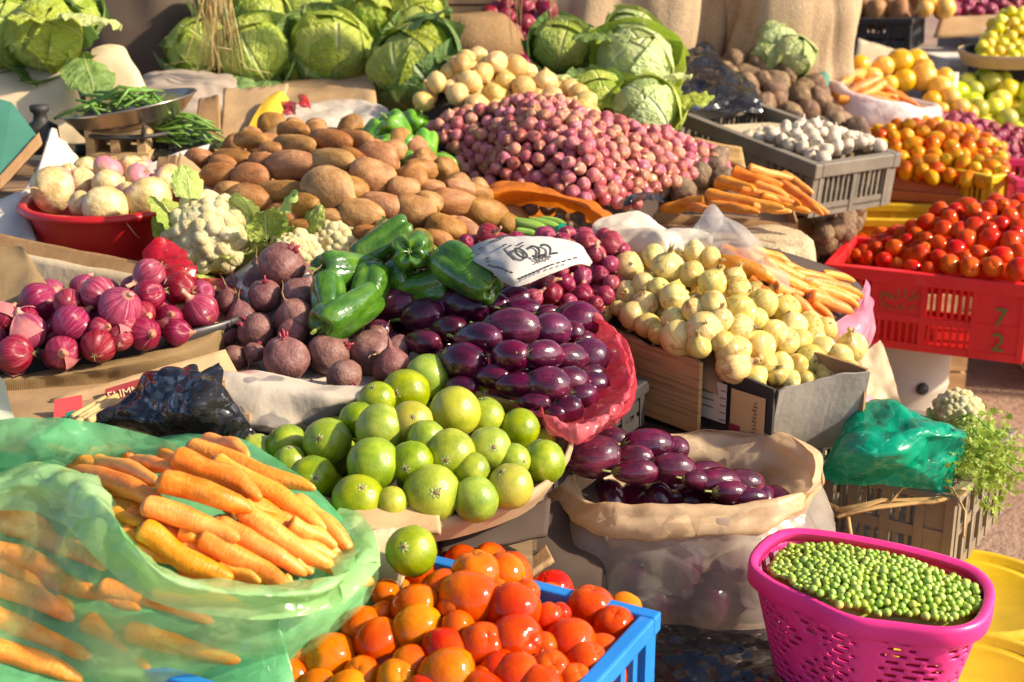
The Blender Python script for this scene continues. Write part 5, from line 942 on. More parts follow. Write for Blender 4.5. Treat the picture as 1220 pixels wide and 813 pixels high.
# --- eggplant sack
SC = Vector((.262, 1.938, 0)); ek = tag(empty('plastic_sack', (SC.x, SC.y, .402)), 'translucent plastic sack of eggplants with thick peach rolled collar', 'sack'); bpy.context.view_layer.update()
def ringE(z, rx, ry, n=72, dx=0, dy=0, sq=2.3): 
    o = []
    for i in range(n):
        a = 6.2832 * i / n; c, s = math.cos(a), math.sin(a); o.append(Vector((SC.x + dx + rx * math.copysign(abs(c) ** (2 / sq), c), SC.y + dy + ry * math.copysign(abs(s) ** (2 / sq), s), z)))
    return o
def loft(nm, rings, mat, nv, **kw):
    n = len(rings[0]); G = [[Vector(p) for p in r] for r in rings]; cols = [cr([r[i] for r in G], nv) for i in range(n)]; return grid_ob(nm, [[Vector(cols[i][j]) for i in range(n)] for j in range(nv)], mat, None, True, **kw)
under(loft('body', [ringE(.403, .15, 0.088, 110), ringE(.41, .185, 0.119, 110), ringE(.46, .212, 0.139, 110), ringE(.53, .215, 0.141, 110), ringE(.575, .20, 0.129, 110), ringE(.60, .185, 0.119, 110)], M_SACK, 60, amp=.010, freq=12, sd=3, aniso=(1, 1, .28), fine=.6), ek)
# the collar stands a little higher at the back right
def tilt_ring(r): return [p + Vector((0, 0, .012 * (p.x - SC.x) / .2 + .02 * (p.y - SC.y) / .14 - .002)) for p in r]
under(loft('collar', [tilt_ring(r) for r in (ringE(.597, .196, 0.129, 110), ringE(.602, .203, 0.137, 110), ringE(.612, .203, 0.137, 110), ringE(.623, .197, 0.130, 110), ringE(.630, .188, 0.121, 110), ringE(.615, .172, 0.107, 110), ringE(.570, .160, 0.099, 110), ringE(.53, .155, 0.095, 110))], M_PEACH, 70, amp=.013, freq=12, sd=5, aniso=(.9, .9, 1.3), fine=1.2), ek)
pr = MB(); rr = random.Random(12)
def blot(px, py, s, n, Y):
    c = WY(px, py, Y)
    for k in range(n):
        a = rr.uniform(0, 6.28); p = c + Vector((math.cos(a) * s * .6, 0, math.sin(a) * s * .6)); pr.add([p + Vector((math.cos(t) * s * .45, .002 * k * 0 - .0005 * k, math.sin(t) * s * .45)) for t in [i * .785 for i in range(8)]], [(0, 1, 2, 3, 4, 5, 6, 7)])
# --- platform cover, black sheet
unique(sheet('plastic_sheet', [[WY(740, 740, 1.80), WY(830, 748, 1.76), WY(920, 745, 1.75), WY(1000, 740, 1.72)], [WY(730, 775, 1.70), WY(830, 775, 1.68), WY(920, 772, 1.68), WY(1000, 770, 1.66)], [WY(720, 840, 1.58), WY(830, 840, 1.56), WY(930, 840, 1.54), WY(1000, 840, 1.52)]], M_BLK, 50, 30, amp=.010, freq=12, sd=21), 'black plastic sheet on the low table before the sack', 'plastic')
# --- parsley crate contents
unique(sheet('plastic_bag', [[(978, 560, .575), (1000, 505, .645), (1050, 476, .672), (1095, 486, .665), (1130, 505, .655), (1152, 512, .645)], [(972, 566, .575), (1012, 528, .65), (1055, 505, .672), (1100, 510, .672), (1130, 515, .665), (1150, 526, .64)], [(975, 572, .567), (1025, 552, .625), (1065, 540, .645), (1105, 540, .64), (1132, 540, .63), (1148, 545, .61)], [(990, 578, .562), (1030, 572, .585), (1070, 570, .595), (1105, 572, .59), (1126, 572, .585), (1140, 568, .585)], [(992, 582, .555), (1035, 582, .564), (1072, 588, .560), (1105, 590, .559), (1125, 592, .558), (1136, 584, .562)]], M_EMER, 120, 80, amp=.013, freq=12, sd=17, fine=.9), 'emerald green plastic bag lying in the worn crate', 'bag')
p0 = WY(1165, 545, 2.14); pb_ = tag(empty('parsley_bunch', p0), 'bunch of curly green parsley spilling over the crate corner', 'herbs'); bpy.context.view_layer.update()
lb_ = MB(); stb = MB(); rr = random.Random(8)
for i in range(85):
    px, py = rr.gauss(1170, 18), rr.gauss(550, 20); px = max(1125, min(1212, px)); tip = WY(px, max(508, min(606, py)), 2.04 + rr.uniform(-.05, .20)); base = p0 + Vector((-.06 + rr.uniform(-.02, .02), .08, rr.uniform(-.04, .02))); stb.tube([base, base.lerp(tip, .6) + Vector((0, 0, .03)), tip], [.0016, .0014, .001], 4)
    for k in range(13):
        c = tip + Vector((rr.gauss(0, .015), rr.gauss(0, .015), rr.gauss(0, .013))); q = rrot(3.1, rr); s = rr.uniform(.004, .008)
        sh = [(0, -1), (.5, -.5), (1, -.3), (.6, .1), (.9, .8), (.2, .5), (0, 1.1), (-.2, .5), (-.9, .8), (-.6, .1), (-1, -.3), (-.5, -.5)]
        lb_.add([c + q @ Vector((x * s, y * s, .35 * s * (x * x - .3))) for x, y in sh], [tuple(range(12))])
M_PARS = m_leaf('parsley_leaf', (.12, .24, .012), (.27, .40, .03), (.38, .5, .1), .5, .35); l_ = under(lb_.ob('leaves', M_PARS), pb_); l_['kind'] = 'stuff'; under(stb.ob('stems', M_COURG, None, True), pb_)
b = MB(); L0, L1 = W(1010, 606, .55), W(1150, 588, .56)
for k in range(7):
    b.tube([W(1000 + rr.uniform(-4, 4), 612 + rr.uniform(-8, 8), .545), W(1050, 600 + rr.uniform(-5, 5), .547), W(1110, 596 + rr.uniform(-4, 4), .553), W(1150, 586 + rr.uniform(-4, 4), .56)], .0028, 5)
b.tube([W(1060, 600, .55), W(1075, 582, .562), W(1095, 576, .568)], .002, 5); b.tube([W(1112, 580, .565), W(1135, 582, .57), W(1150, 610, .55), W(1148, 640, .53)], .002, 5); b.tube([W(986, 600, .548), W(1010, 612, .54), W(1014, 640, .525)], .003, 5)
unique(b.ob('sisal_rope', M_ROPE, None, True), 'frayed sisal rope tied round the worn parsley crate', 'rope')
# --- rags right of the onion box
for rows, mt, lb in (([[WY(900, 528, 2.16), WY(940, 505, 2.2), WY(985, 478, 2.26)], [WY(910, 542, 2.14), WY(945, 525, 2.17), WY(990, 505, 2.2)], [WY(915, 565, 2.12), WY(950, 555, 2.14), WY(990, 545, 2.17)]], M_RAG, 'crumpled beige rag below the corner of the onion box'), ([[WY(985, 455, 2.5), WY(1025, 420, 2.56), WY(1050, 400, 2.6)], [WY(990, 490, 2.44), WY(1035, 465, 2.48), WY(1066, 450, 2.5)], [WY(1000, 530, 2.4), WY(1040, 520, 2.42), WY(1076, 500, 2.44)]], M_CLOTH, 'cream sacking hanging below the pink carrot bag'), ([[WY(985, 478, 2.3), WY(1020, 468, 2.33), WY(1042, 478, 2.34)], [WY(985, 505, 2.26), WY(1020, 500, 2.28), WY(1045, 505, 2.3)]], M_ROSE, 'dull pink plastic scrap left of the emerald bag')):
    unique(sheet('rag', rows, mt, 30, 24, amp=.012, freq=14, sd=22), lb, 'rag')
unique(sheet('plastic_bag', [[(950, 392, .725), (990, 388, .72), (1020, 365, .725), (1030, 335, .735)], [(965, 402, .712), (1003, 402, .705), (1030, 378, .715), (1036, 345, .725)], [(980, 418, .68), (1012, 418, .67), (1034, 398, .675), (1038, 360, .69)], [(990, 428, .64), (1016, 428, .63), (1034, 410, .63), (1040, 375, .64)]], M_ROSE, 44, 36, amp=.009, freq=16, sd=23), 'pink plastic bag holding the tips of right-hand carrots', 'bag')
# --- clear plastics, carrot box, woven sack
unique(sheet('clear_plastic', [[(688, 292, .84), (705, 258, .88), (750, 250, .885), (805, 256, .875), (832, 275, .86)], [(696, 300, .84), (730, 275, .865), (775, 272, .87), (820, 278, .86), (850, 292, .845)], [(715, 310, .82), (745, 300, .83), (785, 302, .83), (825, 300, .83), (858, 305, .825)]], M_CLRW, 80, 50, amp=.018, freq=16, sd=25), 'crumpled whitish clear plastic behind the white onions', 'plastic')
unique(sheet('clear_plastic', [[(812, 290, .85), (832, 262, .88), (847, 245, .90), (862, 255, .89), (900, 288, .865), (945, 325, .83)], [(822, 298, .84), (842, 280, .86), (860, 272, .87), (880, 280, .86), (908, 304, .84), (948, 335, .81)], [(832, 312, .81), (858, 310, .82), (880, 308, .82), (900, 312, .82), (925, 325, .81), (950, 345, .79)]], M_CLR, 60, 40, amp=.010, freq=13, sd=26), 'clear plastic sheet peaked over the carrots behind onions', 'plastic')
cx_ = tag(empty('carrot_carton', WY(860, 280, 2.95)), 'long brown cardboard carton holding carrots below the grey crate', 'carton'); bpy.context.view_layer.update()
e0, e1 = W(762, 252, .785), W(948, 266, .770); f0 = Vector((e0.x, e0.y, .70)); f1 = Vector((e1.x, e1.y, .70)); bkv = Vector((.03, .30, .03))
under(sag('front_wall', [f0, f1, e1, e0], M_CARDD, .007, .002, 2, 20, 5), cx_); under(sag('end_wall', [f1, f1 + bkv, e1 + bkv, e1], M_CARDD, .006, .002, 3), cx_); under(quad('base', [f0 + Vector((0, 0, .005)), f1 + Vector((0, 0, .005)), f1 + bkv, f0 + bkv], M_CARD, .005), cx_)
def sack(name, c, rx, ry, h, mat, label, top=.55, amp=.02, freq=5, sd=1, sq=2.6, uvs=6, lean=(0, 0), n=64, nv=44, base=.80):
    G = []
    for j in range(nv):
        t = j / (nv - 1); k = (base + (1.1 - base) * math.sin(min(1, t * 1.5) * 1.57)) * (1 - (1 - top) * max(0, (t - .45) / .55) ** 2.0) if t < .999 else .02; r = []
        if j == 0: k = base * .5
        for i in range(n):
            a = 6.2832 * i / n; cc, s = math.cos(a), math.sin(a); r.append(Vector((c.x + lean[0] * t + rx * k * math.copysign(abs(cc) ** (2 / sq), cc), c.y + lean[1] * t + ry * k * math.copysign(abs(s) ** (2 / sq), s), c.z + h * min(t, .97))))
        G.append(r)
    if amp > .03:
        cm = c + Vector((0, 0, h / 2))
        for j, r in enumerate(G):
            t = j / (nv - 1)
            for p in r:
                o_ = Vector((p.x - cm.x, p.y - cm.y, 0)); q = Vector((p.x * 1.2, p.y * 1.2, p.z * .22 + p.x * .3)); f_ = crumple(q, 5.5, sd) * .045 + ridge(q, 6, sd + 2) * .016 - .03 * max(0, ridge(Vector((p.z, p.x * .4, sd)), 4, sd)) ; p += o_.normalized() * f_ if o_.length > .01 else Vector()
        amp = .012
    return tag(grid_ob(name, G, mat, None, True, amp, freq, sd, uvs=uvs, aniso=(1, 1, .45)), label, 'sack')
sack('woven_sack', Vector((.455, 2.80, .60)), .135, .10, .16, M_WOVEN, 'lumpy woven sack below the carton of carrots', .9, .014, 9, 3); 
MB()
# --- orange bag with beets and courgettes
SF_ORB = Surf([(615, 245, .845), (690, 268, .83), (640, 272, .825), (700, 250, .84), (590, 255, .84)])
of = tag(empty('orange_bag', W(650, 265, .76)), 'bright orange plastic bag around small beets and courgettes', 'bag'); bpy.context.view_layer.update()
under(sheet('back_rim', [[(568, 232, .875), (595, 216, .893), (640, 220, .890), (675, 230, .882), (712, 240, .872), (738, 262, .85)], [(570, 240, .87), (600, 228, .885), (640, 230, .883), (678, 240, .874), (706, 250, .866), (730, 270, .845)], [(578, 255, .835), (605, 246, .845), (640, 245, .848), (680, 255, .84), (700, 268, .83), (722, 282, .82)]], M_ORAF, 54, 18, amp=.007, freq=16, sd=27), of)
under(sheet('front_rim', [[(670, 280, .825), (690, 275, .84), (715, 272, .845), (732, 268, .845)], [(668, 288, .815), (690, 284, .828), (716, 284, .832), (734, 276, .838)]], M_ORAF, 24, 8, amp=.005, freq=18, sd=28), of)
under(mound('lining', SF_ORB, [(575, 240), (620, 230), (690, 240), (730, 262), (715, 285), (660, 290), (600, 285)], .035, M_ORAF, skirt=.02), of)
# --- shallot heap edges
unique(sheet('black_plastic', [[(505, 160, .925), (530, 178, .89), (560, 198, .865), (592, 216, .84)], [(502, 170, .915), (526, 190, .88), (556, 210, .85), (588, 226, .83)], [(506, 180, .895), (530, 200, .86), (556, 216, .835), (582, 232, .82)]], M_BLK, 30, 12, amp=.005, freq=20, sd=29), 'black plastic edge under the left side of shallots', 'plastic')
unique(sheet('black_plastic', [[(745, 235, .845), (770, 228, .85), (790, 236, .845)], [(742, 246, .83), (768, 242, .84), (790, 248, .832)]], M_BLK, 20, 10, amp=.006, freq=22, sd=30), 'crumpled dark plastic between the shallots and carrots', 'plastic')
unique(sag('cardboard_piece', [WY(812, 178, 3.2), WY(888, 202, 3.1), WY(884, 178, 3.2), WY(826, 165, 3.3)], M_CARDR, .006, .004, 4), 'brown cardboard edge between the shallots and grey crate', 'cardboard')
# --- back: burlap sacks, dark sacks, black bag, wooden crate, backdrop
M_BRSK = flat('dusky_sacking', (.13, .09, .06), .9, .25, 8)
sack('burlap_sack', WY(722, 138, 4.42), .20, .15, .75, M_BURLP, 'tall pale burlap sack behind the middle cabbages', .8, .05, 4.5, 5, lean=(.03, 0), n=110, nv=80, base=1.08); bpy.data.objects['burlap_sack'].location.z = -.02
sack('burlap_sack', WY(840, 125, 4.55), .17, .14, .72, M_BURLP, 'pale burlap sack in the middle, partly behind black bag', .8, .08, 4.5, 8, n=110, nv=80, base=1.1)
sack('burlap_sack', WY(935, 118, 4.50), .205, .16, .76, M_BURLP, 'full pale burlap sack behind the light green cabbages', .85, .035, 4, 11, n=110, nv=80, base=1.05)
sack('dark_sack', WY(165, 112, 4.2), .20, .16, .62, M_BRSK, 'dusky grey-brown sack behind the scale', .85, .02, 6, 13)
sack('dark_sack', WY(60, 120, 4.3), .22, .16, .60, M_DARKC, 'dark sack at back left behind the leafy cabbage', .85, .02, 6, 14)
sack('brown_sack', WY(565, 88, 4.05), .125, .12, .165, M_BURLB, 'round brown sack mound behind the yellow onions', .55, .006, 6, 15, 2.0)
sack('dark_sack', WY(400, 30, 4.75), .9, .14, .6, M_DARKC, 'wide dark sacking behind the left cabbages', .9, .02, 4, 16)
boxcrate(Vector((-.14, 4.5, .80)), R_(2), (.60, .28, .46), 'slatted wooden crate behind the brown sack mound', M_WOODL)
unique(sheet('plastic_bag', [[WY(800, 95, 3.85), WY(820, 60, 4.05), WY(845, 50, 4.1), WY(862, 75, 4.05), WY(900, 98, 3.95)], [WY(805, 108, 3.75), WY(825, 82, 3.9), WY(850, 78, 3.95), WY(875, 92, 3.9), WY(902, 108, 3.85)], [WY(815, 122, 3.66), WY(835, 112, 3.72), WY(858, 112, 3.74), WY(880, 116, 3.74), WY(905, 122, 3.76)], [WY(820, 135, 3.62), WY(840, 130, 3.66), WY(862, 130, 3.68), WY(885, 132, 3.70), WY(908, 136, 3.72)]], M_BLK, 60, 40, amp=.012, freq=12, sd=31), 'shiny black plastic bag beside the dark potato heap', 'bag')
unique(sheet('plastic_bag', [[WY(690, 42, 4.0), WY(720, 38, 4.0), WY(745, 45, 4.0)], [WY(690, 62, 3.9), WY(720, 58, 3.9), WY(745, 62, 3.9)]], M_BLK, 24, 14, amp=.012, freq=14, sd=32), 'scrap of black plastic between the middle cabbages', 'bag')
unique(sheet('green_cloth', [[WY(962, 88, 4.3), WY(982, 84, 4.3), WY(990, 90, 4.3)], [WY(966, 100, 4.2), WY(980, 98, 4.2), WY(988, 104, 4.2)]], M_TEAL, 10, 8, amp=.004), 'small teal cloth beside the white carrot bag', 'cloth')
pole = tag(MB().tube([(-2.4, 3.62, 1.46), (-.5, 3.6, 1.45), (2.9, 3.62, 1.47)], [.02, .019, .018], 8).ob('wooden_pole', M_WOOD, None, True), 'wooden pole across the stall above the cabbages', 'pole')
for x, lb in ((-2.3, 'left'), (2.8, 'right')): tag(MB().tube([(x, 3.66, 0), (x, 3.66, 1.9)], .03, 8).ob('wooden_post', M_WOOD, None, True), f'wooden post at the {lb} end of the stall pole', 'post')
rr = random.Random(6)
for (px, spread, n, y1, lb) in ((252, 14, 60, 70, 'bunch of dry straw hanging over the left cabbages'), (609, 3, 10, 34, 'thin tuft of straw hanging above the net bag'), (656, 5, 10, 22, 'short yellow straw tuft hanging near the burlap sacks')):
    b = MB(); p0 = WY(px, 0, 3.58); p0 = Vector((p0.x, 3.6, 1.44))
    for k in range(n):
        e = WY(px + rr.gauss(4, spread), y1 + rr.uniform(-40, 22), 3.56 + rr.uniform(-.05, .05)); m = p0.lerp(e, .55) + Vector((rr.gauss(0, .012), rr.gauss(0, .012), 0)); b.tube([p0 + Vector((rr.gauss(0, .008), 0, 0)), m, e], [.0018, .0016, .0008], 4)
    if n > 20:
        for k in range(5):
            e = WY(px + rr.uniform(-40, 40), rr.uniform(50, 88), 3.5); b.tube([p0, p0.lerp(e, .5) + Vector((rr.uniform(-.05, .05), 0, -.05)), e, e + Vector((rr.uniform(-.08, .08), 0, -.01))], [.0018, .0016, .0014, .001], 4)
    tag(b.ob('straw_bunch', M_STRAW, None, True), lb, 'straw')
V_ = [Vector((-3.2, 5.15, 0)), Vector((-1.6, 5.0, 0)), Vector((-.4, 5.1, 0)), Vector((.45, 5.05, 0))]
tag(sheet('backdrop_cloth', [[v + Vector((0, 0, 1.75)) for v in V_], [v + Vector((0, .02, 1.0)) for v in V_], V_], M_DARKC, 80, 20, amp=.05, freq=3, sd=33, aniso=(1, 1, .1)), 'dark brown cloth wall behind the left side of stall', 'cloth')
# --- back right crates and cartons
crate('black_crate', WY(1004, 22, 5.35), WY(1086, 22, 5.25), .34, .12, M_BLKP, 'black crate of brown potatoes at the top right', 3, 4, .5, ((0, 1), (2, 1)), .014)
bpy.data.objects['black_crate.002'] if 'black_crate.002' in bpy.data.objects else None
box('cardboard_box', Vector((1.34, 5.42, .60)), (.34, .34, .225), R_(-3), 'whitish printed carton under the black potato crate', M_CARDW)
box('cardboard_box', Vector((1.66, 5.30, .60)), (.30, .40, .24), R_(8), 'white torn carton right of the black potato crate', M_CARDW)
unique(sag('cardboard_piece', [WY(1012, 98, 4.75), WY(1128, 108, 4.7), WY(1108, 74, 4.95), WY(1022, 48, 5.05)], M_CARDT, .007, .006, 6), 'tan cardboard sheet behind the yellow-orange fruits', 'cardboard')
unique(sag('cardboard_piece', [WY(1112, 118, 4.6), WY(1140, 112, 4.6), WY(1142, 88, 4.75), WY(1100, 84, 4.75)], M_CARDW, .007, .003, 7), 'white card at the right end of the orange fruits', 'cardboard')
box('dark_box', Vector((2.02, 5.55, .60)), (.66, .45, .28), R_(-2), 'dark carton under the purple onions at top right', M_BLKC)
box('dark_box', Vector((1.80, 4.98, .60)), (.40, .26, .22), R_(-6), 'dark crate between tan cardboard and kumquat basket', M_BLKC)
box('dark_box', Vector((2.18, 4.78, .60)), (.40, .30, .17), 0, 'dark box under the kumquat basket at right', M_BLKC)
unique(sag('cardboard_piece', [WY(1112, 45, 5.3), WY(1215, 40, 5.3), WY(1210, 18, 5.4), WY(1120, 22, 5.4)], M_CARD, .01, .003, 8), 'brown cardboard front of the purple onion box', 'cardboard')
kb = tray('woven_tray', WY(1215, 72, 4.85), .20, .16, 0, 'shallow pale basket tray heaped with yellow kumquats', .03, .02, M_WICK, 'tray', 3)
cbag = tag(empty('carrot_sack', WY(1045, 150, 4.25)), 'white plastic bag opened around carrots at back right', 'bag'); bpy.context.view_layer.update()
CE = WY(1046, 118, 4.32)
def rc(dx, dy, z, n=60): return [Vector((CE.x + dx * math.cos(a) * (1 + .12 * math.sin(a * 3 + 1)), CE.y + dy * math.sin(a), CE.z + z + .035 * math.cos(a) * -1)) for a in [6.2832 * i / n for i in range(n)]]
under(loft('film', [rc(.15, .16, -.14), rc(.185, .20, -.09), rc(.19, .20, -.03), rc(.175, .19, .012), rc(.15, .165, .012), rc(.13, .145, -.03), rc(.02, .02, -.05)], film('bright_white_film', (.82, .76, .70), .96, .35, .35, 12, (.84, .62, .55), .6, .03), 30, amp=.008, freq=8, sd=34), cbag)
# ------------------------------------------------------------------ produce
def region(pts):
    P = [pix(p) for p, r in pts]; xs = sorted(a[0] for a in P); ys = sorted(a[1] for a in P); n = len(P); q = lambda v, k: v[min(n - 1, n * k // 3)]
    return [('back' if b < q(ys, 1) else 'middle' if b < q(ys, 2) else 'front') + ' ' + ('left' if a < q(xs, 1) else 'centre' if a < q(xs, 2) else 'right') for a, b in P]
# limes
SF_LIME = Surf([(514, 600, .735), (373, 580, .735), (650, 555, .735), (620, 600, .728), (460, 545, .775), (542, 500, .785), (510, 450, .76), (320, 535, .728), (600, 505, .755)])
LM = [(510, 449, 26.5), (484, 467.5, 27.5), (490, 504, 25), (454, 511, 29.5), (542, 490.5, 29.5), (578, 497, 23), (619, 511, 23.5), (583, 535, 26), (647, 551, 26.5), (608, 580, 26.5), (536, 540.5, 29), (390, 527, 28), (445.5, 553.5, 31.5), (490, 551, 25), (373, 571.5, 28), (426.6, 596, 30.5), (514, 588, 34), (567, 595, 27), (467, 599, 19), (427, 501, 22), (306, 540.5, 23), (342, 530, 24), (346, 551, 20), (449, 477, 22), (508, 523, 22), (563, 561, 21), (612, 549, 20)]
LMK = ['lime'] * len(LM)
for i in (4, 9, 18, 2): LMK[i] = 'yellowing_lime'
lab = rows_label([(a[0], a[1]) for a in LM], 'round green lime', 'in round tray')
lab[4] = 'brownish yellow-green lime on top of the heap, right of centre'; lab[9] = 'yellow-tinged lime at the right front of the round tray'; lab[0] = 'lime at the very top back of the heap, against white bag'; lab[16] = 'largest pale green lime in front row with star scar facing out'; lab[8] = 'lime at the far right end of the round tray'; lab[18] = 'small olive lime sunk between two front row limes'; lab[20] = 'lime at the far left by the carrot tips'
ex = []; rng = random.Random(5)
for i, a in enumerate(LM):
    p = SF_LIME.hit(a[0], a[1]); r = a[2] / ppm(p) * 1.05; q = rrot(1.6, rng)
    if i in (16, 14, 7): q = Vector((0, 0, 1)).rotation_difference(Vector((.25, -1, .5)).normalized())
    place(LMK[i], 'lime', p, q, r, lab[i], 'lime', 'limes in the round tray', i); ex.append((p, r))
pl = [(292, 535), (340, 512), (420, 490), (470, 455), (510, 440), (560, 470), (630, 505), (655, 552), (630, 585), (575, 608), (500, 618), (410, 612), (350, 585)]
fill(SF_LIME, pl, .062, 26, -.05, ex, 'lime', 'lime', 'lime lying deep in the round tray, mostly covered by other limes', 'limes deep in the round tray', k=.72)
# big eggplant heap
SF_EGG = Surf([(660, 492, .745), (590, 480, .745), (700, 450, .76), (480, 420, .755), (470, 370, .79), (520, 345, .81), (640, 370, .81), (690, 385, .795), (560, 420, .795), (620, 430, .80)])
EG = zc([(118, 165, 205, 130, 15), (300, 80, 190, 110, 12), (428, 165, 205, 150, -15), (240, 210, 170, 130, 30), (555, 162, 110, 90, -10), (640, 130, 140, 90, 0), (678, 180, 150, 80, -10), (632, 258, 225, 140, -8), (480, 305, 180, 115, -5), (240, 325, 165, 92, -15), (410, 410, 170, 140, -20), (625, 388, 140, 120, -15), (545, 475, 140, 90, -5), (408, 520, 130, 80, -15), (650, 512, 175, 92, 5), (765, 380, 135, 112, -5), (800, 270, 140, 130, -20), (915, 228, 175, 140, -15), (890, 285, 110, 95, -70), (970, 395, 145, 145, -30), (880, 395, 120, 110, -10), (790, 515, 180, 140, -35), (890, 500, 125, 115, -20), (1000, 515, 110, 98, -20), (945, 560, 110, 90, -20), (875, 615, 120, 100, -20), (730, 590, 130, 75, -10), (825, 638, 90, 70, -10), (950, 312, 90, 60, -10), (790, 195, 90, 60, 0), (40, 275, 110, 85, 0), (350, 270, 120, 100, 10), (330, 175, 110, 90, 20), (990, 462, 90, 70, -10)], 440, 320, 3.697, 4)
el = rows_label([(a[0], a[1]) for a in EG], 'dark purple eggplant', 'in pink-lined heap')
el[0] = 'reddish purple eggplant at the left of the heap, calyx toward beets'; el[14] = 'eggplant with long green stem at front edge of the pink-lined heap'; el[7] = 'large bright purple eggplant lying lengthwise in the middle of the heap'; el[17] = 'dark eggplant at the back right corner next to white onions'; el[1] = 'eggplant at the back of the heap touching the green peppers'; el[25] = 'eggplant at the lowest front corner of the pink-lined heap'
def eggs(sf, items, labs, group, seed=2, GR=1.25):
    rng = random.Random(seed); ex = []
    for i, a in enumerate(items):
        p = sf.hit(a[0], a[1]); s = ppm(p); r = a[3] / 2 / s * GR; ax = axis_on(sf, p, a[4] + 180, .9); st = ax.length; ax.normalize(); h = max(1.05 * r, min(1.75 * r, a[2] / 2 / s * st * 1.12)); q = Vector((0, 0, 1)).rotation_difference(ax) @ Quaternion((0, 0, 1), rng.uniform(0, 6.28))
        place('eggplant', 'eggplant', p, q, (r, r, h / 1.02), labs[i], 'eggplant', group, rng.randrange(9)); ex.append((p, r))
    return ex
ex = eggs(SF_EGG, EG, el, 'eggplants in the pink-lined heap')
pe = [(445, 395), (470, 350), (530, 330), (640, 350), (700, 375), (725, 440), (710, 490), (670, 505), (600, 480), (540, 470), (480, 430)]
fill(SF_EGG, pe, .052, 30, -.045, ex, 'eggplant', 'eggplant', 'eggplant low in the pink-lined heap, mostly hidden by others', 'eggplants low in the pink-lined heap', k=.66, scale=(1, 1, 1.25))
mound('lining', SF_EGG, pe, .07, M_PNKF, None, .05); under(bpy.data.objects[[o.name for o in bpy.data.objects if o.name.startswith('lining') and o.parent is None][-1]], eb)
# sack eggplants
SF_SK = Surf([(707, 545, .655), (772, 531, .655), (803, 558, .640), (870, 580, .610), (905, 592, .600), (758, 561, .648)])
E2 = zc([(262, 160, 145, 103, 5), (300, 105, 120, 70, -20), (420, 125, 130, 82, -5), (380, 158, 105, 60, -10), (385, 200, 150, 62, 0), (495, 190, 110, 75, -25), (500, 133, 70, 60, -35), (560, 225, 70, 50, -20), (625, 232, 140, 75, -15), (720, 277, 100, 50, -5), (660, 262, 90, 60, -10), (690, 235, 120, 70, -15), (590, 205, 100, 60, -10)], 600, 480, 2.441, 4)
l2 = ['fat eggplant at the left end of the sack opening', 'eggplant at the back left of the sack, blossom end toward light', 'eggplant at the back middle of the sack opening', 'reddish eggplant in the middle of the sack pile', 'long eggplant lying along the front of the sack collar', 'eggplant at the right of the sack pile, tip facing out', 'small eggplant at the back right of the sack pile', 'eggplant half sunk right of the sack pile', 'shaded eggplant lying deep at the right inside the sack', 'shaded eggplant nearest the right collar of the sack', 'dark eggplant in shade between deep right ones in sack', 'dark eggplant at the back right of the sack by the collar', 'eggplant in shade behind the half sunk one in sack']
ex = eggs(SF_SK, E2, l2, 'eggplants in the peach-collared sack', 4); rng = random.Random(3)
for k in range(26):
    a = 6.2832 * k / 13 + (k // 13) * .24; z = .455 if k < 13 else .515; p = Vector((SC.x + math.cos(a) * .168, SC.y + math.sin(a) * .105, z)); place('eggplant', 'eggplant', p, rrot(3, rng), (.030, .030, .04), 'eggplant showing dimly through the translucent side of the sack', 'eggplant', 'eggplants seen through the sack', k, False)
for k in range(14):
    p = Vector((SC.x + rng.uniform(-.12, .13), SC.y + rng.uniform(-.07, .07), .565)); place('eggplant', 'eggplant', p, rrot(3, rng), (.03, .03, .042), 'eggplant under the top layer in the sack, barely visible', 'eggplant', 'eggplants under the top layer in the sack', k, False)
# beetroots
BT = [(334.7, 317, 27), (316, 352.5, 19.5), (357.5, 352.5, 21), (353, 379.6, 24), (289, 378, 18), (306, 394, 21), (348, 397, 17), (391, 422, 25), (341, 427.5, 28), (279, 427.5, 16), (303, 420, 12), (410, 450, 21), (444, 420, 26), (466, 437, 22), (474, 416, 16), (449, 400, 14), (268, 398, 15), (272, 360, 15)]
bl_ = ['largest beetroot on top of the pile under the cauliflower', 'small round beetroot just below the topmost one, left', 'beetroot just below the topmost one, right, beside green pepper', 'broad beetroot in the middle with red stalk stub', 'beetroot in shade at the left middle of the pile', 'lumpy beetroot left of centre with root hanging', 'small smooth beetroot right in the middle of the pile', 'tall pear-shaped beetroot with tail, right of centre', 'widest beetroot at front centre against the white bag', 'small beetroot at the front left beside the black bag', 'tiny dark root between the two front left beetroots', 'half-buried beetroot at the front edge of white bag', 'beetroot with flaky skin at the right front, near limes', 'rightmost beetroot, touching the white bag near the limes', 'small beetroot behind the rightmost ones', 'small beetroot at the right, below the eggplants', 'shaded beetroot at the far left edge', 'shaded beetroot at the upper left by the burlap']
ex = balls(SF_BEET, BT, 'beetroot', 'beetroot', 'beetroot', '', '', 'beetroots in the white bag', labels=bl_, tilt=3.14, seed=4)
fill(SF_BEET, [(262, 430), (300, 440), (400, 455), (490, 440), (480, 410), (400, 380), (370, 330), (320, 310), (275, 350)], .055, 26, -.05, ex, 'beetroot', 'beetroot', 'beetroot buried under the others in the white bag', 'beetroots buried in the white bag', k=.7, parts=True)
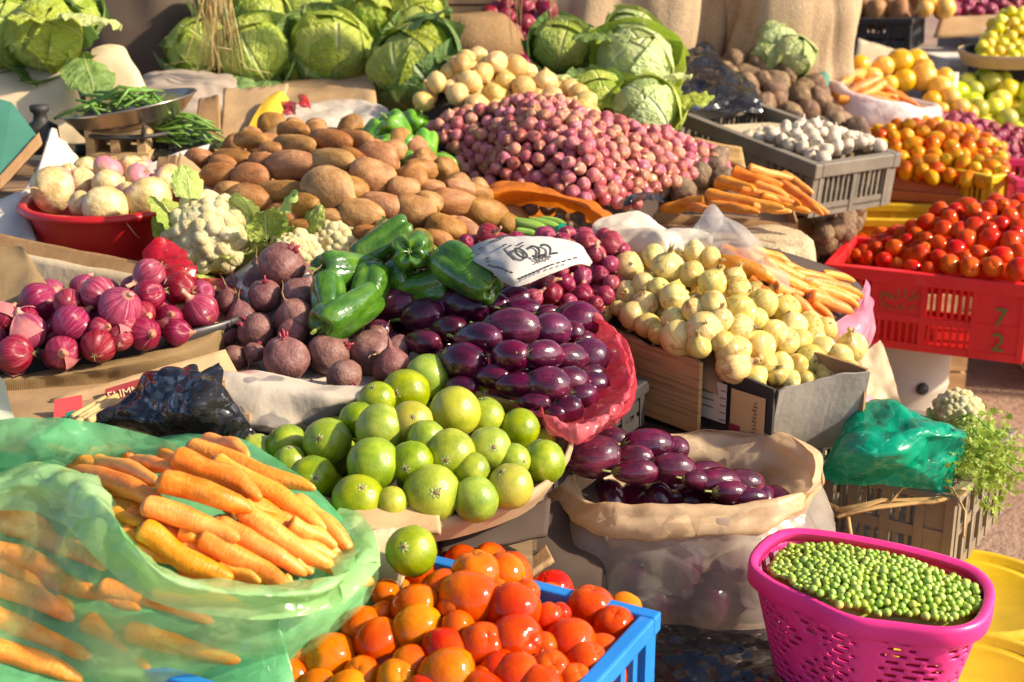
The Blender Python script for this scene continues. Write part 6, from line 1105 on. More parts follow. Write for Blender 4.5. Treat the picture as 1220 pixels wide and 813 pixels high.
# green peppers
SF_PEP = Surf([(417, 327, .85), (415, 371, .815), (493, 300, .875), (454, 292, .865), (556, 325, .86), (471, 335, .825), (500, 360, .80), (380, 320, .845)])
PP = [(417, 325, 94, 46, 175), (414, 371, 78, 48, 210), (493, 300, 52, 52, 0), (456, 292, 72, 42, 215), (556, 326, 84, 50, 145), (472, 333, 44, 44, 20), (508, 345, 60, 46, 10), (390, 352, 40, 40, 90), (440, 345, 52, 44, 70)]
pll = ['long green pepper lying flat, pointing right, above the beets', 'green pepper tilted up to the right beside the eggplants', 'green pepper facing the viewer with star-shaped end', 'dark green pepper leaning behind the front-facing one', 'big green pepper leaning left, under the newspaper corner', 'green pepper in shadow below the front-facing one', 'green pepper in shadow behind the eggplants', 'green pepper tucked at the left next to beetroots', 'green pepper hidden between the two long ones']
rng = random.Random(2)
for i, a in enumerate(PP):
    p = SF_PEP.hit(a[0], a[1]); s = ppm(p) / 1.12; r = a[3] / 2 / s; ax = axis_on(SF_PEP, p, a[4], .8); h = min(r * 1.75, a[2] / 2 / s * ax.length ** .5); ax.normalize()
    if i == 2: ax = Vector((.06, .9, -.25)).normalized(); h = r * 1.35
    place('green_pepper', 'green_pepper', p, Vector((0, 0, 1)).rotation_difference(ax) @ Quaternion((0, 0, 1), rng.uniform(0, 6)), (r, r, h), pll[i], 'pepper', 'large green peppers', i)
SF_BP = Surf([(445, 158, .93), (490, 155, .945), (525, 200, .875), (470, 190, .90), (520, 170, .91)])
BP = [(446, 160, 15), (470, 155, 19), (492, 152, 17), (482, 176, 18), (505, 174, 17), (527, 197, 16), (508, 192, 15), (458, 176, 15), (515, 160, 13), (490, 195, 14)]
balls(SF_BP, BP, 'bright_pepper', 'bell_pepper', 'pepper', 'bright green bell pepper', 'behind potatoes', 'small bell peppers behind the potatoes', seed=7)
ex = [(SF_BP.hit(a[0], a[1], -.04), .028) for a in BP[::2]]; rng = random.Random(8)
for p, r in ex: place('bright_pepper', 'bell_pepper', p, rrot(3, rng), r, 'bell pepper underneath the bright green ones behind potatoes', 'pepper', 'bell peppers underneath', 1)
# red onions in the black tray
SF_RO = Surf([(45, 360, .83), (142, 367, .84), (178, 330, .855), (240, 370, .81), (20, 422, .79), (117, 413, .795), (172, 400, .80), (211, 396, .795), (90, 387, .82)])
RO = [(6, 380, 18), (45.5, 359, 22), (82, 361, 17), (116, 349, 20), (142.6, 367.6, 25), (178, 327, 19), (178, 352, 19), (215, 344, 19), (241, 349, 15), (240, 371, 21), (202, 379, 15), (211, 396, 16), (172, 398, 19), (143, 403, 15), (117, 413, 20), (86, 387, 23), (34, 396, 22), (74, 420, 19), (18, 422, 22), (170, 374, 15), (120, 392, 14), (32, 380, 14), (-14, 405, 20), (150, 385, 13)]
rl = rows_label([(a[0], a[1]) for a in RO], 'red onion', 'in black tray'); rl[4] = 'big round red onion in the centre of the black tray'; rl[1] = 'dark red onion with upright neck at the left back of tray'; rl[3] = 'red onion with peeled pink skin flap, at back by carton'; rl[9] = 'pear-shaped red onion at the far right of the tray'; rl[5] = 'red onion highest at the back against red plastic'; rl[18] = 'red onion at the front left corner of the black tray'
ex = balls(SF_RO, RO, 'red_onion', 'red_onion', 'onion', '', '', 'red onions in the black tray', labels=rl, tilt=2.0, seed=9)
fill(SF_RO, [(-10, 400), (40, 350), (150, 335), (220, 335), (255, 370), (220, 400), (140, 420), (20, 435)], .045, 26, -.042, ex, 'red_onion', 'red_onion', 'onion', 'red onion underneath the others, mostly covered, in black tray', 'red onions underneath in the black tray', k=.7)
# turnips
SF_TU = Surf([(63, 228, .902), (126, 250, .885), (177, 242, .890), (128, 205, .925), (158, 200, .92), (220, 222, .90), (101, 202, .915)])
TU = [(63, 225, 27), (96, 216, 17), (101, 202, 14), (128.5, 202, 18), (128.5, 221, 18), (158, 200, 15), (165, 212, 17), (96, 243, 15), (126, 250, 27), (177, 240, 28), (199, 217, 21), (220, 222, 14), (150, 232, 15), (80, 208, 13)]
tl_ = ['large cream turnip with root up at the left of basin', 'pale turnip behind the large left one', 'small turnip at the back left of the basin', 'pink-topped turnip at the back middle of the basin', 'small yellowish turnip in the centre of the basin', 'pinkish turnip at the back, right of centre', 'turnip behind the large right-hand one, with thin roots', 'pinkish turnip at the front between the two big ones', 'broad turnip at the front centre of red basin', 'largest pale turnip at the front right of basin', 'turnip at the right back with bright pink side', 'pink-sided turnip at the far right beside the cauliflower', 'turnip wedged between the centre and right ones', 'small turnip peeping out at the back left']
ex = balls(SF_TU, TU, 'turnip', 'turnip', 'turnip', '', '', 'turnips in the red basin', labels=tl_, tilt=2.6, seed=11)
fill(SF_TU, [(45, 225), (100, 195), (165, 195), (215, 220), (190, 255), (120, 262), (60, 245)], .045, 14, -.035, ex, 'turnip', 'turnip', 'turnip', 'turnip underneath the others inside the red basin', 'turnips underneath in the basin', k=.7)
# cauliflowers
for px, py, r, Y, lb, v in ((248, 281, 52, 2.43, 'large cream cauliflower between red basin and beetroots', 0), (400, 294, 36, 2.46, 'cauliflower between the potatoes and long green peppers', 1), (352, 308, 34, 2.40, 'cauliflower half hidden behind the topmost beetroot', 2), (1142, 494, 30, 2.22, 'cauliflower behind the emerald bag in the worn crate', 1)):
    p = WY(px, py, Y); r = r / ppm(p); place('cauliflower', 'cauliflower', p, Vector((0, 0, 1)).rotation_difference(Vector((.05, -.55, .8)).normalized()) @ Quaternion((0, 0, 1), v * 1.3 + .4), (r, r, r), lb, 'cauliflower', 'cauliflowers', v)
# loose light leaves between the cauliflowers
for i, (px, py, L_, az, lb) in enumerate([(318, 285, .075, -1.2, 'pale leaf curled between the two cauliflowers'), (325, 268, .07, .2, 'light green leaf behind the large cauliflower'), (300, 262, .06, -2.0, 'small leaf right of the large cauliflower head'), (228, 236, .06, 2.2, 'green leaf standing at the top left of the cauliflower'), (330, 300, .06, -.6, 'frilly leaf in front between the cauliflowers'), (365, 275, .05, .8, 'small leaf left of the rear cauliflower'), (205, 270, .06, 3.0, 'yellowish leaf at the left side of the cauliflower'), (268, 318, .06, -1.4, 'leaf folded under the front of the large cauliflower'), (300, 312, .06, -1.0, 'leaf between large cauliflower and topmost beetroot'), (438, 288, .05, .2, 'frilly leaf at the right of rear cauliflower')]):
    m = ruffle_leaf(70 + i, 0, .5, 1.0, .5, M_CAUL, 'cauliflower_leaf', 1.1); o = ob('cauliflower_leaf', m, None, WY(px, py, 2.40 + .02 * (i % 3))); o.scale = (L_,) * 3; o.rotation_euler = (.1, -.1, az); tag(o, lb, 'leaf', 'loose cauliflower leaves')
# potatoes
SF_PO = Surf([(300, 167, .95), (349, 157, .965), (450, 165, .965), (395, 200, .945), (390, 225, .92), (336, 257, .875), (250, 240, .89), (237, 190, .93), (430, 275, .86), (530, 288, .845), (575, 250, .865), (605, 265, .84), (480, 200, .94), (540, 220, .905)])
PO = zc([(305, 75, 120, 55, 0), (440, 45, 140, 55, -10), (445, 95, 145, 68, -5), (440, 160, 160, 90, 5), (560, 80, 135, 75, -20), (645, 75, 110, 65, -35), (570, 150, 130, 82, -25), (720, 130, 115, 92, -45), (700, 200, 130, 105, -35), (560, 238, 155, 135, -40), (665, 320, 135, 92, -25), (740, 295, 140, 92, -35), (840, 310, 120, 98, -50), (805, 240, 92, 82, -20), (890, 285, 80, 70, -40), (970, 280, 130, 78, -35), (1075, 315, 130, 88, -50), (945, 370, 115, 82, -50), (1010, 365, 85, 58, -80), (915, 410, 100, 72, -50), (755, 360, 80, 45, -10), (690, 382, 90, 45, -20), (1145, 350, 85, 65, -80), (1000, 232, 105, 55, -40), (900, 230, 70, 50, -20), (840, 200, 82, 80, -60), (865, 172, 90, 62, -20), (770, 108, 80, 62, -20), (635, 138, 80, 60, -70), (630, 240, 100, 82, -30), (300, 195, 108, 82, 10), (395, 245, 140, 72, 5), (195, 190, 100, 72, -10), (240, 140, 110, 62, -5), (128, 135, 80, 62, 0), (210, 155, 82, 55, 0), (295, 270, 130, 92, -20), (405, 325, 96, 76, -10), (485, 290, 92, 88, -20), (570, 330, 100, 50, 5), (470, 362, 80, 45, 0), (340, 150, 75, 62, 0), (235, 245, 92, 62, 0), (1055, 250, 80, 50, -40), (370, 110, 70, 50, 10)], 190, 140, 2.773, 4)
plb = rows_label([(a[0], a[1]) for a in PO], 'brown potato', 'in big heap'); plb[9] = 'largest bulging brown potato in the middle of the heap'; plb[16] = 'long potato at the right end of the heap'; plb[1] = 'potato at the very top back of the heap'
ex = ovals(SF_PO, PO, 'potato', 'potato', 'potato', '', '', 'brown potatoes in the big heap', labels=plb, hl=1.0, seed=5, grow=1.2)
pp = [(235, 195), (300, 160), (370, 150), (460, 160), (520, 190), (580, 235), (615, 265), (600, 285), (540, 300), (430, 300), (330, 275), (250, 260)]
fill(SF_PO, pp, .060, 50, -.055, ex, 'potato', 'potato', 'potato', 'brown potato lower in the big heap, mostly covered by others', 'potatoes lower in the big heap', k=.68, scale=(1, 1, 1.3))
mound('sack_lining', SF_PO, pp, .075, M_DARKC, None, .1); tag(bpy.data.objects['sack_lining'], 'dark filler mound added under the brown potatoes', 'sack')  # added filler shape; its dark colour stands for shade between the potatoes
# small red onions below the newspaper
RS = zc([(640, 365, 60), (765, 370, 65), (530, 360, 45), (690, 420, 50), (630, 530, 50), (710, 520, 45), (545, 565, 48), (480, 610, 52), (630, 612, 50), (735, 620, 50), (560, 652, 42), (445, 550, 50), (390, 630, 46), (765, 560, 42), (170, 330, 60), (60, 360, 38), (460, 340, 36), (250, 590, 42), (690, 660, 40), (600, 460, 45), (760, 470, 45), (520, 500, 42), (730, 330, 40), (310, 600, 40), (580, 400, 45), (820, 400, 40)], 540, 200, 4.065)
rl = rows_label([(a[0], a[1]) for a in RS], 'small red onion', 'beside newspaper'); rl[1] = 'small red onion with pointed neck, behind the white onions'; rl[14] = 'red onion left of the newspaper beside the potatoes'; rl[15] = 'leftmost small red onion under the potato heap'
ex = balls(SF_RO2, RS, 'small_red_onion', 'red_onion', 'onion', '', '', 'small red onions around the newspaper', labels=rl, tilt=2.0, seed=13)
fill(SF_RO2, [(560, 290), (620, 285), (740, 280), (745, 320), (735, 360), (680, 375), (600, 365), (570, 330)], .04, 60, -.032, ex, 'small_red_onion', 'red_onion', 'onion', 'small red onion low in the heap under the newspaper', 'small red onions low under the newspaper', k=.72)
mound('sack_lining', SF_RO2, [(560, 285), (620, 280), (745, 278), (750, 320), (738, 368), (680, 382), (600, 372), (565, 330)], .045, M_DARKC, None, .1); tag(bpy.data.objects['sack_lining.001'], 'dark filler mound added under the small red onions', 'sack')  # filler added under the onions, shade of the gaps in its colour
# white onions
SF_WO = Surf([(740, 315, .815), (800, 315, .835), (850, 325, .82), (712, 370, .76), (760, 385, .76), (800, 400, .76), (870, 450, .715), (925, 455, .70), (1005, 440, .712), (1020, 428, .718), (900, 400, .765), (960, 390, .755), (830, 370, .80), (860, 410, .765)])
WO = zc([(215, 150, 58), (305, 110, 45), (362, 152, 62), (460, 95, 45), (520, 115, 40), (450, 175, 50), (528, 215, 52), (610, 195, 45), (625, 235, 52), (275, 215, 45), (330, 230, 40), (210, 248, 45), (382, 265, 55), (275, 290, 50), (530, 290, 50), (458, 312, 45), (385, 352, 52), (100, 310, 60), (180, 305, 32), (240, 335, 60), (285, 368, 46), (500, 385, 68), (400, 415, 66), (480, 445, 48), (632, 315, 62), (632, 382, 54), (720, 285, 52), (795, 305, 48), (690, 345, 44), (605, 465, 66), (605, 520, 65), (705, 445, 58), (760, 400, 55), (800, 430, 52), (830, 370, 50), (850, 430, 52), (890, 375, 50), (910, 420, 42), (780, 520, 52), (730, 510, 44), (690, 560, 44), (845, 520, 46), (895, 500, 58), (940, 460, 50), (880, 580, 46), (960, 575, 50), (1000, 490, 54), (1010, 560, 48), (945, 540, 44), (560, 350, 45), (565, 430, 45), (330, 400, 45), (1040, 530, 36), (820, 580, 44), (770, 560, 44)], 680, 270, 3.128)
wl = rows_label([(a[0], a[1]) for a in WO], 'white onion', 'in cardboard box'); wl[21] = 'largest smooth white onion in the middle front of the box'; wl[17] = 'white onion at the far left corner, touching the eggplants'; wl[3] = 'white onion with green neck at the top back of heap'; wl[0] = 'white onion at the back left with tilted neck, by red onions'; wl[30] = 'white onion with brown root tuft at front edge above the label'
ex = balls(SF_WO, WO, 'white_onion', 'white_onion', 'onion', '', '', 'white onions in the cardboard box', labels=wl, tilt=2.4, seed=17)
pw = [(705, 365), (730, 315), (800, 295), (860, 310), (920, 350), (985, 385), (1025, 425), (1018, 455), (930, 475), (860, 450), (780, 410)]
fill(SF_WO, pw, .048, 60, -.044, ex, 'white_onion', 'white_onion', 'onion', 'white onion lower in the cardboard box, mostly covered', 'white onions lower in the cardboard box', k=.7, parts=True)
mound('lining', SF_WO, pw, .06, M_CARDD, None, .03); under(bpy.data.objects[[o.name for o in bpy.data.objects if o.name.startswith('lining') and o.parent is None][-1]], bx)
# carrots in the green bag
CF = zs([(100, 165, 420, 290, 92, .6), (170, 125, 400, 205, 70, .2), (215, 90, 300, 112, 58, 0), (300, 130, 455, 158, 62, 0), (150, 92, 230, 100, 44, -.4), (35, 165, 110, 172, 42, -.4), (410, 95, 480, 118, 55, .2), (455, 112, 768, 262, 88, .9), (512, 68, 966, 222, 78, .5), (565, 48, 720, 105, 60, .0), (600, 120, 1012, 378, 80, .3), (400, 190, 740, 306, 88, 1.4), (690, 285, 1030, 505, 88, .9), (340, 285, 690, 408, 86, 1.5), (550, 395, 872, 572, 92, 1.0), (330, 368, 665, 548, 92, 1.3), (610, 335, 935, 532, 78, .5), (885, 258, 1106, 468, 66, 0), (870, 350, 1042, 432, 66, .1), (305, 440, 570, 532, 56, .6), (615, 495, 765, 562, 52, .3), (235, 305, 350, 350, 52, .2), (265, 370, 340, 405, 48, .2), (890, 480, 955, 530, 40, .2), (850, 540, 895, 575, 40, .2), (470, 370, 560, 400, 60, .2)], 60, 510, 3.05, 5)
cl = rows_label([((a[0] + a[2]) / 2, (a[1] + a[3]) / 2) for a in CF], 'orange carrot', 'in green bag'); cl[8] = 'long carrot topmost at the back, tip reaching toward the limes'; cl[11] = 'carrot lying across the middle on top of the pile'; cl[12] = 'long carrot on the right whose tip points to the bag corner'; cl[0] = 'thick carrot at the upper left of the pile'; cl[15] = 'thick short carrot at the lower left by the bag rim'; cl[17] = 'thin carrot at the far right edge by the cardboard'
ex = sticks(SF_CAR, CF, 'carrot', 'carrot', 'carrot', '', '', 'carrots in the green bag', labels=cl, seed=4)
rng = random.Random(19)
for (x0, y0, x1, y1, wd) in [(-30, 610, 70, 640, 27), (-40, 650, 80, 690, 28), (10, 630, 130, 680, 26), (-30, 690, 90, 740, 28), (40, 680, 170, 725, 26), (80, 650, 190, 700, 25), (-30, 730, 110, 785, 28), (60, 720, 200, 780, 28), (120, 700, 260, 745, 26), (-30, 770, 100, 810, 28), (180, 710, 310, 735, 25), (150, 755, 290, 790, 26), (20, 590, 110, 615, 25), (0, 660, 60, 720, 26), (100, 740, 180, 800, 27), (210, 690, 330, 712, 24)]:
    p0 = SF_CAR.hit(x0, y0, -.028); p1 = SF_CAR.hit(x1, y1, -.028); r = wd / 2 / ppm(p0); d = p1 - p0
    place('carrot', 'carrot', p0, Vector((0, 0, 1)).rotation_difference(d.normalized()), (r, r, d.length), 'carrot seen blurred through the clear green film at lower left', 'carrot', 'carrots seen through the green film', rng.randrange(9))
for i in range(30):
    t = (i % 15) / 14; k_ = i // 15; a = (75 + 150 * t + k_ * 130, 560 + 110 * t - 5 * k_ + (i % 2) * 6); p0 = SF_CAR.hit(a[0] - 20, a[1] - 20, -.022); p1 = SF_CAR.hit(a[0] + 90, a[1] + 25, -.022); d = p1 - p0; place('carrot', 'carrot', p0, Vector((0, 0, 1)).rotation_difference(d.normalized()), (.0125, .0125, d.length), 'carrot low in the green bag, glimpsed between upper carrots', 'carrot', 'carrots low in the green bag', i)
# tomatoes in the blue crate
SF_TO = Surf([(560, 690, .705), (620, 700, .70), (490, 720, .69), (720, 755, .655), (760, 740, .65), (430, 790, .655), (520, 800, .665), (640, 800, .665), (340, 800, .64), (720, 722, .65)])
TO = zc([(352, 170, 42), (343, 232, 34), (447, 215, 66), (450, 278, 68), (527, 150, 48), (630, 118, 72), (608, 187, 80), (713, 112, 59), (742, 222, 78), (572, 275, 50), (645, 332, 68), (750, 315, 78), (845, 250, 44), (882, 232, 32), (975, 220, 70), (1047, 280, 62), (915, 325, 74), (960, 385, 64), (832, 332, 42), (540, 348, 64), (335, 318, 68), (285, 272, 58), (190, 370, 74), (285, 420, 55), (432, 388, 58), (390, 432, 60), (540, 425, 80), (652, 425, 36), (755, 425, 72), (850, 410, 62), (75, 425, 55), (150, 450, 50), (820, 470, 70), (650, 480, 65), (240, 470, 60), (920, 450, 60), (470, 480, 60), (110, 385, 48), (700, 395, 50), (560, 215, 45), (1010, 340, 45), (690, 175, 45), (780, 170, 40)], 320, 640, 2.5417)
TK = ['orange_tomato' if (a[0] < 500 or i in (5, 7, 26)) else 'plum_tomato' for i, a in enumerate(TO)]
tlb = rows_label([(a[0], a[1]) for a in TO], ['orange tomato' if k[0] == 'o' else 'red-orange tomato' for k in TK], 'in blue crate'); tlb[6] = 'large glossy orange-red tomato beside the lone lime'; tlb[7] = 'orange tomato at the back corner of blue crate, stem scar up'; tlb[14] = 'red tomato at the right back of crate by the blue rim'; tlb[15] = 'red tomato in the right corner against the blue rim'
ex = balls(SF_TO, TO, None, 'tomato', 'tomato', '', '', 'tomatoes in the blue crate', labels=tlb, seed=21, kinds=TK, tilt=2.0, grow=1.1)
pt = [(335, 790), (420, 700), (480, 665), (560, 662), (640, 690), (760, 735), (735, 800), (700, 850), (340, 850)]
fill(SF_TO, pt, .05, 50, -.048, ex, ['plum_tomato', 'orange_tomato'], 'tomato', 'tomato', 'tomato lower in the blue crate, mostly covered by others', 'tomatoes lower in the blue crate', k=.72)
p = SF_TO.hit(491, 690) + Vector((0, 0, .035)); place('lime', 'lime', p, rrot(1, random.Random(2)), 31 / ppm(p), 'lone green lime lying on the tomatoes in blue crate', 'lime', None, 1)
# peas
SF_PEA = Surf([(920, 680, .615), (945, 650, .618), (1020, 665, .632), (1100, 690, .632), (1160, 715, .615), (1140, 740, .612), (1040, 728, .618), (1010, 700, .635)])
ppoly = [(915, 678), (940, 650), (1000, 650), (1090, 670), (1165, 700), (1168, 722), (1140, 740), (1060, 732), (1000, 722), (950, 700)]
pts = scatter(SF_PEA, ppoly, .0096, 900, 0, None, .84, 3, 26000, .22)
pts.sort(key=lambda a: a[0].y); rng = random.Random(2)
for (p, r), g_ in zip(pts[:300], region(pts[:300])): place('pea', 'pea', p, rrot(3, rng), r, f'round green pea among the {g_} of the nearer peas in the pink basket', 'pea', 'peas in the pink basket', 0)
def stuff_join(name, mesh, pts, label, cat, sc=(1, 1, 1), kind_='stuff', group=None):
    nv = len(mesh.vertices); co = np.empty(nv * 3); mesh.vertices.foreach_get('co', co); co = co.reshape(-1, 3) * np.array(sc); Fm = [list(f.vertices) for f in mesh.polygons]; V = []; F = []; rng = random.Random(1)
    for i, (p, r) in enumerate(pts):
        M3 = np.array(rrot(3.1, rng).to_matrix()); V.append((co * r) @ M3.T + np.array(p)); F += [[a + i * nv for a in f] for f in Fm]
    o = ob(name, me(name, np.concatenate(V), F, mesh.materials[0])); tag(o, label, cat, group, 'stuff'); return o
PL = lathe('pea_low', sphere_prof(5), 7, M_PEA); rest = pts[300:] + scatter(SF_PEA, ppoly, .0105, 500, -.006, None, .9, 9, 9000)
stuff_join('peas', PL, rest, 'mass of green peas filling the pink basket', 'peas')
mound('lining', SF_PEA, ppoly, .014, M_PEA, None, .02); lo = bpy.data.objects[[o.name for o in bpy.data.objects if o.name.startswith('lining') and o.parent is None][-1]]; lo.name = 'pea_bed'; tag(lo, 'bed of green peas below the surface in pink basket', 'peas', None, 'stuff')
# shallots
SF_SH = Surf([(640, 235, .835), (745, 243, .825), (580, 218, .845), (525, 145, .945), (620, 128, .985), (705, 138, .965), (785, 165, .925), (850, 190, .865), (690, 190, .915), (860, 205, .84), (600, 180, .915)])
sp = [(515, 150), (545, 132), (600, 124), (690, 126), (760, 152), (850, 180), (870, 200), (800, 222), (765, 240), (745, 250), (690, 244), (640, 240), (580, 222), (540, 184)]
pts = scatter(SF_SH, sp, .0305, 300, 0, None, .82, 7, 40000); rng = random.Random(4)
for (p, r), g_ in zip(pts, region(pts)): place('shallot', 'shallot', p, rrot(2.4, rng), r, f'small pink-brown shallot in the {g_} of the large heap behind potatoes', 'shallot', 'shallots in the large heap', rng.randrange(9))
more = scatter(SF_SH, sp, .031, 500, -.017, pts, .66, 8, 20000)
stuff_join('shallots', KINDS['shallot'][0][0], more, 'shallots underneath, filling the large heap', 'shallots')
mound('sack_lining', SF_SH, sp, .042, M_DARKC, None, .14); tag(bpy.data.objects['sack_lining.002'], 'dark filler mound added under the heap of shallots', 'sack')  # added filler, coloured as dark as the shaded gaps between shallots
# yellow onions behind
SF_YO = Surf([(505, 125, .965), (575, 70, 1.055), (645, 95, 1.01), (695, 132, .965), (600, 122, .965), (530, 95, 1.02), (690, 105, .985)])
yp = [(498, 126), (520, 98), (570, 66), (605, 74), (655, 94), (695, 112), (705, 138), (620, 132), (560, 128)]
pts = scatter(SF_YO, yp, .056, 90, 0, None, .84, 5); rng = random.Random(5)
for (p, r), g_ in zip(pts, region(pts)): place('yellow_onion', 'yellow_onion', p, rrot(2.6, rng), r, f'golden onion in the {g_} of the heap between shallots and cabbages', 'onion', 'golden onions at the back', rng.randrange(9))
fill(SF_YO, yp, .052, 50, -.03, pts, 'yellow_onion', 'yellow_onion', 'onion', 'golden onion underneath in the heap behind the shallots', 'golden onions underneath at the back', k=.68)
mound('sack_lining', SF_YO, yp, .06, M_DARKC, None, .1); tag(bpy.data.objects['sack_lining.003'], 'dark filler mound added under the golden onions', 'sack')  # mostly unseen filler added here, dark to stand for shade in gaps
# cabbages
def cabb(px, py, r, Y, lb, kd='cabbage', v=0, group=None, up=(.1, -.5, .8), spin=0):
    p = WY(px, py, Y); rr_ = r / ppm(p) * 1.12; place(kd, 'cabbage', p, Vector((0, 0, 1)).rotation_difference(Vector(up).normalized()) @ Quaternion((0, 0, 1), spin), rr_, lb, 'cabbage', group, v)
GL = 'green cabbages at the back left'; rng = random.Random(3)
for i, (px, py, r, Y, lb) in enumerate([(303, 64, 35, 3.82, 'bright round cabbage, front row of back stack, second from left'), (395, 60, 36, 3.84, 'bright pale cabbage in the middle of the back stack'), (491, 80, 39, 3.70, 'large dark green cabbage at the right end of the stack'), (237, 62, 30, 3.84, 'shaded olive cabbage at the left, behind hanging straw'), (311, 16, 30, 4.0, 'cabbage in the upper row right of the straw'), (366, 12, 29, 4.05, 'cabbage in the upper row, second from straw'), (410, 2, 28, 4.1, 'cabbage at top edge in the middle of stack'), (440, 24, 26, 3.98, 'cabbage above the large dark green one, left'), (497, 24, 27, 3.98, 'cabbage at the upper right of stack by wooden crate'), (350, 46, 24, 3.98, 'cabbage half hidden between the two bright front ones'), (348, 78, 22, 3.84, 'small cabbage low between the two bright front ones'), (270, 14, 26, 4.02, 'cabbage behind the hanging straw, top row'), (445, 62, 22, 3.95, 'cabbage hidden behind the large dark green one'), (258, 40, 24, 4.05, 'dark cabbage behind the straw in shade')]):
    cabb(px, py, r, Y, lb, 'cabbage', i, GL, (rng.uniform(-.5, .7), -.6, rng.uniform(.3, .9)), rng.uniform(0, 6))
GC = 'cabbages beside the burlap sacks'
for i, (px, py, r, Y, lb, kd) in enumerate([(668, 54, 26, 3.75, 'dark green cabbage at left of the middle group, by net bag', 'cabbage'), (756, 78, 34, 3.58, 'tall pale leafy cabbage in the middle group', 'pale_cabbage'), (766, 134, 29, 3.34, 'pale cabbage at the front touching the shallots', 'pale_cabbage'), (708, 116, 25, 3.42, 'yellow-olive cabbage between shallots and vein-leaved one', 'cabbage'), (752, 42, 22, 3.7, 'frilly pale cabbage topping the middle group', 'pale_cabbage'), (700, 60, 20, 3.8, 'dark cabbage shaded behind the middle group', 'cabbage')]):
    cabb(px, py, r, Y, lb, kd, i, GC, (rng.uniform(-.4, .5), -.6, .6), rng.uniform(0, 6))
for i, (px, py, r, Y, lb) in enumerate([(924, 50, 18, 4.28, 'whitish cabbage on top of the two before burlap sack'), (916, 70, 18, 4.25, 'whitish cabbage lower left before burlap sack'), (946, 68, 20, 4.22, 'whitish cabbage lower right before burlap sack')]): cabb(px, py, r, Y, lb, 'trimmed_cabbage', 0, 'whitish cabbages before the burlap sack', (.2, -.4, .8), i * 2)
for i, (px, py, r, Y, lb) in enumerate([(52, 44, 34, 3.3, 'leafy cabbage at the far left on cream sack'), (5, 40, 34, 3.35, 'dark leafy cabbage cut off by the left edge'), (20, 5, 30, 3.45, 'leafy cabbage at the top left corner'), (85, 20, 24, 3.4, 'cabbage with bright frilly leaf above the cream sack')]): cabb(px, py, r, Y, lb, 'cabbage', i, 'leafy cabbages at the far left', (.2, -.7, .4), i * 1.7)
for i, (px, py, Y, L_, W_, az, tl, mt, lb) in enumerate([(92, 18, 3.28, .13, .55, -.9, -.4, M_CABP, 'large bright cabbage leaf hanging at the far left'), (100, 70, 3.25, .12, .5, -1.2, -.9, M_CABO, 'grey-green cabbage leaf draped between the cream sacks'), (60, 20, 3.3, .12, .5, -2.0, -.3, M_CAB, 'green cabbage leaf folded at the upper left'), (281, 92, 3.72, .10, .55, -1.4, -.7, M_CABO, 'blue-green leaf hanging below the straw'), (322, 96, 3.72, .09, .6, -1.7, -.8, M_CABO, 'grey-green leaf drooping below the bright cabbage'), (470, 44, 3.72, .16, .4, -.2, .1, M_CABO, 'dark cabbage leaf arching over the large dark cabbage'), (520, 62, 3.66, .14, .4, -.6, -.5, M_CABO, 'dark leaf curling at the right of the large cabbage'), (681, 96, 3.42, .11, .5, -2.4, -.2, M_CABP, 'yellow-green leaf with pale veins by the golden onions'), (800, 116, 3.4, .10, .6, -.5, -.3, M_CAB, 'frilly leaf at the right of the middle cabbages'), (728, 112, 3.4, .09, .6, -1.4, -.5, M_CAB, 'frilly leaf between the middle cabbages'), (782, 92, 3.46, .09, .6, -.8, -.2, M_CABP, 'bright ruffled leaf on the tall pale cabbage'), (700, 40, 3.62, .10, .6, -1.2, -.4, M_CABO, 'dark leaf over the leftmost middle cabbage'), (395, 96, 3.74, .09, .6, -1.5, -.7, M_CAB, 'leaf drooping below the bright middle cabbage')]):
    o = ob('cabbage_leaf', ruffle_leaf(90 + i, 0, 0, 1.0, W_, mt, 'cabbage_leaf', 1.0), None, WY(px, py, Y)); o.scale = (L_,) * 3; o.rotation_euler = (random.uniform(-.3, .3), -tl, az); tag(o, lb, 'leaf', 'loose cabbage leaves')
def heap(ctrl, poly, size, n, kd, name, cat, label, group, seed=3, tilt=3.1, under_=True, k=.85, scale=None, liner=None, sk=.08, Y=None):
    sf = Surf(ctrl) if Y is None else Surf(None, [WY(*c) for c in ctrl]); rng = random.Random(seed); pts = scatter(sf, poly, size, n, 0, None, k, seed, 9000)
    rg = region(pts)
    for (p, r), g_ in zip(pts, rg):
        kk = kd if isinstance(kd, str) else rng.choice(kd); place(kk, name, p, rrot(tilt, rng), r if scale is None else tuple(r * q for q in scale), f'{label}, {g_} part' if n > 20 else label, cat, group, rng.randrange(9), False)
    if under_:
        for p, r in scatter(sf, poly, size * .95, n, -size * .55, pts, .66, seed + 1, 6000):
            kk = kd if isinstance(kd, str) else rng.choice(kd); place(kk, name, p, rrot(tilt, rng), r if scale is None else tuple(r * q for q in scale), label.replace(' heaped', '') + ', underneath', cat, group + ', underneath', rng.randrange(9), False)
    if liner:
        o = mound('sack_lining', sf, poly, size * 1.15, M_DARKC, None, sk); tag(o, liner, 'sack')  # dark filler added under the heap; its colour shades the gaps
    return sf, pts
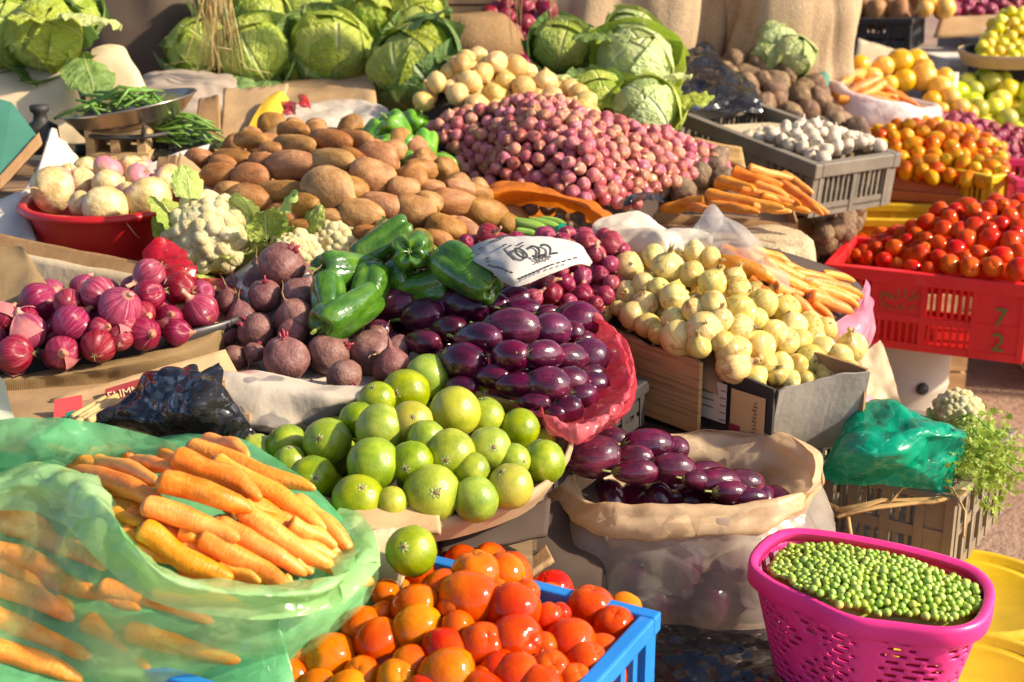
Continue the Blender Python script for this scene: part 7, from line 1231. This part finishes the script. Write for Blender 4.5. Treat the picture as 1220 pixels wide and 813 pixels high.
# red net of onions at the back
heap([(575, 62, 4.12), (612, 15, 4.25), (655, 50, 4.15), (600, 75, 4.08), (640, 75, 4.08), (580, 30, 4.2), (650, 20, 4.2)], [(566, 62), (572, 25), (600, 6), (640, 4), (662, 30), (662, 70), (620, 80), (580, 78)], .055, 70, 'small_red_onion', 'red_onion', 'onion', 'dark red onion bulging in the net bag behind golden onions', 'red onions in the net bag', Y=1)
heap([(860, 105, 4.0), (900, 92, 4.15), (960, 110, 4.12), (930, 70, 4.35), (880, 70, 4.4), (1000, 180, 3.78), (950, 150, 3.86), (1020, 170, 3.84), (910, 130, 3.92)], [(862, 82), (890, 62), (935, 78), (965, 90), (985, 130), (1030, 165), (1020, 190), (975, 172), (930, 140), (885, 128), (862, 108)], .072, 150, 'muddy_potato', 'muddy_potato', 'potato', 'muddy dark potato heaped behind the grey garlic crate', 'muddy potatoes behind the grey crate', scale=(1, 1, 1.25), Y=1, liner='dark filler mound added under the muddy potatoes')
gx = gry.matrix_world; L, D, H = gry['LDH']; gp = [gx @ Vector((x, y, z)) for x, y, z in ((-.02, -D / 2 + .03, H - .012), (L / 2 - .03, -D / 2 + .03, H - .006), (L / 2 - .03, D / 2 - .03, H + .012), (-.05, D / 2 - .03, H - .01), (L * .25, 0, H + .035), (0, 0, H + .012))]
sfg = Surf(None, gp); pts = scatter(sfg, [pix(gp[0]), pix(gp[1]), pix(gp[2]), pix(gp[3])], .036, 120, 0, None, .82, 3, 9000); rng = random.Random(3)
for p, r in pts + scatter(sfg, [pix(gp[0]), pix(gp[1]), pix(gp[2]), pix(gp[3])], .036, 80, -.02, pts, .66, 4, 6000): place('garlic_bulb', 'garlic', p, rrot(2.2, rng), r, 'white garlic bulb heaped in the grey crate, ' + ('left part' if pix(p)[0] < 920 else 'right part' if pix(p)[0] > 965 else 'middle part'), 'garlic', 'garlic in the grey crate', rng.randrange(9))
for i, a in enumerate([(-.18, .02, .5), (-.14, -.04, 1.2)]): pass
quad('cardboard_piece', [gx @ Vector((-L / 2 + .08, -D / 2 + .02, H - .03)), gx @ Vector((-.03, -D / 2 + .02, H - .02)), gx @ Vector((-.03, D / 2 - .03, H - .015)), gx @ Vector((-L / 2 + .12, D / 2 - .03, H - .03))], M_CARDT, .004); tag(bpy.data.objects[sorted(o.name for o in bpy.data.objects if o.name.startswith('cardboard_piece'))[-1]], 'tan card lying inside the grey garlic crate', 'cardboard')
# brown beets by the shallots
heap([(785, 205, 3.0), (835, 190, 3.1), (850, 205, 3.02), (800, 230, 2.93), (770, 215, 2.98)], [(772, 208), (800, 190), (830, 180), (862, 192), (866, 212), (820, 228), (780, 226)], .062, 26, 'brown_beet', 'brown_beet', 'beet', 'dark brown beet between the shallots and the carton carrots', 'brown beets by the shallots', Y=1, liner='dark filler mound added under the brown beets')
BS = zc([(298, 180, 42), (375, 190, 45), (460, 195, 38), (545, 215, 48), (612, 255, 46), (515, 248, 30), (570, 290, 32), (350, 150, 25), (650, 290, 25), (420, 170, 30)], 540, 200, 4.065)
balls(SF_ORB, BS, 'brown_beet', 'brown_beet', 'beet', 'small dark beet', 'in orange bag', 'small beets in the orange bag', seed=6)
CO = zc([(365, 280, 165, 58, -42), (432, 272, 165, 52, -40), (482, 262, 130, 46, -40), (352, 315, 100, 45, -22)], 540, 200, 4.065, 4)
ovals(SF_ORB, CO, 'courgette', 'courgette', 'courgette', '', '', 'courgettes in the orange bag', labels=['thick green courgette, leftmost of the upper three in orange bag', 'striped courgette in the middle of the three in orange bag', 'slim courgette nearest the small beets in orange bag', 'short courgette lying below the other three'], asp=(2.0, 4.5), lens=1.0, off=.02)
p = WY(669, 277, 2.50); tag(ob('green_tape', lathe('green_tape', [(.012, -.012), (.014, -.012), (.014, .012), (.012, .012), (.012, -.012)], 16, M_EMER), None, p), 'small green tape band at the tips of the courgettes', 'tape'); bpy.data.objects['green_tape'].rotation_euler = (.4, 1.0, .3)
# carrots in the carton
SF_C2 = Surf([(785, 250, .80), (880, 232, .845), (940, 242, .83), (985, 255, .79), (900, 205, .86), (840, 220, .84)])
C2 = zs([(232, 190, 570, 252, 46, 1.0), (245, 240, 465, 272, 36, .6), (345, 95, 565, 152, 50, .9), (415, 75, 640, 132, 32, .6), (380, 170, 645, 238, 28, .7), (278, 140, 445, 178, 46, .5), (500, 155, 645, 240, 28, .9), (555, 145, 742, 282, 36, .8), (600, 170, 768, 277, 36, .5), (225, 222, 20, 258, 50, .3), (430, 245, 605, 268, 28, .4), (440, 150, 605, 218, 32, .6), (300, 215, 500, 262, 36, 0), (470, 200, 690, 272, 34, 0), (340, 130, 540, 190, 40, 0), (560, 100, 700, 190, 30, .1), (100, 232, 240, 262, 40, -.3)], 780, 180, 3.696, 5)
C2 = [(*a[:4], a[4] * 1.3, *a[5:]) for a in C2]
sticks(SF_C2, C2, 'carrot', 'carrot', 'carrot', 'carrot', 'in brown carton', 'carrots in the carton', seed=8)
SF_C3 = Surf([(860, 308, .815), (900, 302, .82), (1000, 332, .755), (1022, 360, .725), (960, 382, .735), (905, 345, .785)])
C3 = zs([(285, 475, 522, 560, 56, .8), (300, 425, 622, 602, 36, 1.0), (385, 445, 640, 560, 30, .6), (480, 490, 905, 652, 46, 1.0), (570, 505, 870, 602, 36, .7), (600, 640, 762, 762, 42, .9), (530, 602, 612, 628, 50, .6), (680, 640, 872, 712, 46, .7), (690, 670, 792, 752, 28, .4), (420, 560, 540, 642, 26, .3), (740, 545, 882, 572, 28, .5), (640, 560, 922, 642, 40, .5), (600, 680, 722, 762, 26, .3), (500, 540, 660, 640, 36, 0), (640, 600, 800, 680, 36, 0), (560, 560, 720, 620, 40, .1), (290, 440, 470, 500, 44, .3), (330, 480, 560, 600, 40, .1), (450, 520, 700, 620, 42, .2), (560, 640, 700, 740, 40, .0), (420, 430, 620, 520, 38, .2), (600, 530, 860, 620, 40, .2), (640, 690, 760, 770, 38, 0), (700, 600, 900, 690, 40, .1)], 780, 180, 3.696, 5)
C3 = [(*a[:4], a[4] * 1.4, *a[5:]) for a in C3]
sticks(SF_C3, C3, 'carrot', 'carrot', 'carrot', 'carrot', 'beside white onions', 'carrots right of the white onions', seed=9)
mound('sack_lining', SF_C3, [(850, 300), (900, 292), (1000, 322), (1030, 350), (1010, 385), (960, 395), (900, 360)], .035, M_DARKC, None, .15); tag(bpy.data.objects[sorted(o.name for o in bpy.data.objects if o.name.startswith('sack_lining'))[-1]], 'dark filler mound added under the carrots right of white onions', 'sack')  # filler added below the carrots, its dark colour stands for shade
heap([(985, 245, 3.5), (1025, 250, 3.66), (1000, 282, 3.40), (1015, 268, 3.56), (975, 262, 3.40)], [(972, 250), (990, 238), (1020, 242), (1024, 260), (1006, 276), (984, 290)], .06, 24, 'muddy_potato', 'muddy_potato', 'potato', 'small muddy potato between carton carrots and red crate', 'muddy potatoes by the red crate', Y=1, liner='dark filler mound added under the few muddy potatoes')
SFB = None
# red tomatoes
SF_RT = Surf([(1000, 306, .552), (1050, 300, .582), (1130, 322, .592), (1212, 330, .606), (1090, 265, .640), (1190, 245, .692), (1140, 255, .668), (1218, 290, .636), (1240, 250, .692), (1020, 288, .552)])
RT = zc([(165, 285, 34), (255, 255, 34), (312, 240, 32), (270, 290, 30), (355, 300, 40), (412, 240, 44), (470, 200, 34), (535, 285, 52), (500, 335, 36), (515, 165, 34), (575, 110, 46), (635, 50, 44), (660, 150, 50), (690, 95, 42), (635, 220, 42), (570, 195, 36), (500, 130, 34), (720, 260, 54), (775, 200, 52), (815, 135, 52), (690, 320, 48), (795, 335, 52), (845, 270, 44), (910, 335, 54), (890, 195, 54), (960, 280, 50), (1040, 345, 56), (1000, 210, 52), (950, 120, 46), (1000, 80, 42), (1040, 130, 40), (860, 100, 46), (820, 60, 44), (890, 40, 42), (720, 50, 38), (1050, 270, 46), (1030, 180, 42), (580, 340, 30), (640, 290, 40), (420, 320, 30), (1060, 60, 40), (780, 20, 40), (960, 20, 36), (740, 150, 40), (890, 150, 40), (560, 245, 34), (770, 290, 36), (220, 270, 28)], 970, 240, 4.28)
ex = balls(SF_RT, RT, 'red_tomato', 'red_tomato', 'tomato', 'glossy red tomato', 'in red crate', 'red tomatoes in the red crate', seed=23)
fill(SF_RT, [(998, 303), (1020, 290), (1090, 272), (1150, 250), (1240, 240), (1245, 320), (1150, 324), (1050, 308)], .05, 70, -.028, ex, 'red_tomato', 'red_tomato', 'tomato', 'red tomato lower in the red crate, mostly covered', 'red tomatoes lower in the red crate', k=.68)
mound('sack_lining', SF_RT, [(1000, 303), (1025, 290), (1090, 276), (1150, 252), (1235, 244), (1238, 322), (1150, 326), (1050, 310)], .06, M_REDP, None, .04); o = bpy.data.objects[sorted(o.name for o in bpy.data.objects if o.name.startswith('sack_lining'))[-1]]; o.name = 'liner'; bpy.context.view_layer.update(); under(o, red)
SFC, _ = heap([(1008, 206, .652), (1192, 228, .655), (1090, 150, .775), (1035, 165, .742), (1190, 178, .712), (1105, 214, .665), (1010, 180, .70), (1140, 160, .755)], [(1006, 198), (1012, 172), (1050, 152), (1100, 146), (1150, 155), (1196, 178), (1196, 208), (1170, 218), (1100, 210), (1040, 204)], .041, 170, 'cherry_tomato', 'small_tomato', 'tomato', 'small orange-yellow tomato heaped above the orange crate', 'small tomatoes in the orange crate', seed=6)
mound('liner', SFC, [(1006, 200), (1015, 175), (1050, 156), (1100, 150), (1150, 158), (1195, 180), (1198, 212), (1175, 228), (1100, 218), (1040, 210)], .05, M_ORAP, None, .06); o = bpy.data.objects[sorted(o.name for o in bpy.data.objects if o.name.startswith('liner') and o.parent is None)[-1]]; bpy.context.view_layer.update(); under(o, ora)
heap([(1110, 145, 4.28), (1150, 150, 4.3), (1200, 185, 4.22), (1218, 205, 4.18), (1220, 165, 4.35), (1180, 165, 4.28)], [(1102, 142), (1135, 138), (1175, 148), (1230, 160), (1240, 205), (1212, 200), (1180, 178), (1140, 158)], .042, 110, 'small_red_onion', 'red_onion', 'onion', 'small purple-pink onion behind the orange-yellow tomatoes', 'small onions behind the orange crate', Y=1, liner='dark filler mound added under the small purple-pink onions')
heap([(1120, 148, 4.5), (1165, 100, 4.75), (1215, 120, 4.65), (1200, 155, 4.48), (1150, 130, 4.58), (1230, 150, 4.5), (1190, 95, 4.75)], [(1108, 145), (1130, 120), (1150, 98), (1180, 88), (1215, 105), (1245, 120), (1245, 165), (1200, 160), (1150, 152)], .072, 70, ['citrus_fruit', 'citrus_fruit', 'yellowing_lime'], 'citrus_fruit', 'citrus', 'yellow-green citrus fruit heaped at the right edge', 'citrus fruits at the right', Y=1, liner='dark filler mound added under the citrus fruits')
sfo = Surf(None, [WY(*c) for c in [(1025, 80, 4.62), (1070, 85, 4.62), (1140, 122, 4.5), (1100, 105, 4.55), (1080, 70, 4.7), (1120, 90, 4.6)]])
OF = [(1024, 78, 12), (1052, 80, 13), (1072, 76, 17), (1090, 74, 15), (1100, 92, 16), (1120, 105, 14), (1132, 116, 12), (1078, 96, 13), (1110, 120, 11), (1100, 82, 12), (1040, 92, 11), (1060, 100, 10), (1125, 92, 11)]
balls(sfo, OF, 'orange', 'orange', 'orange', 'pale orange fruit', 'behind white bag', 'orange fruits behind the carrot bag', seed=5)
for i, (px, py, r, lb) in enumerate([(1122, 131, 9, 'orange fruit at the left end of the citrus heap'), (1145, 128, 11, 'pale orange fruit second from left in the citrus heap'), (1155, 136, 11, 'orange fruit low among the yellow citrus')]):
    p = WY(px, py, 4.40); place('orange', 'orange', p, rrot(3), r / ppm(p), lb, 'orange', 'oranges in the citrus heap', i)
SF_C4 = Surf(None, [CE + Vector(v) for v in ((-.13, 0, .03), (.14, 0, -.01), (0, -.13, -.005), (0, .12, .03), (0, 0, .045))])
C4 = zs([(250, 430, 520, 560, 34, .8), (400, 440, 230, 520, 44, 1.2), (440, 470, 290, 540, 40, 1.0), (180, 560, 430, 590, 40, .8), (250, 540, 480, 560, 36, .6), (420, 480, 640, 600, 34, .6), (330, 410, 200, 470, 50, .6), (150, 490, 200, 560, 46, .4), (500, 520, 640, 610, 34, .3), (300, 500, 520, 540, 40, .4), (450, 560, 600, 610, 36, .3), (280, 420, 420, 450, 40, .3)], 960, 0, 4.692, 5)
C4 = [(*a[:4], a[4] * 1.25, *a[5:]) for a in C4]
sticks(SF_C4, C4, 'carrot', 'carrot', 'carrot', 'carrot', 'in white bag', 'carrots in the white bag', seed=10, lift=.005)
heap([(1170, 70, 4.82), (1200, 20, 5.0), (1225, 60, 4.85), (1190, 50, 4.9), (1240, 30, 4.98)], [(1165, 70), (1172, 40), (1190, 18), (1215, 14), (1250, 20), (1250, 72), (1210, 76)], .042, 90, 'kumquat', 'kumquat', 'kumquat', 'small yellow kumquat heaped in the basket at top right', 'kumquats at the top right', Y=1, liner='dark filler mound added under the kumquats')
heap([(1120, 10, 5.5), (1220, 8, 5.5), (1170, -20, 5.7), (1240, -20, 5.7), (1130, -20, 5.7)], [(1118, 18), (1122, -20), (1250, -25), (1250, 16)], .05, 80, 'small_red_onion', 'red_onion', 'onion', 'dark purple onion heaped at the top right edge', 'purple onions at the top right', Y=1)
heap([(1010, 14, 5.45), (1080, 12, 5.4), (1040, -8, 5.55), (1090, -10, 5.5)], [(1008, 18), (1012, -6), (1060, -18), (1100, -14), (1086, 17)], .10, 22, 'potato', 'potato', 'potato', 'brown potato in the black crate at top right', 'potatoes in the top right crate', Y=1, scale=(1, 1, 1.2))
heap([(1108, 8, 5.3), (1118, 10, 5.3), (1112, -5, 5.4), (1125, -5, 5.4)], [(1102, 12), (1104, -8), (1130, -8), (1128, 12)], .07, 8, 'orange', 'orange', 'orange', 'orange fruit beside the black potato crate', 'oranges beside the black potato crate', Y=1, under_=False)
